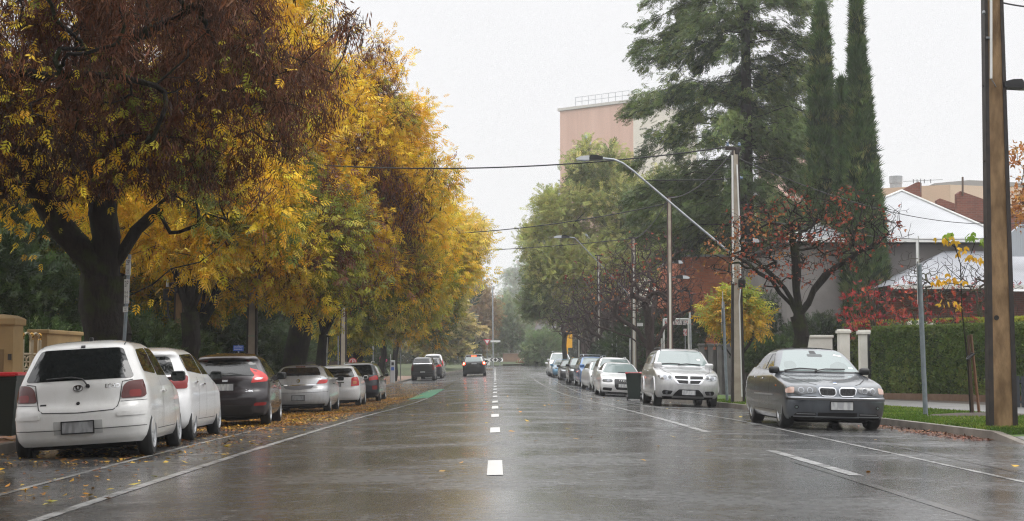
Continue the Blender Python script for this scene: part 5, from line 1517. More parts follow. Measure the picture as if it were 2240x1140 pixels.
# staked sapling
xs_, ys_ = 9.08, 28.0; zs_ = VZ(xs_, ys_)
root = empty('staked_sapling', (xs_, ys_, zs_)); tag(root, 'thin staked sapling with a few yellow leaves on the grass verge', 'sapling')
mb = MB(); mb.tube([(.02, 0, -.05), (-.02, 0, 1.0), (-.12, 0, 2.1), (-.12, 0, 2.9), (-.30, 0, 3.5)], [.022, .018, .014, .010, .006], 6)
tw = [((-.12, 0, 2.6), (-.50, 0, 2.95)), ((-.12, 0, 2.55), (.10, .05, 3.1)), ((-.12, 0, 2.5), (-.45, 0, 2.55)), ((.10, .05, 3.1), (.18, 0, 3.35)), ((-.10, 0, 2.0), (-.38, 0, 2.1)), ((-.2, 0, 3.2), (-.42, 0, 3.42))]
for a, b in tw: mb.tube([a, b], [.008, .004], 4)
mb.build('stem', BARK_DARK, root)
r = rng(5); pts, dd, cc = [], [], []
for c0, n, col in [((-.50, 0, 2.62), 9, (.72, .40, .02)), ((-.22, 0, 2.65), 9, (.74, .42, .03)), ((-.40, 0, 3.38), 11, (.66, .42, .03)), ((-.12, 0, 3.22), 6, (.72, .42, .03)), ((.14, 0, 3.05), 10, (.74, .44, .03)), ((.10, 0, 3.45), 7, (.22, .36, .05)), ((-.40, 0, 2.16), 6, (.70, .42, .05)), ((-.22, 0, 2.14), 5, (.70, .42, .05)), ((-.34, 0, 3.48), 6, (.26, .38, .05)), ((.28, 0, 3.38), 5, (.24, .36, .05))]:
    for k in range(n): pts.append(np.array(c0) + r.normal(size=3) * [.085, .06, .045]); dd.append(np.array([0, 0, -1]) + r.normal(size=3) * .35); cc.append(np.array(col) * math.exp(r.normal() * .12))
v, f, c = scatter(PAIR, np.array(pts), np.array(dd), np.full(len(pts), .125), r.random(len(pts)) * 6.28, np.array(cc)); mesh_np('leaves', v, f, LEAF, root, col=c)

# ---- shrubs and hedges -------------------------------------------
def bush(name, label, seed, x, y, z, rad, n, cols, w, size, cat='shrub', group=None, leaf=SPRAY, mat=LEAF_DARK, stems=5):
    r = rng(seed); blobs = [((0, 0, rad[2] * .9), rad)]
    for k in range(6):
        a = r.random() * 6.28; blobs.append(((math.cos(a) * rad[0] * .6, math.sin(a) * rad[1] * .6, rad[2] * (.5 + .9 * r.random())), tuple(np.array(rad) * .5)))
    p = in_blobs(r, n, blobs, .55); p = p[p[:, 2] > .05]
    d = p - np.array([0, 0, rad[2] * .6]); d /= np.linalg.norm(d, axis=1, keepdims=True) + 1e-6
    d = d + r.normal(size=d.shape) * .6
    v, f, c = scatter(leaf, p, d, size * (.6 + .8 * r.random(len(p))), r.random(len(p)) * 6.28, palette(r, p, cols, w, .9, seed))
    root = empty(name, (x, y, z)); tag(root, label, cat, group)
    mesh_np('foliage', v, f, mat, root, col=c)
    mb = MB()
    for k in range(stems):
        a = 6.28 * k / stems; mb.tube([(math.cos(a) * .1, math.sin(a) * .1, -.05), (math.cos(a) * rad[0] * .5, math.sin(a) * rad[1] * .5, rad[2] * 1.2)], [.04, .012], 5)
    mb.build('stem', BARK_DARK, root)
    return root


DKG = [(.022, .040, .012), (.032, .056, .016), (.050, .080, .022), (.016, .030, .010)]
MDG = [(.045, .080, .020), (.065, .105, .026), (.034, .060, .018), (.085, .125, .035)]
LS = 'green shrubs along the left front fences'
for i, (x, y, rad, n, cols, lab) in enumerate([
    (-12.0, 33.5, (2.6, 1.8, 2.3), 6500, DKG, 'large dark shrub at the left edge, above the sandstone gate'),
    (-9.6, 31.0, (1.3, 1.0, 1.0), 3200, MDG, 'mid green shrub spilling over the sandstone wall beside the dark trunk'),
    (-9.3, 36.5, (1.4, 1.3, 1.35), 4200, MDG, 'bright green shrub behind the two-hour parking sign'),
    (-8.9, 40.5, (1.3, 1.4, 1.2), 4000, MDG, 'green shrub in front of the pole with the black equipment box'),
    (-9.2, 45.0, (1.5, 1.6, 1.3), 4000, DKG, 'dark green shrub beside the blue street sign'),
    (-9.6, 51.0, (1.7, 1.8, 1.5), 4000, DKG, 'dark shrub behind the silver hatchback'),
    (-10.0, 58.0, (1.9, 2.2, 1.5), 4000, DKG, 'dark shrub behind the slim olive tree'),
    (-11.0, 66.0, (2.4, 2.6, 1.9), 4000, DKG, 'dark shrub behind the twin sign posts'),
    (-11.5, 76.0, (2.6, 3, 1.9), 3500, MDG, 'green shrub behind the red round sign'),
    (-10.4, 102, (2.2, 3, 1.7), 3000, DKG, 'dark shrub behind the ticket machine'), (-10.2, 113, (2.0, 3.4, 1.6), 3000, DKG, 'dark shrub behind the black utility'), (-10.4, 122, (2.2, 3.2, 1.8), 3000, MDG, 'green shrub behind the dark grey four-wheel drive'),
    (-12.0, 92.0, (3.2, 4, 2.3), 3500, DKG, 'dark shrub behind the yellow green trees')]):
    bush('garden_shrub', lab, 100 + i, x, y, vz(-8, y), rad, n, cols, None, .26, group=LS)
# taller backdrop trees on the left
for i, (x, y, rad, h, cols, w, lab) in enumerate([
    (-14.5, 42, (3.4, 3, 3.6), 6, YGRN + GRN, [2, 2, 2, 1, 1, 1], 'olive garden tree glimpsed behind the brown seed-laden tree'),
    (-11.5, 46, (3.2, 3, 3.2), 5.5, YEL[2:] + YGRN, [2, 2, 2, 2, 1], 'yellowing garden tree behind the concrete pole on the left'),
    (-12.5, 60, (3.6, 3.4, 4.2), 6.5, GRN + YGRN, [2, 2, 1, 1, 1, 1], 'dark green garden tree behind the golden tree'),
    (-13, 78, (4, 4, 4.6), 6.5, GRN, None, 'tall green garden tree behind the small yellow green tree'),
    (-14, 104, (5, 5, 5), 7, GRN + YGRN[:1], None, 'broad green garden tree behind the leaning trunk'),
    (-13, 128, (4.5, 4.5, 4.5), 6, YGRN, None, 'yellow green garden tree behind the parked van')]):
    z = vz(-8, y)
    def gl(r, A, par, rad_, cols=cols, w=w):
        p, d = leaves_on(r, A, par, rad_, 7000, .35, .02)
        return [scatter(ASH, p, d + r.normal(size=d.shape) * .5, .42 * (.7 + .6 * r.random(len(p))), r.random(len(p)) * 6.28, palette(r, p, cols, w, .5, i))]
    make_tree('garden_tree', lab, 'garden trees behind the left fences', 130 + i, [[(x, y, z), (x, y, z + h * .45)]], [((x, y, z + h), rad), ((x + 1.2, y, z + h - 1.6), (rad[0] * .8, rad[1] * .8, rad[2] * .6)), ((x - 1.4, y, z + h - 1.2), (rad[0] * .8, rad[1] * .8, rad[2] * .6))], 260, .25, gl, BARK_DARK, seg=.6, wob=.2, shell=.4)

# far trees at the street's end; mist paleness partly put into leaf colours
FT = 'misty trees across the end of the street'
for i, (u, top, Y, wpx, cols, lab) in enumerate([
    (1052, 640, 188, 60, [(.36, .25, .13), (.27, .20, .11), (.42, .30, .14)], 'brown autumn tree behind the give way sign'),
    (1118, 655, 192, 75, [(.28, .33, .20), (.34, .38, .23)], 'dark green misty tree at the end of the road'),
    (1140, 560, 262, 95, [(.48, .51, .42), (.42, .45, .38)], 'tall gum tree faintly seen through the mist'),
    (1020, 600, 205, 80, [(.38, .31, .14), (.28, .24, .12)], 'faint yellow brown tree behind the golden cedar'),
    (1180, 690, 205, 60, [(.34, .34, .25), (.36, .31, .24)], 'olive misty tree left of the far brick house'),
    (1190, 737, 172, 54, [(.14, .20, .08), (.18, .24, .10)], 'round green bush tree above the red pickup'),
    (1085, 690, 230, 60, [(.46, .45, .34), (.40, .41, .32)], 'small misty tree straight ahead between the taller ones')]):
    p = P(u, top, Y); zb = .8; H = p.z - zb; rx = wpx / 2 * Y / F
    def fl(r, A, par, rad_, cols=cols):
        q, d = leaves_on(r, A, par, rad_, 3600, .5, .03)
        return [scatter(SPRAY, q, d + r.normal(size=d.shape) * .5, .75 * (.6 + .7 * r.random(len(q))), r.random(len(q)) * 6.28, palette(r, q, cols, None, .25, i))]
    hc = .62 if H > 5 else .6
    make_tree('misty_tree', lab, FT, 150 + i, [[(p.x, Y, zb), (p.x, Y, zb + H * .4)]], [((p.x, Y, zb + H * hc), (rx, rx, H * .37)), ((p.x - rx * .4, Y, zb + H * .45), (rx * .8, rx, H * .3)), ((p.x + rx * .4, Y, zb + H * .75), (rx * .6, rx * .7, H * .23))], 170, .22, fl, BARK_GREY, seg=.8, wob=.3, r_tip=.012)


def hedge(name, label, seed, pts, thick, h, n, cols, w, size, zfun, topcols=None, label_cat='hedge', round_=.12):
    """clipped hedge: dense leaves over a solid dark core, along a line of points (front face)"""
    r = rng(seed); pts = np.array(pts, float); seg = np.diff(pts, axis=0); L = np.linalg.norm(seg, axis=1); cum = np.concatenate([[0], np.cumsum(L)])
    def along(s):
        k = np.clip(np.searchsorted(cum, s, 'right') - 1, 0, len(L) - 1); u = (s - cum[k]) / L[k]
        p = pts[k] + seg[k] * u[:, None]; t = seg[k] / L[k][:, None]; nrm = np.stack([t[:, 1], -t[:, 0]], 1)
        return p, nrm
    s = r.random(n) * cum[-1]; p, nm = along(s); face = r.random(n); hh = h(s / cum[-1]) if callable(h) else np.full(n, h)
    top = face > .72
    depth = np.where(top, r.random(n) * thick, np.abs(r.normal(size=n)) * .05); z = np.where(top, hh - np.abs(r.normal(size=n)) * .04, r.random(n)**.9 * hh)
    edge = np.clip((z - (hh - round_)) / round_, 0, 1); depth = depth + np.where(top, 0, edge**2 * .08)
    wav = (vnoise(np.stack([s, z * 1.3, s * 0], 1), 2.2, seed) - .5) * .12
    q = p - nm * (depth + wav)[:, None]
    ends = r.random(n) < .10; e0 = r.random(n) < .5
    pe, ne = along(np.where(e0, 0, cum[-1] - 1e-4)); q = np.where(ends[:, None], pe - ne * (r.random(n) * thick)[:, None], q)
    zb = np.array([zfun(a, b) for a, b in q])
    P3 = np.stack([q[:, 0], q[:, 1], zb + z], 1)
    d = np.concatenate([nm, np.zeros((n, 1))], 1) * np.where(top, .1, 1)[:, None] + np.array([0, 0, 1.0]) * np.where(top, 1.2, .25)[:, None] + r.normal(size=(n, 3)) * .5
    c = palette(r, P3, cols, w, 1.2, seed)
    if topcols is not None:
        m = (z > hh - .10 - .08 * r.random(n)); c[m] = np.array(topcols)[r.integers(0, len(topcols), m.sum())] * np.exp(r.normal(size=(m.sum(), 1)) * .15)
    v, f, cc = scatter(PAIR, P3, d, size * (.7 + .6 * r.random(n)), r.random(n) * 6.28, c)
    b = np.array([pts[0][0], pts[0][1], zfun(*pts[0])]); root = empty(name, b); tag(root, label, label_cat)
    mesh_np('foliage', v - b, f, LEAF, root, col=cc)
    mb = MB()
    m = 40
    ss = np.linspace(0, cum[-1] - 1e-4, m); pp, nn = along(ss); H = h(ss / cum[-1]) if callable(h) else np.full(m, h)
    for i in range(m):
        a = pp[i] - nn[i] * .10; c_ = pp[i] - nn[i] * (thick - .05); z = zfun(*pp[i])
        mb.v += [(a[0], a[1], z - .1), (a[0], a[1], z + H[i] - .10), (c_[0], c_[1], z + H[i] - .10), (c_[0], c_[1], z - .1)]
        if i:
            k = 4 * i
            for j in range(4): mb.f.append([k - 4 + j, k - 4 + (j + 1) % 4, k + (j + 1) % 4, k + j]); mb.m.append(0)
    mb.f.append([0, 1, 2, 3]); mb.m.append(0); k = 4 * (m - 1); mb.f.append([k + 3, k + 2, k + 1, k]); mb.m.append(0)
    o = mb.build('dark_core', M_('hedge_core', (.012, .018, .008), .9), root)  # solid dark box filling the hedge behind its leaves
    o.data.transform(Matrix.Translation(-Vector(b)))
    return root


HG = [(.10, .155, .034), (.14, .20, .044), (.068, .11, .028), (.18, .23, .055)]
hedge('clipped_hedge', 'tall dark green clipped hedge beside the footpath, in front of the steel post', 201, [(12.0, 46.5), (12.75, 42), (13.4, 37.5), (14.6, 31.0)], 1.2, lambda t: 2.24 - .24 * np.clip(t / .6, 0, 1), 62000, HG, [3, 3, 2, 1.2], .075, VZ, [(.085, .13, .025), (.12, .16, .03)])
hedge('clipped_hedge', 'higher hedge with bright yellow green clipped top, behind the iron gate', 202, [(13.5, 62.5), (14.6, 58), (16.5, 55.2), (20, 51.5), (23, 49.5)], 1.3, lambda t: 2.0 + .42 * np.clip(t / .28, 0, 1)**.6, 34000, [(.13, .19, .035), (.18, .24, .045)], None, .10, lambda a, b: .2, [(.34, .38, .04), (.42, .42, .055)])


# distant woods that read as one mass, and unseen foliage added for reflections
def treeline(name, seed, boxes, n, size, cols):
    r = rng(seed); out = []
    for (xa, xb, ya, yb, h, z0) in boxes:
        m = int(n); x = xa + (xb - xa) * r.random(m); y = ya + (yb - ya) * r.random(m)
        top = h * (.62 + .38 * vnoise(np.stack([x, y, x * 0], 1), .16, seed))
        z = z0 + top * r.random(m)**1.25
        p = np.stack([x, y, z], 1)
        out.append(scatter(SPRAY, p, r.normal(size=(m, 3)), size * (.6 + .8 * r.random(m)), r.random(m) * 6.28, palette(r, p, cols, None, .12, seed)))
    v, f, c = merge(out); o = mesh_np(name, v, f, LEAF_DARK, col=c); o['kind'] = 'stuff'; return o


treeline('far_woods', 401, [(-70, -2.5, 172, 188, 9, .4), (-40, -13, 120, 168, 7, .0), (22, 110, 150, 190, 8, .4), (9, 45, 205, 222, 10, .6)], 5000, 1.5, [(.06, .085, .03), (.10, .11, .035), (.14, .12, .04), (.045, .06, .025)])
treeline('unseen_woods_behind', 402, [(-40, -7, -46, -12, 13, -.2), (8, 42, -46, -12, 11, -.2),  (-7, 8, -60, -46, 16, -.2)], 6500, 1.6, [(.05, .07, .02), (.14, .10, .03), (.06, .045, .02)])  # unseen trees behind the camera, added to darken reflections in car glass
treeline('unseen_boughs_overhead', 403, [(-14, -2.6, -11, 8, 4.5, 6.0), (-11, -3.0, 8, 18.3, 3.5, 7.0)], 9000, .8, [(.10, .045, .02), (.14, .10, .03), (.06, .045, .02)])  # unseen foliage above the frame, added to darken the near hatchback's rear window
# ---------------------------------------------------------------- ground, road, verges
def sheet(name, xs_of_y, ys, zf, mat, dz=0.0, smooth=True, parent=None, kind='structure'):
    V = np.array([[(x, y, zf(x, y) + dz) for x in xs_of_y(y)] for y in ys]); n, m, _ = V.shape
    idx = np.arange(n * m).reshape(n, m)
    f = np.stack([idx[:-1, :-1], idx[:-1, 1:], idx[1:, 1:], idx[1:, :-1]], -1).reshape(-1, 4)
    o = mesh_np(name, V.reshape(-1, 3), f, mat, parent, smooth=smooth)
    if kind: o['kind'] = kind
    return o


YS = np.concatenate([np.arange(-24, 172, 1.0), [172]])
LAWN = M_('far_lawn', (.05, .068, .026), .85, c2=(.075, .09, .034), vs=.5, bmp=.4, bs=20)
gx = np.array([-900, -300, -120, -60, -30, -18, -12, -8, -4, 0, 4, 8, 12, 18, 30, 60, 120, 300, 900.])
sheet('ground', lambda y: gx, np.concatenate([[-400, -100], np.arange(-40, 260, 5.0), [300, 400, 600, 1000]]), lambda x, y: GZ(max(-7, min(7, x)), y), LAWN, -.14)
sheet('road', lambda y: np.linspace(kl(y), kr(y), 25), YS, GZ, ASPHALT)


def kerb(name, side, ys, hf):
    k = kl if side < 0 else kr
    prof = [(0, -.05), (.012, .0), (.035, 1.0), (.05, 1.0), (.17, 1.0), (.175, .0)]
    V, f = [], []
    for y in ys:
        x = k(y); z = GZ(x, y); h = hf(y)
        for dx, t in prof: V.append((x + side * dx, y, z + (t * h if t > 0 else (-.02 if dx < .1 else -.1))))
    m = len(prof)
    for i in range(len(ys) - 1):
        for j in range(m - 1):
            q = [i * m + j, i * m + j + 1, (i + 1) * m + j + 1, (i + 1) * m + j]; f.append(q if side < 0 else q[::-1])
    o = mesh_np(name, V, f, KERB, angle=30); o['kind'] = 'structure'; return o


kerb('kerb', -1, np.arange(-24, 150, .8), lambda y: KH)
kh = lambda y: KH * min(1, max(.12, (y - 20.6) / 1.2))
kerb('kerb', 1, np.concatenate([np.arange(-24, 20, 1.0), np.arange(20, 24, .2), np.arange(24, 150, .8)]), kh)


def zr_(x, y):
    k = kr(y); t = min(1, max(0, (x - k) / 1.3)); return GZ(k, y) + kh(y) * (1 - t) + KH * t + .012 * (x - k) - .004


sheet('grass_verge', lambda y: kr(y) + .172 + np.linspace(0, 2.5, 8), np.arange(21.3, 150, .8), zr_, TURF)
sheet('driveway', lambda y: kr(y) + .172 + np.linspace(0, 6.5, 10), np.append(np.arange(-24, 21.2, .8), 21.32), lambda x, y: zr_(x, y), PATH, -.002)
sheet('footpath', lambda y: kr(y) + 2.672 + np.linspace(0, 2.6, 6), np.arange(21.3, 150, .8), zr_, PATH)
sheet('garden_bed', lambda y: kr(y) + 5.272 + np.linspace(0, 20, 8), np.arange(21.3, 150, 1.5), zr_, SOIL, .0)
sheet('footpath', lambda y: kl(y) - .172 - np.linspace(3.2, 0, 8), np.arange(-24, 126, .8), VZ, BRICKPATH, -.004)
sheet('garden_bed', lambda y: kl(y) - 3.372 - np.linspace(20, 0, 8), np.arange(-24, 126, 1.5), lambda x, y: VZ(max(x, -12), y), SOIL, -.004)
# lawn and low grass bank at the end of the road
sheet('lawn', lambda y: np.linspace(kl(y) - 24, kl(y) - .172, 14), np.arange(126, 172, 1.5), lambda x, y: VZ(max(x, -12), y), LAWN, -.004)
sheet('grass_bank', lambda y: np.linspace(-26, 30, 20), np.arange(171.6, 186, 1.5), lambda x, y: .62 + .025 * (y - 171) + .10, LAWN)


# ---- painted lines
def line_sheet(mb, x_of_y, y0, y1, w, dz=.004, step=1.0):
    ys = np.linspace(y0, y1, max(2, int((y1 - y0) / step) + 1)); b = len(mb.v)
    for y in ys:
        x = x_of_y(y)
        for sx in (-1, 1): mb.v.append((x + sx * w / 2, y, GZ(x + sx * w / 2, y) + dz))
    for i in range(len(ys) - 1):
        mb.f.append([b + 2 * i, b + 2 * i + 1, b + 2 * i + 3, b + 2 * i + 2]); mb.m.append(mb.mi)


def ground_y(v, x=0):
    lo, hi = 4.0, 170.0
    for _ in range(50):
        m = (lo + hi) / 2; y = HV - (GZ(x, m) - CAMZ) / m * F
        if y > v: lo = m
        else: hi = m
    return lo


mb = MB()
for a, b in ((1037, 1005), (945, 934), (911, 905), (893, 887.5), (880, 876), (868, 865), (859, 856.5), (852, 850), (846, 844), (840, 838.5)):
    line_sheet(mb, lambda y: 0.0, ground_y(a), ground_y(b), .15)
y = ground_y(834)
while y < 160: line_sheet(mb, lambda y: 0.0, y, y + 2.4, .15); y += 5.0
o = mb.build('road_markings', paint_line('centre_line_paint', (.74, .74, .72), .27)); o['kind'] = 'structure'
mb = MB()
xl = lambda y: interp(y, [(0, -3.3), (11, -3.24), (27, -2.95), (36, -2.85), (49, -2.62), (100, -2.6), (150, -2.6)])
line_sheet(mb, xl, 5, 57, .11)
xr = lambda y: interp(y, [(0, 3.7), (14, 3.5), (28, 3.2), (50, 2.9), (78, 2.7), (105, 2.7), (150, 3.0)])
line_sheet(mb, xr, 22.8, 29.5, .13); line_sheet(mb, xr, 14.2, 18.2, .14)
o = mb.build('road_markings', paint_line('edge_line_paint', (.42, .42, .415), .52)); o['kind'] = 'structure'
mb = MB()
line_sheet(mb, lambda y: -4.28, 5, 26, .075); line_sheet(mb, lambda y: -4.3, 26, 31, .07)
line_sheet(mb, lambda y: interp(y, [(0, 5.2), (14, 4.95), (28, 4.7), (46, 3.95), (64, 3.75), (100, 4.0)]), 10, 100, .075)
for y in (18.2,): line_sheet(mb, lambda y: -3.62, y, y + .10, .72)
for y in (61, 68.5): line_sheet(mb, lambda y: 3.35, y, y + .12, .9)
line_sheet(mb, xr, 29.5, 100, .09)
o = mb.build('road_markings', FAINT_LINE); o['kind'] = 'structure'
mb = MB()
line_sheet(mb, lambda y: -3.05, 58, 77, .86, .004)
o = mb.build('bike_lane_paint', GREEN_LINE); o['kind'] = 'structure'
# worn dark joint along the old kerb line
mb = MB()
line_sheet(mb, lambda y: xl(y) - .16, 57, 118, .16, .003); line_sheet(mb, lambda y: xr(y) + .10, 84, 150, .14, .003); line_sheet(mb, lambda y: xr(y) - .16, 7, 16, .11, .003); line_sheet(mb, lambda y: 5.35, 9, 20, .05, .003)
o = mb.build('road_joint', M_('dark_joint', (.012, .010, .008), .35, coat=1, coat_r=.2)); o['kind'] = 'structure'
mb = MB(); mb.mi = 0
for i in range(16):
    y = 148 + i * .3; mb.box((-.85 + .02 * math.sin(i), y, GZ(-.8, y) + .05), (1.0 * math.sin(math.pi * (i + .5) / 16) + .2, .3, .16))
tag(mb.build('traffic_island', CONCRETE), kind='structure')

# ---- grass blades on the verge, fallen leaves
r = rng(77)
n = 70000
y = 21.5 + 26 * r.random(n)**1.3; k = np.array([kr(t) for t in y]); x = k + .16 + 2.52 * r.random(n)
keep = np.hypot((x - 9.25) / 1.25, (y - 27.6) / .75) > (.8 + .3 * r.random(n)); x, y = x[keep], y[keep]; n = len(x)
z = np.array([zr_(a, b) for a, b in zip(x, y)])
p = np.stack([x, y, z - .005], 1); d = np.stack([r.normal(size=n) * .35, r.normal(size=n) * .35, np.ones(n)], 1)
v, f, c = scatter(BLADE, p, d, .03 + .04 * r.random(n), r.random(n) * 6.28, palette(r, p, [(.085, .15, .018), (.12, .19, .025), (.17, .22, .035), (.06, .11, .015)], None, .8, 3))
v[:, 0] += 0
o = mesh_np('grass', v, f, LEAF, col=c); o['kind'] = 'stuff'
# mulch mound round the sapling
mb = MB()
prof = [(1.25, -.02), (1.0, .03), (.6, .055), (.2, .07), (0, .07)]
mb.lathe(prof, 28, Matrix.Translation((9.25, 27.6, VZ(9.2, 27.7))) @ Matrix.Diagonal((1, .62, 1, 1)))
tag(mb.build('mulch_bed', SOIL, smooth=True), kind='structure')


def leaf_litter(name, n, xf, yf, cols, size, seed, dens=None, lift=.008, w=None):
    r = rng(seed); y = yf(r, n); x = xf(r, y)
    if dens is not None:
        m = r.random(len(x)) < dens(x, y); x, y = x[m], y[m]
    m = len(x); z = np.array([(GZ(a, b) if kl(b) < a < kr(b) else (VZ(a, b) if a < 0 else zr_(a, b) + .01)) for a, b in zip(x, y)])
    p = np.stack([x, y, z + lift + .012 * r.random(m)], 1)
    d = np.stack([r.normal(size=m), r.normal(size=m), r.normal(size=m) * .10], 1)
    v, f, c = scatter(BLADE, p, d, size * (.6 + .9 * r.random(m)), (r.random(m) < .5) * np.pi + np.pi / 2 * 0 + r.normal(size=m) * .25, palette(r, p, cols, w, .8, seed, .25))
    o = mesh_np(name, v, f, LITTER, col=c); o['kind'] = 'stuff'; return o


LITTER = leaf_mat('wet_fallen_leaves', .1, .35)
LIT = [(.42, .20, .02), (.30, .12, .015), (.16, .06, .012), (.52, .30, .03), (.10, .042, .012)]
dens = lambda x, y: np.clip(np.interp(y, [10, 16, 24, 28, 34, 58, 75, 100], [.05, .10, .2, .85, 1, 1, .35, .12]) * np.interp(x, [-6.9, -6.3, -4.6, -4.0, -3.2], [1, 1, 1, .75, .06]), 0, 1) * (vnoise(np.stack([x, y, x * 0], 1), .9, 5) * 1.3 + .1)
leaf_litter('fallen_leaves', 95000, lambda r, y: -6.8 + 3.7 * r.random(len(y)), lambda r, n: 12 + 88 * r.random(n)**1.25, LIT, .060, 301, dens)
leaf_litter('fallen_leaves', 9000, lambda r, y: -9.4 + 2.9 * r.random(len(y)), lambda r, n: 12 + 100 * r.random(n), LIT, .07, 302)
leaf_litter('fallen_leaves', 420, lambda r, y: -6.2 + 3.0 * r.random(len(y)), lambda r, n: 11.5 + 14 * r.random(n), [(.62, .40, .03), (.50, .30, .03), (.66, .50, .08)], .085, 303, lambda x, y: vnoise(np.stack([x, y, x * 0], 1), 1.6, 8)**1.5)
leaf_litter('fallen_leaves', 90, lambda r, y: -2.6 + 9 * r.random(len(y)), lambda r, n: 14 + 50 * r.random(n), [(.55, .33, .03), (.40, .2, .03)], .085, 304)
leaf_litter('gutter_leaves', 2600, lambda r, y: np.array([kr(t) for t in y]) - .02 - np.abs(r.normal(size=len(y))) * .22, lambda r, n: 21.6 + 5.2 * r.random(n), [(.16, .05, .02), (.10, .04, .015), (.26, .10, .03), (.06, .025, .012)], .06, 305, lambda x, y: np.interp(y, [21.5, 22.6, 24.4, 25.6, 27], [.2, .9, .9, .5, .15]))
# leaves lying on the roof of the plum hatchback
for o in list(COL.objects):
    if o.get('label', '').startswith('dark plum'): PLUM = o
r = rng(9); n = 70; p = np.stack([r.normal(size=n) * .30, -.85 + .5 * r.random(n), 1.462 + .008 * r.random(n)], 1); p = p[np.abs(p[:, 0]) < .5]; p[:, 2] -= (np.abs(p[:, 0]) / .5)**2 * .03 ; p[:, 2] += np.clip((p[:, 1] + .8) * .02, -.01, .02)
v, f, c = scatter(BLADE, p, np.stack([r.normal(size=len(p)), r.normal(size=len(p)), r.normal(size=len(p)) * .1], 1), np.full(len(p), .085), r.normal(size=len(p)) * .2, palette(r, p, LIT, None, 2, 3))
bpy.context.view_layer.update()
v = np.array([PLUM.matrix_world @ Vector(q) for q in v]); o = mesh_np('roof_leaves', v, f, LITTER, col=c); o['kind'] = 'stuff'

# ---------------------------------------------------------------- poles, lamps, wires
SP = 'concrete and steel power poles on the right'


def stobie(label, x, y, z0, h, w0, w1, conc, group=None, steel=STEEL_DARK, depth=.17, rz=0, frac=.62):
    root = empty('power_pole', (x, y, z0), (0, 0, rz)); tag(root, label, 'power pole', group)
    def slab(xa0, xb0, xa1, xb1, d):
        m = MB(); vs = [(xa0, -d, -.3), (xb0, -d, -.3), (xb0, d, -.3), (xa0, d, -.3), (xa1, -d, h), (xb1, -d, h), (xb1, d, h), (xa1, d, h)]
        m.add(vs, [(0, 3, 2, 1), (4, 5, 6, 7), (0, 1, 5, 4), (1, 2, 6, 5), (2, 3, 7, 6), (3, 0, 4, 7)]); return m
    a0, a1 = w0 / 2 * frac, w1 / 2 * frac
    slab(-a0, a0, -a1, a1, depth / 2 - .015).build('concrete_core', conc, root)
    for s in (1, -1):
        m = slab(*sorted((s * a0, s * w0 / 2)), *sorted((s * a1, s * w1 / 2)), depth / 2)
        m.build('steel_channel', steel, root)
    m = MB()
    for i in range(int(h / 1.2)):
        t = (i + .5) * 1.2 / h; ww = w0 + (w1 - w0) * t
        m.tube([(-ww / 2 - .012, 0, t * h), (ww / 2 + .012, 0, t * h)], .012, 6)
    m.build('tie_bolts', steel, root)
    return root


LAMPGREY = M_('lamp_head_grey', (.20, .21, .22), .4, .3); DIFF = M_('lamp_diffuser', (.55, .57, .6), .25, coat=.6)


def lamp_head(root, p, dirx, L=.75, w=.28, name='lamp_head'):
    m = MB(); d = dirx
    pr = [(0, .05), (.22 * L, .085), (.45 * L, .09), (.5 * L, .02), (.5 * L, -.05), (0, -.035)]
    for k in (0,):
        m.prism([(d * a, b) for a, b in (pr if d > 0 else pr[::-1])], -w / 2, w / 2, Matrix.Translation(p) @ Matrix.Rotation(math.pi / 2, 4, 'X'))
    o = m.build(name, BLACK_PL, root, angle=30)
    m = MB(); pr = [(.5 * L, .075), (.8 * L, .06), (L, -.01), (.96 * L, -.05), (.5 * L, -.055)]
    m.prism([(d * a, b) for a, b in (pr if d > 0 else pr[::-1])], -w * .46, w * .46, Matrix.Translation(p) @ Matrix.Rotation(math.pi / 2, 4, 'X'))
    m.build('diffuser', DIFF, o, angle=30)
    return o


# near tapered pole on the right
y = 22.9; x = (2190 - VU) / F * y; zb = zr_(x, y)
pole = stobie('wide tapered concrete pole with rusted steel edges, closest on the right verge', x, y, zb, 10.5, .455, .225, STOBIE, SP, frac=.66)
b = pole.location
def loc(u, v, Y, rt): return P(u, v, Y) - rt.location
m = MB(); m.tube([loc(2168, -40, y - .13, pole), loc(2168, 172, y - .13, pole)], .021, 8); m.build('white_conduit', WHITE_PAINT, pole)
m = MB(); m.tube([loc(2168, 172, y - .13, pole), loc(2176, 185, y - .12, pole), loc(2182, 196, y, pole)], .008, 5); m.tube([loc(2176, 190, y, pole), loc(2196, 190, y, pole)], .022, 6); m.build('lamp_bracket', LAMPGREY, pole)
q = loc(2192, 188, y, pole); lamp_head(pole, q, 1, .62, .26)
m = MB(); m.lathe([(0, .012), (.035, .01), (.04, 0)], 14, Matrix.Translation(loc(2180, 695, y - .075, pole)) @ Matrix.Rotation(math.pi / 2, 4, 'X')); m.build('core_hole', M_('hole_dark', (.02, .018, .015), .9), pole)
m = MB(); m.box(loc(2161, 83, y - .1, pole), (.06, .06, .03)); m.tube([loc(2152, 25, y - .1, pole), loc(2152, 30, y - .14, pole)], .025, 6); m.build('clamps', LAMPGREY, pole)
m = MB(); m.box(loc(2175, 30, y + .05, pole), (.05, .03, .45)); m.build('wire_bracket', GALV, pole)

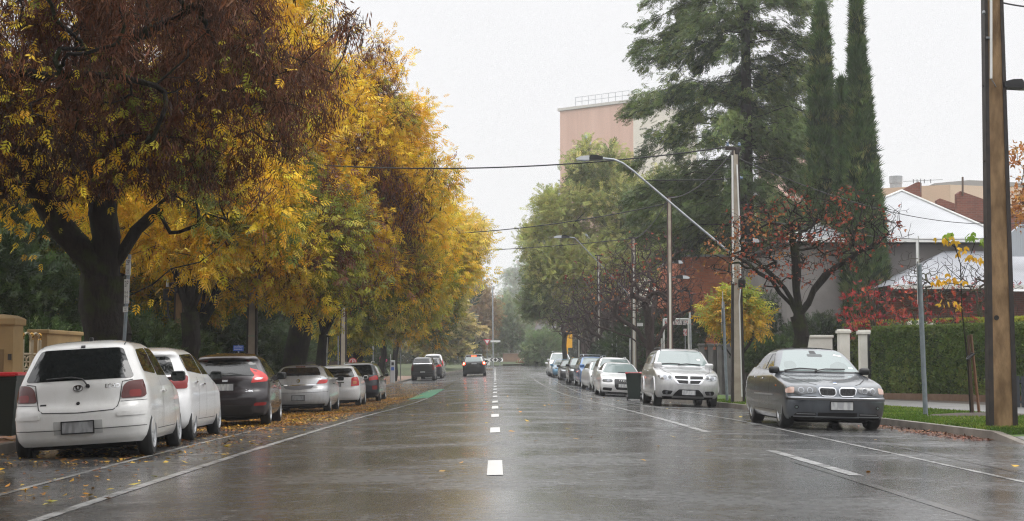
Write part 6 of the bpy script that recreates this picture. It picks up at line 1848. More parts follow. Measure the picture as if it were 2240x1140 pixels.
# pole with the street light arm
y = 42.0; x = (1613 - VU) / F * y; zb = zr_(x, y)
pole42 = stobie('concrete pole with a long street light arm and black fuse box', x, y, zb, P(1603, 330, y).z - zb, .40, .20, STOBIE_PALE, SP)
m = MB(); pts = [loc(1597, 553, y, pole42), loc(1500, 472, y, pole42), loc(1385, 374, y, pole42), loc(1362, 357, y, pole42), loc(1343, 349, y, pole42), loc(1312, 346, y, pole42)]
m.tube(pts, .032, 8); m.build('lamp_arm', GALV, pole42); lamp_head(pole42, loc(1318, 347, y, pole42), -1, .78, .30)
m = MB(); m.box(loc(1622, 620, y - .02, pole42), (.21, .2, .24), bev=.03); m.build('fuse_box', BLACK_PL, pole42)
m = MB(); m.tube([loc(1612, 360, y - .12, pole42), loc(1617, 480, y - .12, pole42), loc(1620, 608, y - .12, pole42)], .022, 8); m.tube([loc(1602, 340, y - .11, pole42), loc(1604, 620, y - .11, pole42)], .028, 8); m.tube([loc(1620, 632, y - .1, pole42), loc(1617, 660, y - .11, pole42), loc(1623, 868, y - .11, pole42)], .018, 8); m.build('white_conduit', WHITE_PAINT, pole42)
m = MB(); m.tube([loc(1615, 528, y, pole42), loc(1632, 528, y, pole42)], .018, 6); m.build('lamp_bracket', LAMPGREY, pole42); lamp_head(pole42, loc(1630, 527, y, pole42), 1, .42, .2)
m = MB(); m.box(loc(1604, 325, y, pole42), (.46, .10, .09)); m.box(loc(1612, 331, y, pole42), (.14, .2, .2), bev=.03); m.build('crossarm', STEEL_DARK, pole42)
m = MB()
for u in (1592, 1617): m.lathe([(0, 0), (.035, 0), (.05, .03), (.03, .05), (.045, .08), (0, .1)], 10, Matrix.Translation(loc(u, 319, y, pole42)))
m.lathe([(0, 0), (.04, 0), (.05, .03), (.03, .05), (.04, .08), (0, .1)], 10, Matrix.Translation(loc(1618, 389, y, pole42)) @ Matrix.Rotation(math.pi / 2, 4, 'Y'))
m.build('insulators', M_('blue_grey_insulator', (.22, .30, .42), .25), pole42)

poles = {}
for Y, u, vt, w0, w1, lab, arm in ((57.5, 1466, 433, .24, .16, 'slim rust brown pole with white lower conduit, above the framed street sign', 0), (72.6, 1387, 522, .34, .2, 'concrete pole carrying a white street name plate, left of the brick building', 1), (97, 1310, 560, .32, .2, 'concrete pole among bare trees behind the blue four-wheel drive', 0), (120, 1266, 600, .32, .2, 'far concrete pole in the mist behind the light blue hatchback', 0)):
    x = (u - VU) / F * Y; zb = zr_(x, Y); h = P(u, vt, Y).z - zb
    pl = stobie(lab, x, Y, zb, h, w0, w1, STOBIE_PALE, SP, steel=(M_('rust_brown_steel', (.06, .025, .02), .7) if Y < 60 else STEEL_DARK)); poles[Y] = (pl, h)
    m = MB(); m.tube([(-.02, -.11, .2), (-.01, -.11, h * (.62 if Y < 60 else .9))], .035 if Y < 60 else .03, 6); m.build('white_conduit', OFFWHITE if Y < 60 else WHITE_PAINT, pl)
    m = MB(); m.box((0, 0, h + .03), (.5, .1, .08)); m.build('crossarm', STEEL_DARK, pl)
    if arm:
        m = MB(); m.tube([(-.05, 0, h * .60), (-2.75, 0, h * .98), (-2.95, 0, h * 1.005), (-3.3, 0, h * 1.01)], .024, 6); m.build('lamp_arm', GALV, pl); lamp_head(pl, Vector((-3.2, 0, h * 1.01)), -1, .8, .3)
    if Y < 60:
        for vv, L in ((607, .55), (574, .35)):
            q = loc(1478 if L > .5 else 1474, vv, Y, pl); m = MB(); m.tube([(0, 0, q.z), (q.x + .08, q.y, q.z)], .018, 6); m.build('lamp_bracket', LAMPGREY, pl); lamp_head(pl, q, 1, L, .22)
# street name plate on the third pole
pl, h = poles[72.6]
m = MB(); m.box((0, .12, P(1387, 710, 72.6).z - pl.location.z), (.92, .012, .16), rz=.06); o = m.build('street_name_plate', WHITE_PAINT, pl)
m = MB(); v, f = text_mesh('E', .13); M4 = Matrix.Translation((-.40, .108 - .04, P(1387, 710, 72.6).z - pl.location.z)) @ Matrix.Rotation(math.pi / 2, 4, 'X'); m.add([M4 @ Vector(q) for q in v], f); m.build('lettering', BLACK_PL, o)

# left poles
x = (553 - VU) / F * 43.5; zb = VZ(x, 43.5)
poleL = stobie('concrete pole standing in front of the golden tree on the left kerb', x, 43.5, zb, 7.6, .36, .2, STOBIE_PALE, 'concrete and steel power poles on the left')
m = MB(); m.box((0, -.12, P(553, 735, 43.5).z - zb), (.20, .01, .05)); m.build('pole_tag', M_('pale_green_tag', (.35, .40, .30), .6), poleL)
x = (394 - VU) / F * 41.5; zb = VZ(-8, 41.5)
poleB = stobie('concrete pole with a black equipment box half hidden by green shrubs', x, 41.5, zb, 7.0, .34, .2, STOBIE, 'concrete and steel power poles on the left')
m = MB(); m.box((-.33, -.05, P(367, 645, 41.5).z - zb), (.20, .25, .33), bev=.03); m.box((-.02, -.08, P(390, 630, 41.5).z - zb), (.44, .3, .3), bev=.03); m.build('equipment_box', BLACK_PL, poleB)
m = MB(); m.tube([(-.33, -.05, P(367, 628, 41.5).z - zb), (-.33, -.05, P(367, 612, 41.5).z - zb)], [.05, .03], 8); m.build('insulator', WHITE_PAINT, poleB)
m = MB(); m.tube([(-.33, -.05, P(367, 660, 41.5).z - zb), (-.30, -.05, P(367, 690, 41.5).z - zb), (-.1, -.08, P(367, 720, 41.5).z - zb)], .03, 6); m.build('cable', BLACK_PL, poleB)
x = (752 - VU) / F * 66; zb = VZ(x, 66)
stobie('pale pole between dark trunks behind the white hatchback on the left', x, 66, zb, 7.4, .34, .2, STOBIE_PALE, 'concrete and steel power poles on the left')


def wire(label, a, b, sag, r, cat='wire', group='overhead wires across the street'):
    a, b = Vector(a), Vector(b); m = MB()
    pts = [a + (b - a) * t - Vector((0, 0, sag * 4 * t * (1 - t))) for t in np.linspace(0, 1, 24)]
    m.tube(pts, r, 5, cap=False); o = m.build('overhead_wire', BLACK_PL, None, smooth=True); tag(o, label, cat, group)


top42 = P(1600, 322, 42.0)
wire('thick black cable crossing the street from the street light pole', P(1596, 321, 42), Vector((poleL.location.x, 43.5, poleL.location.z + 7.4)), .42, .021)
wire('thin pale cable from the street light pole to the middle of its arm', P(1602, 391, 41.9), P(1412, 394, 41.9), .02, .016)
pl57 = poles[57.5][0]; pl72 = poles[72.6][0]
wire('black cable crossing the street from the slim rust brown pole', pl57.location + Vector((0, 0, poles[57.5][1] - .2)), Vector((-7.2, 60, 6.3)), .5, .020)
wire('black cable crossing the street from the pole with the name plate', pl72.location + Vector((0, 0, poles[72.6][1])), Vector((-7.2, 75, 6.6)), .2, .020)
wire('black wire running from the street light pole to the slim brown pole', P(1606, 328, 42), pl57.location + Vector((0, 0, poles[57.5][1])), .35, .02, group='wires along the right kerb')
wire('black wire running from the slim brown pole to the name plate pole', pl57.location + Vector((0, 0, poles[57.5][1])), pl72.location + Vector((0, 0, poles[72.6][1])), .3, .02, group='wires along the right kerb')
wire('black wire running on from the name plate pole into the bare trees', pl72.location + Vector((0, 0, poles[72.6][1])), poles[97][0].location + Vector((0, 0, poles[97][1])), .4, .02, group='wires along the right kerb')
wire('service wire slanting down across the white roof to the brick parapet', P(1612, 345, 42), P(2262, 484, 60), .75, .014, group='service wires to the white roofed house')
wire('service wire running along the white eave to the house', P(1615, 470, 42), P(2150, 521, 59.5), .3, .014, group='service wires to the white roofed house')
wire('short black wire leaving the top of the near pole at the frame edge', P(2176, 2, 22.9), P(2330, 16, 22.9), .05, .014, group='service wires by the near pole')

# ---------------------------------------------------------------- signs and posts
def post_thing(name, label, cat, x, y, h, r, mat, group=None, lean=(0, 0), z=None):
    zb = z if z is not None else (VZ(x, y) if x < 0 else zr_(x, y))
    root = empty(name, (x, y, zb)); tag(root, label, cat, group)
    m = MB(); m.tube([(0, 0, -.2), (lean[0] * h, lean[1] * h, h)], r, 10); m.build('post', mat, root)
    return root


def board(root, name, c, size, mat, rz=0, letters=(), lm=None, bev=.01, rim=None):
    m = MB(); T = Matrix.Translation(c) @ Matrix.Rotation(rz, 4, 'Z')
    m.box((0, 0, 0), (size[0], .012, size[1]), M=T); o = m.build(name, mat, root)
    for txt, dx, dz, s, w in letters:
        v, f = text_mesh(txt, s, w); k = MB(); T2 = T @ Matrix.Translation((dx, -.0085, dz)) @ Matrix.Rotation(math.pi / 2, 4, 'X')
        k.add([T2 @ Vector(q) for q in v], f); k.build('lettering', lm or BLACK_PL, o)
    return o


SIGNW = M_('sign_white', (.50, .50, .48), .45)
x, y = (266 - VU) / F * 26.2, 26.2
rt = post_thing('parking_sign', 'leaning grey post with two-hour parking signs, beside the dark trunk', 'parking sign', x, y, 3.05, .03, BLUEGREY, lean=(.048, 0))
zb = rt.location.z
def sz(v): return P(270, v, 26.2).z - zb
for v0, v1, ltr in ((567, 602, [('2P', .0, .075, .13, .15), ('8-6', 0, -.06, .06, .1), ('9-5', 0, -.11, .05, .12)]), (611, 664, [('2P', .0, .13, .15, .16), ('8-6', 0, -.02, .07, .15), ('8-6', 0, -.09, .07, .15), ('<->', 0, -.185, .05, .12)]), (671, 683, [('TICKET', 0, .02, .035, .13), ('AREA', 0, -.02, .035, .1)])):
    zc = (sz(v0) + sz(v1)) / 2; board(rt, 'sign_plate', (.048 * zc, -.04, zc), (.20, abs(sz(v0) - sz(v1))), SIGNW, R(-52), ltr)
BLUES = M_('sign_blue', (.03, .10, .42), .4)
def px(u, Y): return (u - VU) / F * Y
rt = post_thing('street_sign', 'small blue sign with white lettering above the dark plum hatchback', 'sign', px(524, 38), 38, P(524, 754, 38).z - VZ(-6.6, 38), .02, GALV)
zc = P(524, 762, 38).z - rt.location.z; o = board(rt, 'sign_plate', (0, -.03, zc), (.265, .145), BLUES, .06, [('ON STREET', 0, .03, .05, .22), ('PARKING', 0, -.03, .05, .2)], WHITE_PAINT)
for u, Y, vt, vs0, vs1, ww, lab in ((716, 58.5, 716, 738, 772, .12, 'thin white parking sign post beside the dark trunk behind the silver hatchback'), (741, 62, 735, 742, 760, .06, 'narrow grey post next to the pale pole on the left'), (817, 80.6, 742, 747, 765, .13, 'post with small white parking sign in front of the small yellow green tree'), (877, 106, 752, 755, 768, .2, 'pale post with a small white plate near the leaning trunk'), (855, 97, 775, 777, 782, .05, 'thin dark post beside the ticket machine')):
    x = px(u, Y); rt = post_thing('sign_post', lab, 'sign post', x, Y, P(u, vt, Y).z - VZ(x, Y), .03, GALV, 'sign posts along the left kerb')
    a, b_ = P(u, vs0, Y).z - rt.location.z, P(u, vs1, Y).z - rt.location.z
    board(rt, 'sign_plate', (0, -.05, (a + b_) / 2), (ww, abs(a - b_)), SIGNW, -.5)
rt = post_thing('round_sign', 'red round sign with a white letter, above the white hatchback roof', 'sign', px(773, 67), 67, P(773, 800, 67).z - VZ(-6.5, 67), .03, GALV)
m = MB(); zc = P(773, 792, 67).z - rt.location.z; m.lathe([(0, -.03), (.185, -.03), (.19, -.015), (.185, .0), (0, .0)], 24, Matrix.Translation((0, -.06, zc)) @ Matrix.Rotation(math.pi / 2, 4, 'X')); o = m.build('sign_disc', M_('sign_red', (.48, .02, .03), .4), rt, angle=40)
v, f = text_mesh('P', .26); k = MB(); k.add([Matrix.Translation((.02, -.066, zc - .0)) @ Matrix.Rotation(math.pi / 2, 4, 'X') @ Vector(q) for q in v], f)
k.lathe([(.125, -.001), (.150, -.001)], 24, Matrix.Translation((0, -.0655, zc)) @ Matrix.Rotation(math.pi / 2, 4, 'X')); k.build('lettering', WHITE_PAINT, o)
# ticket machine
x = px(860, 98); zb = VZ(x, 98); rt = empty('ticket_machine', (x, 98, zb)); tag(rt, 'pale grey parking ticket machine with blue panel on the left footpath', 'ticket machine')
m = MB(); m.box((0, 0, .76), (.30, .26, 1.52), bev=.04); m.build('cabinet', M_('cabinet_grey', (.45, .46, .47), .5), rt); m = MB(); m.box((0, -.135, .95), (.2, .012, .22)); m.build('blue_panel', BLUES, rt); m = MB(); m.box((0, -.135, 1.28), (.16, .012, .2)); m.build('screen', BLACK_PL, rt)

# right posts
y = 28.1; x = px(2024, y)
rt = post_thing('steel_post', 'tall blue grey steel post with edge-on sign, standing in front of the clipped hedge', 'sign post', x, y, P(2015, 580, y).z - zr_(x, y), .046, BLUEGREY, 'sign posts along the right kerb', lean=(-.026, 0))
m = MB(); h = P(2015, 580, y).z - rt.location.z
m.box((-.026 * h - .005, 0, h + .27), (.02, .24, .56), rz=-.28); m.box((-.026 * h * .8 - .058, 0, h * .87), (.010, .3, .75), rz=-.28); m.build('sign_plate', SIGNW, rt)
m = MB(); m.lathe([(.052, 0), (.052, .12), (0, .14)], 12, Matrix.Translation((-.026 * h, 0, h - .1))); m.build('post_cap', BLUEGREY, rt)
y = 43.6; x = px(1590, y)
rt = post_thing('steel_post', 'blue grey steel post with white edge-on signs, in front of the small yellow tree', 'sign post', x, y, P(1580, 660, y).z - zr_(x, y), .045, BLUEGREY, 'sign posts along the right kerb', lean=(-.035, 0))
h = P(1580, 660, y).z - rt.location.z
m = MB(); m.box((-.035 * h - .005, 0, h + .05), (.025, .24, .50), rz=-.155); m.box((-.035 * h * .8 - .06, 0, h * .80), (.012, .3, .7), rz=-.155); m.build('sign_plate', SIGNW, rt)
y = 58; x = px(1513, y)
rt = post_thing('steel_post', 'pale steel post with white edge-on plate, at the right end of the framed sign', 'sign post', x, y, P(1508, 690, y).z - zr_(x, y), .045, GALV, 'sign posts along the right kerb', lean=(-.02, 0))
h = P(1508, 690, y).z - rt.location.z; m = MB(); m.box((-.02 * h, 0, h - .1), (.07, .2, .45), rz=-.13); m.box((-.02 * h - .06, 0, h - .75), (.03, .25, .8)); m.build('sign_plate', SIGNW, rt)
for u, Y, vt, lab in ((1339, 86, 722, 'left of two pale posts behind the white four-wheel drive'), (1349, 88, 715, 'taller of two pale posts behind the white four-wheel drive'), (1378, 70, 740, 'thin grey post just left of the name plate pole')):
    x = px(u, Y); rt = post_thing('sign_post', lab, 'sign post', x, Y, P(u, vt, Y).z - zr_(x, Y), .035, GALV, 'thin posts behind the right cars'); m = MB(); m.box((0, 0, P(u, vt + 14, Y).z - rt.location.z), (.05, .2, .5)); m.build('sign_plate', SIGNW, rt)
# framed sign over two posts
Y = 70; x0, x1 = px(1452, Y), px(1507, Y); zb = zr_(8.5, Y); rt = empty('framed_sign', (x0, Y, zb)); tag(rt, 'white framed arch sign with worn red and black lettering, above the silver people mover roof', 'sign')
rt['label'] = 'white framed arch sign with worn red and black lettering, in front of the brick building'
zt = P(1480, 698, Y).z - zb; zl = P(1480, 709, Y).z - zb
m = MB(); m.tube([(0, 0, -.1), (0, 0, zt)], .045, 8); m.tube([(x1 - x0, 0, -.1), (x1 - x0, 0, zt)], .045, 8); m.tube([(0, 0, zt), (x1 - x0, 0, zt)], .035, 8); m.build('frame', WHITE_PAINT, rt)
def blurred_letters(name, bg, ink1, ink2, sc=(14, 14, 5)):
    mm, nt, b = nmat(name); v = coords(nt, 'Object', sc); nt.links.new(ramp(nt, noise(nt, v, 1, 2, .5), [(.38, ink1), (.46, bg), (.56, bg), (.62, ink2)]), b.inputs['Base Color']); b.inputs['Roughness'].default_value = .5; return mm
m = MB(); m.box(((x1 - x0) / 2, 0, (zt + zl) / 2 - .02), (x1 - x0 - .1, .03, abs(zt - zl)), M=Matrix.Translation(((x1 - x0) / 2, 0, (zt + zl) / 2 - .03)) @ Matrix.Rotation(.05, 4, 'Y')); m.build('sign_board', blurred_letters('worn_sign_lettering', (.55, .52, .50), (.07, .06, .06), (.42, .10, .09)), rt)
m = MB(); m.box((-.10, 0, zt * .55), (.05, .3, 1.2)); m.box((.42 + .0, .1, zt * .6), (.04, .2, 1.0)); m.build('side_board', SIGNW, rt)
Y = 66; x = px(1499, Y); rt = post_thing('small_sign', 'small red and white sign on a thin post before the brick doorway', 'sign', x, Y, P(1499, 719, Y).z - zr_(x, Y), .022, GALV)
m = MB(); za, zb_ = P(0, 719, Y).z - rt.location.z, P(0, 734, Y).z - rt.location.z; m.box((0, -.03, (za + zb_) / 2), (.16, .012, za - zb_)); o = m.build('sign_plate', blurred_letters('red_sign_lettering', (.62, .58, .56), (.5, .06, .05), (.5, .06, .05), (9, 9, 9)), rt)
# far end signs
Y = 166; rt = post_thing('give_way_sign', 'red and white give way triangle at the end of the road', 'road sign', px(1065.5, Y), Y, 2.6, .035, GALV, z=.55)
zc = P(1065, 747, Y).z - .55; s = .42; c0 = Vector((0, -.05, zc))
m = MB(); m.prism([(-s, s * .6), (0, -s * 1.1), (s, s * .6)], 0, .02, Matrix.Translation(c0) @ Matrix.Rotation(math.pi / 2, 4, 'X')); o = m.build('red_border', M_('give_way_red', (.55, .05, .08), .4), rt)
m = MB(); s2 = s * .58; m.prism([(-s2, s2 * .6), (0, -s2 * 1.1), (s2, s2 * .6)], 0.021, .03, Matrix.Translation(c0 + Vector((0, 0, .0))) @ Matrix.Rotation(math.pi / 2, 4, 'X')); m.build('white_face', WHITE_PAINT, o)
Y = 169; rt = post_thing('street_light', 'tall thin grey street light at the end of the road', 'street light', px(1079, Y), Y, P(1077, 628, Y).z - .5, .08, GALV, z=.5, lean=(-.010, 0))
h = P(1077, 628, Y).z - .5
m = MB(); m.tube([(-.010 * h, 0, h), (-.6 - .01 * h, 0, h + .25), (-1.0 - .01 * h, 0, h + .27)], .05, 6); m.tube([(-.01 * h, 0, h), (.6 - .01 * h, 0, h + .2)], .04, 6); m.build('lamp_arm', GALV, rt)
o = board(rt, 'street_name_plate', (.25, -.1, P(0, 746.5, Y).z - .5), (1.15, .22), WHITE_PAINT, 0)
Y = 167; rt = empty('chevron_board', (px(1084, Y), Y, .55)); tag(rt, 'black and white arrow board on the roundabout island', 'road sign')
za, zb_ = P(0, 783, Y).z - .55, P(0, 791.5, Y).z - .55; zc = (za + zb_) / 2; hh = za - zb_
m = MB(); m.box((0, 0, zc), (1.42, .03, hh)); m.build('white_face', WHITE_PAINT, rt)
m = MB(); MX = lambda dx: Matrix.Translation((dx, -.018, zc)) @ Matrix.Rotation(math.pi / 2, 4, 'X')
a = hh / 2
for dx, sg in ((-.46, -1), (.36, 1), (.56, 1)):
    for s in (1, -1):
        q = [(sg * a * .8, 0), (sg * (a * .8 - .16), 0), (sg * (-.2 - .0), s * a), (sg * (-.04), s * a)]
        if (s * sg) > 0: q = q[::-1]
        m.prism(q[::-1], 0, .01, MX(dx))
m.prism([(-.2, 0), (0, -a * .9), (.2, 0), (0, a * .9)], 0, .01, MX(-.02)); m.build('black_arrows', BLACK_PL, rt)
m = MB(); [m.tube([(s * .5, .05, -.1), (s * .5, .05, zc)], .04, 6) for s in (1, -1)]; m.build('post', GALV, rt)
Y = 165; rt = empty('keep_left_sign', (px(1067, Y), Y, .5)); tag(rt, 'white square sign with black slanting arrow beside the departing black car', 'road sign')
m = MB(); m.box((0, 0, P(0, 792, Y).z - .5), (.5, .02, .75)); m.build('sign_plate', WHITE_PAINT, rt); m = MB(); zc = P(0, 794, Y).z - .5
m.prism([(.16, .2), (.12, .24), (-.18, -.12), (-.22, -.06), (-.2, -.26), (0, -.24), (-.1, -.18)][::-1], 0, .01, Matrix.Translation((0, -.012, zc)) @ Matrix.Rotation(math.pi / 2, 4, 'X')); m.build('arrow', BLACK_PL, rt); m = MB(); m.tube([(0, .04, -.1), (0, .04, 1.2)], .04, 6); m.build('post', GALV, rt)
Y = 136; x = px(1240, Y); rt = post_thing('yellow_sign', 'yellow banner sign on a yellow pole behind the far parked cars', 'sign', x, Y, P(1239, 724, Y).z - zr_(x, Y), .09, M_('banner_yellow', (.80, .40, .02), .5))
m = MB(); m.box((.22, 0, P(0, 743, Y).z - rt.location.z), (.55, .03, 1.5)); m.build('sign_plate', bpy.data.materials['banner_yellow'], rt)
Y = 176; rt = post_thing('lamp_post', 'black lamp post across the end of the street', 'lamp post', px(1159, Y), Y, P(1159, 737, Y).z - .7, .09, BLACK_PL, z=.7)
h = P(1159, 737, Y).z - .7; m = MB(); m.lathe([(0, 0), (.16, .05), (.22, .4), (.1, .5), (0, .55)], 10, Matrix.Translation((0, 0, h))); m.build('lantern', M_('lantern_glass', (.3, .3, .3), .3), rt)

# wheelie bins
def bin_(label, x, y, rz, z, H=.93):
    root = empty('wheelie_bin', (x, y, z), (0, 0, rz)); tag(root, label, 'bin', 'dark green wheelie bins'); k = H / .93
    m = MB(); g = M_('bin_green', (.010, .020, .015), .45, bmp=.1, bs=40)
    vs = []
    for zz, wx, wy in ((.06, .19, .19), (.80, .255, .26), (.86, .265, .27), (.88, .265, .27)):
        for sx, sy in ((-1, -1), (1, -1), (1, 1), (-1, 1)): vs.append((sx * wx * k, sy * wy * k, zz * k))
    fs = [(0, 3, 2, 1), (12, 13, 14, 15)] + [(4 * i + j, 4 * i + (j + 1) % 4, 4 * i + 4 + (j + 1) % 4, 4 * i + 4 + j) for i in range(3) for j in range(4)]
    m.add(vs, fs); m.box((0, -.255 * k, .835 * k), (.53 * k, .03, .05 * k), bev=.008); m.build('bin_body', g, root, angle=30)
    m = MB(); m.box((0, .0, .905 * k), (.58 * k, .58 * k, .05 * k), bev=.02); m.box((0, -.29 * k, .89 * k), (.50 * k, .03, .035), bev=.01); m.build('lid', M_('bin_red', (.42, .015, .02), .4, coat=.4), root, angle=40)
    for s in (1, -1):
        m = MB(); m.lathe([(0, -.03), (.10 * k, -.03), (.10 * k, .03), (0, .03)], 16, Matrix.Translation((s * .22 * k, .24 * k, .10 * k)) @ Matrix.Rotation(math.pi / 2, 4, 'Y')); m.build('wheel', BLACK_PL, root, angle=40)
    m = MB(); m.tube([(-.2 * k, .32 * k, .9 * k), (.2 * k, .32 * k, .9 * k)], .015, 6); m.build('handle', g, root)
    return root


bin_('dark green bin with red lid at the left edge, behind the three-door hatchback', px(14, 20.4), 20.4, R(2), VZ(-6.6, 20.4))
bin_('dark green bin with red lid beside the white sedan with the deep grille', px(1386, 51), 51, R(180 - 4), GZ(4.9, 51), .98)

# ---------------------------------------------------------------- left boundary: sandstone pillar, gate, wall
SAND = M_('sandstone_render', (.40, .27, .12), .8, c2=(.30, .20, .09), vs=1.5, bmp=.3, bs=50)
IVORY = M_('ivory_gate_paint', (.58, .50, .36), .4, c2=(.5, .42, .28), vs=6)
GOLD = M_('brass_finial', (.55, .32, .08), .25, .9)
x = px(12, 25); zb = VZ(-8, 25); rt = empty('gate_pillar', (x, 25, zb)); tag(rt, 'sandstone coloured gate pillar with a letter slot at the left edge', 'gate pillar')
h = P(20, 712, 25).z - zb
m = MB(); m.box((0, 0, h / 2 - .05), (.52, .52, h + .1)); m.build('shaft', SAND, rt)
m = MB(); m.box((0, 0, h + .06), (.60, .60, .12), bev=.02); m.lathe([(.40, 0), (.26, .05), (.0, .07)], 4, Matrix.Translation((0, 0, h + .12)) @ Matrix.Rotation(math.pi / 4, 4, 'Z')); m.build('cap', SAND, rt)
m = MB(); m.box((.21, -.265, P(0, 781, 25).z - zb), (.06, .02, .10)); m.build('intercom', M_('intercom_dark', (.05, .045, .04), .4), rt)
m = MB(); m.box((-.02, -.262, P(0, 800, 25).z - zb), (.26, .01, .55)); m.build('recessed_panel', M_('recess_sand', (.20, .13, .06), .8), rt)
zb = VZ(-8.6, 27); xg = -8.62; rt = empty('ornate_gate', (xg, 26.2, zb)); tag(rt, 'ivory wrought metal gate with gold finials and a round medallion', 'gate')
m = MB(); T = P(60, 737, 27).z - zb
for yy in (0.08, .62, 1.15, 1.62): m.tube([(0, yy, 0), (0, yy, T - .05)], .038, 8)
for zz in (.12, T * .62, T * .80): m.tube([(0, .05, zz), (0, 1.65, zz)], .022, 8)
m.build('frame', IVORY, rt, angle=40)
m = MB()
for cy in (.35, .88, 1.39):
    m.tube([(0, cy + .24 * math.cos(q), T - .08 + .16 * math.sin(q)) for q in np.linspace(0, math.pi, 12)], .018, 6)
    m.tube([(0, cy + .20 * math.cos(q), T * .38 + .32 * math.sin(q)) for q in np.linspace(0, 2 * math.pi, 20)], .030, 6, cap=False)
    for s in (1, -1): m.tube([(0, cy + s * (.10 + .09 * math.cos(q)), T * .71 + .10 * math.sin(q)) for q in np.linspace(0, 5, 14)], .012, 5)
    m.tube([(0, cy - .2, T * .71), (0, cy + .2, T * .71)], .014, 5)
m.build('scrollwork', IVORY, rt, smooth=True)
for yy in (.08, .62, 1.15, 1.62):
    m = MB(); m.lathe([(0, 0), (.03, 0), (.02, .03), (.05, .07), (.04, .11), (0, .14)], 12, Matrix.Translation((0, yy, T - .05))); m.build('finial', GOLD, rt, angle=50)
m = MB(); m.lathe([(0, .02), (.10, .02), (.12, 0)], 16, Matrix.Translation((.0, .9, T * .38)) @ Matrix.Rotation(math.pi / 2, 4, 'Y')); m.build('medallion', IVORY, rt)
zb = VZ(-8.5, 29); h = P(110, 729, 28).z - zb; rt = empty('sandstone_wall', (-8.7, 28, zb)); tag(rt, 'sandstone rendered wall beside the ivory gate', 'wall')
m = MB(); m.box((0, 1.15, h / 2 - .1), (.34, 2.3, h + .2)); m.build('wall', SAND, rt); m = MB(); m.box((0, 1.15, h + .03), (.42, 2.38, .08), bev=.015); m.build('coping', SAND, rt)
m = MB(); m.box((-4, -3.6, .9), (7.2, .3, 1.8)); m.build('return_wall', SAND, rt)
# dark paling fence continuing along the left boundary
DKWOOD = M_('dark_timber', (.030, .022, .016), .8, c2=(.055, .042, .03), vs=3, scale=(1, 1, .2))
for i, (ya, yb) in enumerate(((31, 55), (55.3, 80), (80.3, 120))):
    rt = empty('paling_fence', (-9.3, ya, 0)); tag(rt, ['dark timber fence behind the shrubs nearest the sandstone wall', 'dark timber fence behind the silver and white hatchbacks', 'dark timber fence farthest along the left footpath'][i], 'fence', 'dark fences along the left footpath')
    m = MB(); n = int((yb - ya) / .16)
    for k in range(n):
        y = ya + k * .16; z = VZ(-9.3, y); m.box((0, y - ya, z + .72 + .02 * math.sin(k * 2.1)), (.02, .145, 1.5))
    m.build('palings', DKWOOD, rt); m = MB()
    for k in range(int((yb - ya) / 2.4)): y = ya + k * 2.4; m.box((-.06, y - ya, VZ(-9.3, y) + .7), (.09, .09, 1.5))
    m.build('posts', DKWOOD, rt)

# ---------------------------------------------------------------- right boundary
z = lambda x, y: zr_(x, y)
PILLAR = OFFWHITE
def pillar(label, x, y, w, top, group='white rendered pillars by the iron gate'):
    zb = z(x, y); rt = empty('gate_pillar', (x, y, zb)); tag(rt, label, 'gate pillar', group); h = top - zb
    m = MB(); m.box((0, 0, h / 2 - .15), (w, w, h + .1)); m.build('shaft', PILLAR, rt); m = MB(); m.box((0, 0, h - .06), (w + .10, w + .10, .10), bev=.012); m.box((0, 0, h + .01), (w + .02, w + .02, .05), bev=.01); m.build('cap', PILLAR, rt)


pillar('white gate pillar with moulded cap, right beside the black iron gate', px(1893, 48.4), 48.4, .36, P(0, 724, 48.4).z)
pillar('white pillar standing alone between two green hedges', px(1846, 51.5), 51.5, .36, P(0, 722, 51.5).z)
for i, (u0, u1, Y, vt, lab) in enumerate(((1766, 1820, 56, 733, 'low white wall behind the roof of the grey sedan'), (1716, 1742, 61, 738, 'short white wall left of the bare tree trunk'))):
    x0, x1 = px(u0, Y), px(u1, Y); zb = z(x0, Y); h = P(0, vt, Y).z - zb; rt = empty('white_wall', (x0, Y, zb)); tag(rt, lab, 'wall', 'white rendered front walls')
    m = MB(); m.box(((x1 - x0) / 2, 0, h / 2 - .15), (x1 - x0, .25, h + .1)); m.build('wall', PILLAR, rt); m = MB(); m.box(((x1 - x0) / 2, 0, h - .05), (x1 - x0 + .08, .34, .10), bev=.015); m.build('coping', PILLAR, rt)
# wall behind the gate
x0, x1 = px(1903, 50), px(2010, 50) ; zb = z(12.5, 50); rt = empty('white_wall', (x0, 50, zb)); tag(rt, 'cream rendered wall seen through the black iron gate', 'wall', 'white rendered front walls')
h = P(0, 725, 50).z - zb; m = MB(); m.box(((x1 - x0) / 2, 0, h / 2 - .1), (x1 - x0, .2, h)); m.build('wall', M_('cream_render', (.62, .57, .46), .8), rt); m = MB(); m.box(((x1 - x0) / 2, 0, h - .05), (x1 - x0 + .1, .3, .1), bev=.015); m.build('coping', PILLAR, rt)
IRON = M_('black_iron', (.010, .010, .011), .4)
x0, x1 = px(1901, 47.6), px(1940, 47.6); zb = z(12.3, 47.6); rt = empty('iron_gate', (x0, 47.6, zb)); tag(rt, 'black wrought iron gate with curled scrolls between white pillar and hedge', 'gate')
T = P(0, 731, 47.6).z - zb; W = x1 - x0; m = MB()
m.box((.06, 0, T / 2), (.17, .1, T)); 
for xx in (.20, .30, .40, .50): m.tube([(xx, 0, 0), (xx, 0, T - .1)], .012, 5)
for zz in (.15, T * .40, T * .78): m.tube([(.1, 0, zz), (W, 0, zz)], .014, 5)
m.build('frame', IRON, rt)
m = MB()
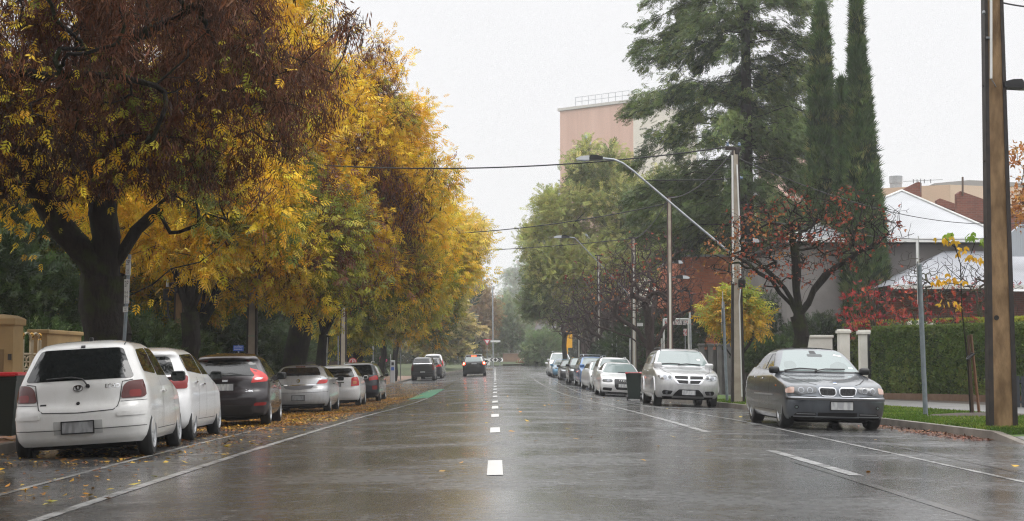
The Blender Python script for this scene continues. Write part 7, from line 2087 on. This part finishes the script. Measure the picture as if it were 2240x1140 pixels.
for zz in (T * .25, T * .50, T * .66, T * .88):
    for s in (1, -1): m.tube([(.35 + s * (.07 + .055 * math.cos(q)), -.01, zz + .075 * math.sin(q) * (1 - q / 14)) for q in np.linspace(0, 6, 16)], .010, 5)
m.tube([(.35, 0, T - .1), (.35, 0, T + .12)], [.014, .004], 5); m.build('scrollwork', IRON, rt)
# edging under the hedge
mb = MB(); pts = [(11.93, 46.5), (12.68, 42), (13.33, 37.5), (14.5, 31)]
for a, b in zip(pts[:-1], pts[1:]):
    n = 8
    for k in range(n):
        t = (k + .5) / n; xx, yy = a[0] + (b[0] - a[0]) * t, a[1] + (b[1] - a[1]) * t; mb.box((xx, yy, z(xx, yy) + .05), (.14, math.dist(a, b) / n + .01, .26), rz=math.atan2(b[1] - a[1], b[0] - a[0]) - math.pi / 2)
tag(mb.build('garden_edging', M_('brown_edging', (.13, .07, .04), .7, c2=(.18, .11, .07), vs=4)), 'low brown stone edging under the clipped hedge', 'edging')
# metal side gate at the far right
Y = 33; x0, x1 = px(2206, Y), px(2300, Y); zb = z(12, Y); rt = empty('picket_gate', (x0, Y, zb)); tag(rt, 'dark blue grey picket gate behind the near concrete pole', 'gate')
m = MB(); h = P(0, 823, Y).z - zb
for k in range(9): m.box((k * .11, 0, h / 2), (.075, .02, h))
for zz in (.12, h - .12): m.box((.45, .02, zz), (1.0, .03, .06))
m.build('pickets', M_('dark_blue_grey', (.025, .03, .038), .5), rt)
# stakes
STAKE = M_('stake_timber', (.16, .075, .035), .8, c2=(.10, .05, .025), vs=6, scale=(1, 1, .2))
for (u0, v0, u1, v1, lab, mt) in ((2118, 734, 2129, 915, 'dark wooden stake on the left of the sapling', M_('wet_dark_stake', (.06, .035, .02), .7)), (2124, 732, 2144, 916, 'orange brown wooden stake on the right of the sapling', STAKE)):
    m = MB(); a, b = P(u0, v0, 27.9), P(u1, v1, 27.9); m.tube([b - Vector((0, 0, .1)), a], .028, 4); tag(m.build('tree_stake', mt), lab, 'stake', 'tree stakes on the grass verge')
m = MB(); q = P(2122, 780, 27.85); m.tube([q + Vector((-.06, -.04, -.06)), q + Vector((.0, -.04, .0)), q + Vector((.07, -.04, .05)), q + Vector((.05, .04, .06)), q + Vector((-.05, .04, -.04)), q + Vector((-.06, -.04, -.06))], .022, 6); tag(m.build('tree_tie', BLACK_PL), 'black rubber tie holding the sapling to its stakes', 'tree tie')
# white roses
root = empty('rose_bush', (px(2005, 48), 48, 1.7)); tag(root, 'white roses blooming above the hedge beside the steel post', 'rose bush')
r = rng(12); pp, dd, cc = [], [], []
for u, v in ((1990, 707), (2009, 709), (2025, 712), (2039, 710)):
    q = P(u, v, 47.4) - root.location
    for k in range(26): pp.append(np.array(q) + r.normal(size=3) * .045); dd.append(r.normal(size=3)); cc.append((.78, .74, .68))
v, f, c = scatter(BLADE, np.array(pp), np.array(dd), np.full(len(pp), .07), r.random(len(pp)) * 6, np.array(cc)); mesh_np('flowers', v, f, LEAF, root, col=c)
pp = np.stack([r.normal(size=500) * .42, r.normal(size=500) * .25, .25 + r.random(500) * .42], 1); v, f, c = scatter(PAIR, pp, r.normal(size=(500, 3)), np.full(500, .09), r.random(500) * 6, palette(r, pp, [(.05, .09, .02), (.09, .13, .03)])); mesh_np('foliage', v, f, LEAF_DARK, root, col=c)
m = MB(); [m.tube([(s * .2, 0, -1.8), (s * .35, -.1, .5)], .015, 5) for s in (-1, 0, 1)]; m.build('stem', BARK_DARK, root)
# shrubs along the right boundary
RS = 'green shrubs along the right boundary'
for i, (u, Y, rad, zc, cols, lab) in enumerate(((1682, 54, (1.25, .9, .65), .9, MDG, 'bright green shrub spilling over the dark fence left of the grey sedan'), (1700, 64, (2.6, 1.6, 2.3), 0, DKG, 'tall dark shrub behind the bare tree with rust red leaves'), (1800, 60, (2.0, 1.4, 1.7), 0, DKG, 'dark shrub at the foot of the pencil cypresses'), (1690, 72, (1.5, 1.5, 2.4), .5, [(.08, .09, .025), (.05, .07, .02)], 'olive shrub between the light pole and the bare tree'), (1430, 76, (2.6, 1.6, 2.1), 0, DKG, 'dark shrub behind the mossy bare tree'), (1372, 92, (2.2, 2, 1.7), 0, DKG, 'dark shrub behind the name plate pole'))):
    bush('boundary_shrub', lab, 170 + i, px(u, Y), Y, z(min(px(u, Y), 11), Y) + zc, rad, 3800, cols, None, .26 if zc != .9 else .16, group=RS)
# dark timber fence
Y = 55.3; x0, x1 = px(1625, Y), px(1735, Y); rt = empty('paling_fence', (x0, Y, z(x0, Y))); tag(rt, 'dark vertical board fence left of the grey sedan', 'fence'); m = MB()
for k in range(int((x1 - x0) / .15)): m.box((k * .15, 0, .55), (.135, .02, 1.25))
m.build('palings', DKWOOD, rt); m = MB(); m.box(((x1 - x0) / 2, .03, .9), (x1 - x0, .05, .08)); m.build('rail', DKWOOD, rt)
# grey panel wall
Y = 60; GREYW = M_('grey_concrete_panel', (.085, .080, .076), .8, c2=(.13, .125, .12), vs=2, bmp=.2, bs=40); x0, x1 = px(1530, Y), px(1640, Y); zb = z(x0, Y); rt = empty('panel_wall', (x0, Y, zb)); tag(rt, 'grey rendered wall with square piers behind the silver people mover', 'wall')
rt['label'] = 'grey rendered wall with square piers, in front of the brick building'
h = P(0, 757, Y).z - zb; m = MB(); m.box(((x1 - x0) / 2, .1, h / 2 - .2), (x1 - x0, .12, h + .1)); m.build('wall', GREYW, rt)
for u in (1534, 1553, 1572, 1592, 1612):
    m = MB(); xx = px(u, Y) - x0; m.box((xx, -.02, h / 2 - .1), (.20, .26, h + .2)); m.box((xx, -.02, h + .05), (.28, .34, .10), bev=.02); m.build('pier', GREYW, rt)

# ---------------------------------------------------------------- buildings
def prism_px(mb, pts, Y, depth, rt=None):
    """outline given by photo points at depth Y, extruded away from the street view"""
    q = [P(u, v, Y) - (rt.location if rt else Vector()) for u, v in pts]; n = len(q); dv = Vector((0, depth, 0))
    mb.add(q + [a + dv for a in q], [list(range(n)), list(range(n, 2 * n))[::-1]] + [[(i + 1) % n, i, n + i, n + (i + 1) % n] for i in range(n)])


RED_BRICK = brick('red_brick', (.64, .19, .085), (.56, .155, .07), (.42, .22, .14))
OLD_BRICK = brick('old_brick', (.26, .085, .055), (.19, .065, .045), (.22, .16, .13))
def tin_roof(name, c):
    m, nt, b = nmat(name); tc = nt.nodes.new('ShaderNodeTexCoord'); w_ = nt.nodes.new('ShaderNodeTexWave'); w_.inputs['Scale'].default_value = 4.2; w_.bands_direction = 'X'
    nt.links.new(tc.outputs['Object'], w_.inputs['Vector']); b.inputs['Base Color'].default_value = (*c, 1); b.inputs['Roughness'].default_value = .4; bump(nt, b, w_.outputs[1], .35, .02)
    n = noise(nt, tc.outputs['Object'], .8, 4); nt.links.new(ramp(nt, n, [(.3, tuple(q * .85 for q in c)), (.7, c)]), b.inputs['Base Color']); return m
WHITE_TIN = tin_roof('white_corrugated_roof', (.46, .47, .49)); GREY_TIN = tin_roof('pale_grey_roof', (.42, .45, .49))

# red brick building
Y = 80; x0, x1 = px(1488, Y), px(1720, Y); zb = -.3; zt = P(0, 560, Y).z; rt = empty('brick_building', (x0, Y, zb)); tag(rt, 'plain orange red brick building with flat parapet behind the small yellow tree', 'building')
m = MB(); m.box(((x1 - x0) / 2, 6, (zt - zb) / 2), (x1 - x0, 12, zt - zb)); m.build('wall', RED_BRICK, rt)
m = MB(); m.box(((x1 - x0) / 2, 6, zt - zb + .05), (x1 - x0 + .14, 12.14, .12)); m.build('coping', M_('grey_capping', (.35, .36, .36), .5), rt)
m = MB(); m.box((.42, -.012, 1.3), (.62, .03, 2.6)); m.build('doorway', M_('dark_doorway', (.045, .02, .014), .7), rt)
m = MB(); m.box((px(1524, Y) - x0, -.05, P(0, 731, Y).z - zb), (.78, .06, .20)); o = m.build('wall_sign', M_('wall_sign_grey', (.42, .42, .42), .5), rt)
v, f = text_mesh('CENTRE', .17, .66); k = MB(); k.add([Matrix.Translation((px(1524, Y) - x0, -.082, P(0, 731, Y).z - zb)) @ Matrix.Rotation(math.pi / 2, 4, 'X') @ Vector(q) for q in v], f); k.build('lettering', BLACK_PL, o)

# white roofed house on the right
zb = .3; rt = empty('house', (16, 60, zb)); tag(rt, 'house with white corrugated hipped roof and brick parapets on the right', 'house')
L = rt.location
zE = P(0, 521, 60).z; ap = P(1972, 418, 65.2); xl_, xr_ = px(1722, 60), px(2222, 60)
q = [Vector((xl_, 60, zE)), Vector((xr_, 60, zE)), Vector((xr_, 74, zE)), Vector((xl_, 74, zE)), ap, Vector((ap.x, 69, ap.z))]
m = MB(); m.add([a - L for a in q], [(0, 1, 4), (1, 2, 5, 4), (2, 3, 5), (3, 0, 4, 5), (0, 3, 2, 1)]); m.build('roof', WHITE_TIN, rt)
m = MB(); m.box(Vector(((xl_ + xr_) / 2, 59.95, zE - .06)) - L, (xr_ - xl_ + .1, .12, .16)); m.build('gutter', WHITE_PAINT, rt)
m = MB(); m.tube([ap - L + Vector((0, -.02, .03)), Vector((xr_, 60, zE + .04)) - L], .05, 6); m.tube([ap - L + Vector((0, -.02, .03)), Vector((xl_, 60, zE + .04)) - L], .05, 6); m.build('ridge_capping', WHITE_PAINT, rt)
m = MB(); m.box(Vector(((xl_ + xr_) / 2, 67, (zE - .15 + zb) / 2)) - L, (xr_ - xl_ - .8, 13, zE - .15 - zb)); m.build('wall', M_('grey_house_wall', (.20, .185, .18), .8, c2=(.26, .24, .23), vs=1), rt)
m = MB(); m.box(Vector((px(2013, 59.8), 59.9, zE - .9)) - L, (.09, .08, 1.8)); m.build('downpipe', WHITE_PAINT, rt)
# verandah roof below
m = MB(); a = [P(1950, 646, 56.2), P(2330, 616, 56.2)]; a[1].z = a[0].z = P(0, 622, 56.2).z; tl, tr = P(2066, 549, 60.2), P(2330, 549, 60.2); a0 = Vector((a[0].x, 56.2, a[0].z)); back = Vector((a[0].x, 60.2, a[0].z))
m.add([p - L for p in (a0, a[1], tr, tl, back)], [(0, 1, 2, 3), (0, 3, 4)]); m.build('verandah_roof', tin_roof('dull_verandah_roof', (.33, .34, .37)), rt)  # toned down darker than the main white roof
m = MB(); m.box(Vector((a0.x + 7.5, 56.25, a0.z - .08)) - L, (15, .1, .16)); m.build('verandah_gutter', WHITE_PAINT, rt)
m = MB(); m.box(Vector((a0.x + 7.8, 58.4, (a0.z + zb) / 2 - .1)) - L, (14.8, .3, a0.z - zb - .1)); m.build('brick_wall', OLD_BRICK, rt)
m = MB(); prism_px(m, [(1936, 434), (2016, 434), (2016, 401), (2009, 397)], 70, .4, rt); m.build('parapet', OLD_BRICK, rt)
m = MB(); prism_px(m, [(2094, 470), (2262, 520), (2262, 474), (2101, 418), (2094, 424)], 69.5, .4, rt); m.build('parapet', OLD_BRICK, rt)
m = MB(); prism_px(m, [(2050, 448), (2094, 462), (2094, 447), (2056, 434), (2050, 438)], 73, .4, rt); m.build('parapet', OLD_BRICK, rt)
m = MB(); prism_px(m, [(2196, 560), (2320, 560), (2320, 488), (2236, 490), (2196, 522)], 57.5, .3, rt); m.build('side_roof', GREY_TIN, rt)
m = MB(); prism_px(m, [(2105, 428), (2108, 428), (2108, 387), (2105, 387)], 69.4, .1, rt); m.build('flue', M_('flue_brown', (.12, .08, .06), .6), rt)
m = MB(); b0 = P(2014, 398, 68) - L; m.tube([b0 + Vector((0, 0, -.5)), b0 + Vector((0, 0, .15))], .015, 5); m.tube([P(1976, 397, 68) - L, P(2062, 393, 68) - L], .012, 5)
for u in (1998, 2006, 2014, 2022, 2036): m.tube([P(u, 392, 68) - L, P(u, 401, 68) - L], .02, 4)
m.build('tv_aerial', M_('aerial_grey', (.2, .2, .2), .5), rt)

# beige building behind
BEIGE = M_('beige_render', (.60, .42, .30), .8, c2=(.54, .38, .27), vs=.3)
Y = 130; rt = empty('beige_building', (px(1930, Y), Y, .5)); tag(rt, 'beige rendered building with grey vent rising behind the white roof', 'building'); L = rt.location
m = MB(); prism_px(m, [(1850, 600), (2078, 600), (2078, 404), (2015, 407), (1850, 417)], Y, 12, rt); m.build('wall', BEIGE, rt)
m = MB(); q = [P(2078.5, 600, Y), P(2300, 600, Y + 20), P(2300, 413, Y + 20), P(2078.5, 404, Y)]; m.add([p - L for p in q] + [p - L + Vector((0, 3, 0)) for p in q], [(0, 1, 2, 3), (7, 6, 5, 4), (3, 2, 6, 7)]); m.build('side_wall', M_('beige_side', (.62, .46, .34), .8), rt)
m = MB(); prism_px(m, [(2044, 405), (2300, 409), (2300, 403), (2120, 394), (2044, 401)], Y + 24, 4, rt); m.build('roof', M_('grey_roof', (.30, .29, .28), .7), rt)
m = MB(); c0 = P(1960, 411, Y + 2) - L; m.lathe([(.55, -.4), (.55, .35), (.52, .36), (.60, .4), (.62, 1.05), (.55, 1.08), (0, 1.08)], 8, Matrix.Translation(c0)); m.build('roof_vent', GALV, rt)

# pink tower
C = P(1385, 217, 250); Lp = P(1225, 238, 259.5); ht = C.z; zb = .5
d1 = Vector((Lp.x - C.x, Lp.y - C.y, 0)); d2 = Vector((8.0, 7.4, 0)).normalized() * 17
rt = empty('apartment_tower', (C.x, C.y, zb)); tag(rt, 'tall pink and beige tower fading into mist behind the feathery trees', 'tower')
PINK = M_('pink_render', (.60, .37, .285), .8, c2=(.69, .45, .36), vs=.7, scale=(1, 1, .07)); BG2 = M_('tower_beige', (.66, .61, .53), .8, c2=(.60, .55, .47), vs=.3)  # tower colours kept pale: part of the mist is in the paint
def wallq(mb, a, b, z0, z1, t):
    n = Vector((b.y - a.y, a.x - b.x, 0)).normalized() * t
    mb.add([a + Vector((0, 0, z0)), b + Vector((0, 0, z0)), b + Vector((0, 0, z1)), a + Vector((0, 0, z1)), a - n + Vector((0, 0, z0)), b - n + Vector((0, 0, z0)), b - n + Vector((0, 0, z1)), a - n + Vector((0, 0, z1))], [(0, 1, 2, 3), (5, 4, 7, 6), (3, 2, 6, 7), (1, 5, 6, 2), (4, 0, 3, 7)])
O = Vector((0, 0, 0)); H = ht - zb
m = MB(); wallq(m, d1, O, 0, H - .5, .5); m.build('pink_wall', PINK, rt); m = MB(); wallq(m, O, d2, 0, H - .5, .5); wallq(m, d2, d1 + d2, 0, H - .5, .5); m.build('beige_wall', BG2, rt)
m = MB(); u1 = d1.normalized(); u2 = d2.normalized(); wallq(m, d1 + u1 * .3 - u2 * .3, O - u1 * .3 - u2 * .3, H - .5, H, .7); wallq(m, O - u1 * .3 - u2 * .3, d2 - u1 * .3 + u2 * .3, H - .5, H, .7); m.build('cornice', M_('pale_cornice', (.55, .52, .48), .7), rt)
m = MB(); m.add([O + Vector((0, 0, H - .3)), d2 + Vector((0, 0, H - .3)), d1 + d2 + Vector((0, 0, H - .3)), d1 + Vector((0, 0, H - .3))], [(0, 1, 2, 3)]); m.build('roof_slab', CONCRETE, rt)
m = MB()
for t in np.linspace(.05, .78, 9): m.tube([d1 * t + Vector((0, .5, H - .3)), d1 * t + Vector((0, .5, H + 1.7))], .05, 5)
for hh in (.9, 1.7): m.tube([d1 * .05 + Vector((0, .5, H + hh)), d1 * .78 + Vector((0, .5, H + hh))], .045, 5)
m.build('roof_railing', GALV, rt)
m = MB(); cpt = d1 * .02 + d2 * .25; m.box(cpt + Vector((0, 1.5, H + .6)), (4.6, 3, 2.0), rz=.7); m.add([cpt + Vector((-2.4, -1.6, H - .3)), cpt + Vector((-1.5, -1.6, H - .3)), cpt + Vector((-1.5, -1.6, H + 1.3)), cpt + Vector((-3.6, -1.6, H + 1.2)), cpt + Vector((-3.6, .6, H + 1.2)), cpt + Vector((-1.5, .6, H + 1.3))], [(0, 1, 2, 3), (3, 2, 5, 4)]); m.build('plant_room', OFFWHITE, rt)
m = MB(); [m.lathe([(1.0, 0), (1.0, 2.0), (0, 2.2)], 12, Matrix.Translation(d2 * t + Vector((-1, 2, H - .3)))) for t in (.62, .80)]; m.build('water_tanks', GALV, rt)
WG = M_('tower_glass', (.22, .27, .34), .1, spec=.8); tn = .62
for zz in (305, 412, 520):
    base = d1 * .62 + u2 * -.06; zc = P(0, zz, 256).z - zb
    m = MB(); wallq(m, base + u1 * .85, base - u1 * .85, zc - 1.05, zc + 1.05, .2); o = m.build('window', WHITE_PAINT, rt)
    m = MB()
    for sx in (-.41, .41):
        for sz_ in (-.5, .5): wallq(m, base - u2 * .04 + u1 * (sx + .33), base - u2 * .04 + u1 * (sx - .33), zc + sz_ - .42, zc + sz_ + .42, .1)
    m.build('pane', WG, o)
for zz in (285, 400, 510):
    zc = P(0, zz, 255).z - zb; m = MB(); a = d2 * .20; wallq(m, a - u1 * .5, a + d2 * .7 - u1 * .5, zc - 1.6, zc, .6); m.build('balcony', M_('balcony_grey', (.42, .42, .42), .6), rt)
# second wing seen between conifer and cypress
Y = 262; rt = empty('tower_wing', (px(1690, Y), Y, .5)); tag(rt, 'pink wing of the tower block glimpsed between the dark evergreen and the cypresses', 'building')
h = P(0, 285, Y).z - .5; W = px(1800, Y) - px(1690, Y); m = MB(); m.box((W / 2, 6, h / 2), (W, 12, h)); m.build('pink_wall', PINK, rt); m = MB(); m.box((W / 2, 6, h + .2), (W + .5, 12.5, .5)); m.build('cornice', bpy.data.materials['pale_cornice'], rt)
for k in range(6):
    m = MB(); m.box((W * .72, -.05, h - 4 - k * 4.0), (2.2, .2, 1.7)); o = m.build('window', WHITE_PAINT, rt); m = MB(); m.box((W * .72, -.17, h - 4 - k * 4.0), (1.9, .06, 1.4)); m.build('pane', WG, o)

# far end of the street
Y = 190; rt = empty('brick_house', (px(1163, Y), Y, .8)); tag(rt, 'hazy red brick house behind the far parked cars', 'house'); w_ = px(1240, Y) - px(1163, Y)
m = MB(); h = P(0, 730, Y).z - .8; m.box((w_ / 2, 3, h / 2), (w_, 6, h)); m.build('wall', OLD_BRICK, rt); m = MB(); m.add([Vector(p) for p in ((-.3, -.3, h), (w_ + .3, -.3, h), (w_ + .3, 6.3, h), (-.3, 6.3, h), (w_ * .2, 3, h + 1.3), (w_ * .8, 3, h + 1.3))], [(0, 1, 5, 4), (1, 2, 5), (2, 3, 4, 5), (3, 0, 4), (0, 3, 2, 1)]); m.build('roof', M_('slate_roof', (.10, .09, .09), .7), rt)
for k in range(2):
    m = MB(); m.box((w_ * (.3 + .4 * k), -.03, h * .5), (.9, .1, 1.2)); o = m.build('window', WHITE_PAINT, rt); m = MB(); m.box((w_ * (.3 + .4 * k), -.09, h * .5), (.75, .04, 1.05)); m.build('pane', GLASS_DARK, o)
Y = 196; rt = empty('portico_house', (px(1136, Y), Y, .8)); tag(rt, 'misty house with pale two-storey portico columns at the end of the street', 'house'); w_ = px(1160, Y) - px(1136, Y); h = P(0, 736, Y).z - .8
m = MB(); m.box((w_ / 2, 3, h / 2), (w_, 5, h)); m.build('wall', M_('dim_wall', (.16, .15, .15), .8), rt)
for t in (.05, .55, .97):
    m = MB(); m.box((w_ * t, .2, h / 2), (.22, .22, h)); m.build('column', OFFWHITE, rt)
m = MB(); m.box((w_ / 2, .2, h * .55), (w_, .3, .22)); m.box((w_ / 2, .2, h), (w_ + .3, .5, .3)); m.build('beam', OFFWHITE, rt); m = MB(); m.box((w_ / 2, 2.5, h + .9), (w_ + .6, 6, 1.6), bev=.5); m.build('roof', bpy.data.materials['slate_roof'], rt)
Y = 184; rt = empty('garden_wall', (px(1100, Y), Y, .75)); tag(rt, 'low weathered brick wall across the end of the street', 'wall'); w_ = px(1165, Y) - px(1100, Y)
m = MB(); m.box((w_ / 2, 0, .55), (w_, .25, 1.5)); m.build('wall', M_('pale_brick_wall', (.30, .19, .13), .8, c2=(.24, .16, .12), vs=2), rt); m = MB(); m.box((w_ / 2, 0, 1.32), (w_ + .1, .34, .08)); m.build('coping', CONCRETE, rt)
for i, (u0, u1, Y, vt, c, lab) in enumerate(((1360, 1400, 100, 755, (.42, .36, .26), 'cream rendered wall behind the white four-wheel drive'), (1300, 1345, 128, 742, (.36, .30, .24), 'pale building front behind the bare trees'))):
    x0, x1 = px(u0, Y) + 1.5, px(u1, Y) + 3; zb = z(9, Y); h = P(0, vt, Y).z - zb; rt = empty('cream_wall', (x0, Y, zb)); tag(rt, lab, 'wall', 'cream walls along the right footpath'); m = MB(); m.box(((x1 - x0) / 2, 0, h / 2 - .2), (x1 - x0, .3, h + .2)); m.build('wall', M_('cream_%s' % 'ab'[i], c, .8), rt); m = MB(); m.box(((x1 - x0) / 2, 0, h), (x1 - x0 + .1, .4, .1)); m.build('coping', OFFWHITE, rt)

# person on the left footpath
x, y = px(836, 92), 92; zb = VZ(x, y); rt = empty('person', (x, y, zb)); tag(rt, 'person in dark clothes with a bright pink hood and scarf walking on the left footpath', 'person')
def skin_body(verts, edges, radii, mat, name, parent, root_i=0):
    me = bpy.data.meshes.new(name); me.from_pydata(verts, edges, []); o = link(bpy.data.objects.new(name, me), parent)
    sm = o.modifiers.new('s', 'SKIN'); ss = o.modifiers.new('u', 'SUBSURF'); ss.levels = ss.render_levels = 1
    for i, sv in enumerate(me.skin_vertices[0].data): sv.radius = (radii[i][0], radii[i][1]); sv.use_root = (i == root_i)
    dg = bpy.context.evaluated_depsgraph_get(); dg.update(); m2 = bpy.data.meshes.new_from_object(o.evaluated_get(dg)); o.modifiers.clear(); o.data = m2
    m2.materials.clear(); m2.materials.append(mat); m2.polygons.foreach_set('use_smooth', np.ones(len(m2.polygons), dtype=bool)); return o
DKC = M_('dark_clothes', (.015, .015, .018), .8); PKC = M_('pink_fabric', (.75, .06, .22), .7); SKN = M_('skin', (.45, .26, .18), .6)
vb = [(0, 0, .95), (0, 0, 1.15), (0, 0, 1.38), (0, 0, 1.50), (0, .01, 1.62), (.16, 0, 1.40), (.24, .02, 1.15), (.22, -.06, .92), (-.16, 0, 1.40), (-.25, .02, 1.16), (-.20, .12, 1.02), (.09, 0, .90), (.10, .10, .50), (.10, .02, .08), (.11, .16, .04), (-.09, 0, .90), (-.10, -.06, .50), (-.10, -.20, .10), (-.10, -.08, .04), (.22, -.08, .83), (-.16, .2, .98)]
eb = [(0, 1), (1, 2), (2, 3), (3, 4), (2, 5), (5, 6), (6, 7), (2, 8), (8, 9), (9, 10), (0, 11), (11, 12), (12, 13), (13, 14), (0, 15), (15, 16), (16, 17), (17, 18), (7, 19), (10, 20)]
rb = [(.15, .11), (.14, .10), (.17, .11), (.06, .06), (.09, .10), (.065, .065), (.052, .052), (.038, .038), (.065, .065), (.052, .052), (.038, .038), (.09, .09), (.065, .065), (.045, .045), (.04, .035), (.09, .09), (.065, .065), (.045, .045), (.04, .035), (.03, .04), (.03, .04)]
skin_body(vb, eb, rb, DKC, 'body', rt)
m = MB(); m.lathe([(0, .16), (.08, .15), (.125, .08), (.135, 0), (.12, -.08), (.15, -.14), (.17, -.19), (.0, -.19)], 14, Matrix.Translation((0, -.01, 1.64))); m.build('hood', PKC, rt, smooth=True)
m = MB(); m.box((.22, -.08, 1.52), (.26, .16, .20), bev=.07); m.build('pink_bag', PKC, rt, smooth=True)
m = MB(); m.lathe([(0, .10), (.06, .08), (.085, 0), (.06, -.08), (0, -.10)], 12, Matrix.Translation((0, .06, 1.64))); m.build('face', SKN, rt, smooth=True)

# ---------------------------------------------------------------- mist over the street
m = MB(); m.box((0, 0, 0), (1860, 1460, 55), M=Matrix.Translation((0, 310, 24.5)))
hz = m.build('haze', None if False else M_('mist', (1, 1, 1)))
hm, nt, b = nmat('mist_volume'); nt.nodes.remove(b)
pv = nt.nodes.new('ShaderNodeVolumePrincipled'); pv.inputs['Color'].default_value = (.97, .975, 1, 1); pv.inputs['Density'].default_value = HAZE_DENSITY; pv.inputs['Anisotropy'].default_value = .2
nt.links.new(pv.outputs[0], nt.nodes['Material Output'].inputs['Volume'])
hz.data.materials.clear(); hz.data.materials.append(hm); hz['kind'] = 'stuff'
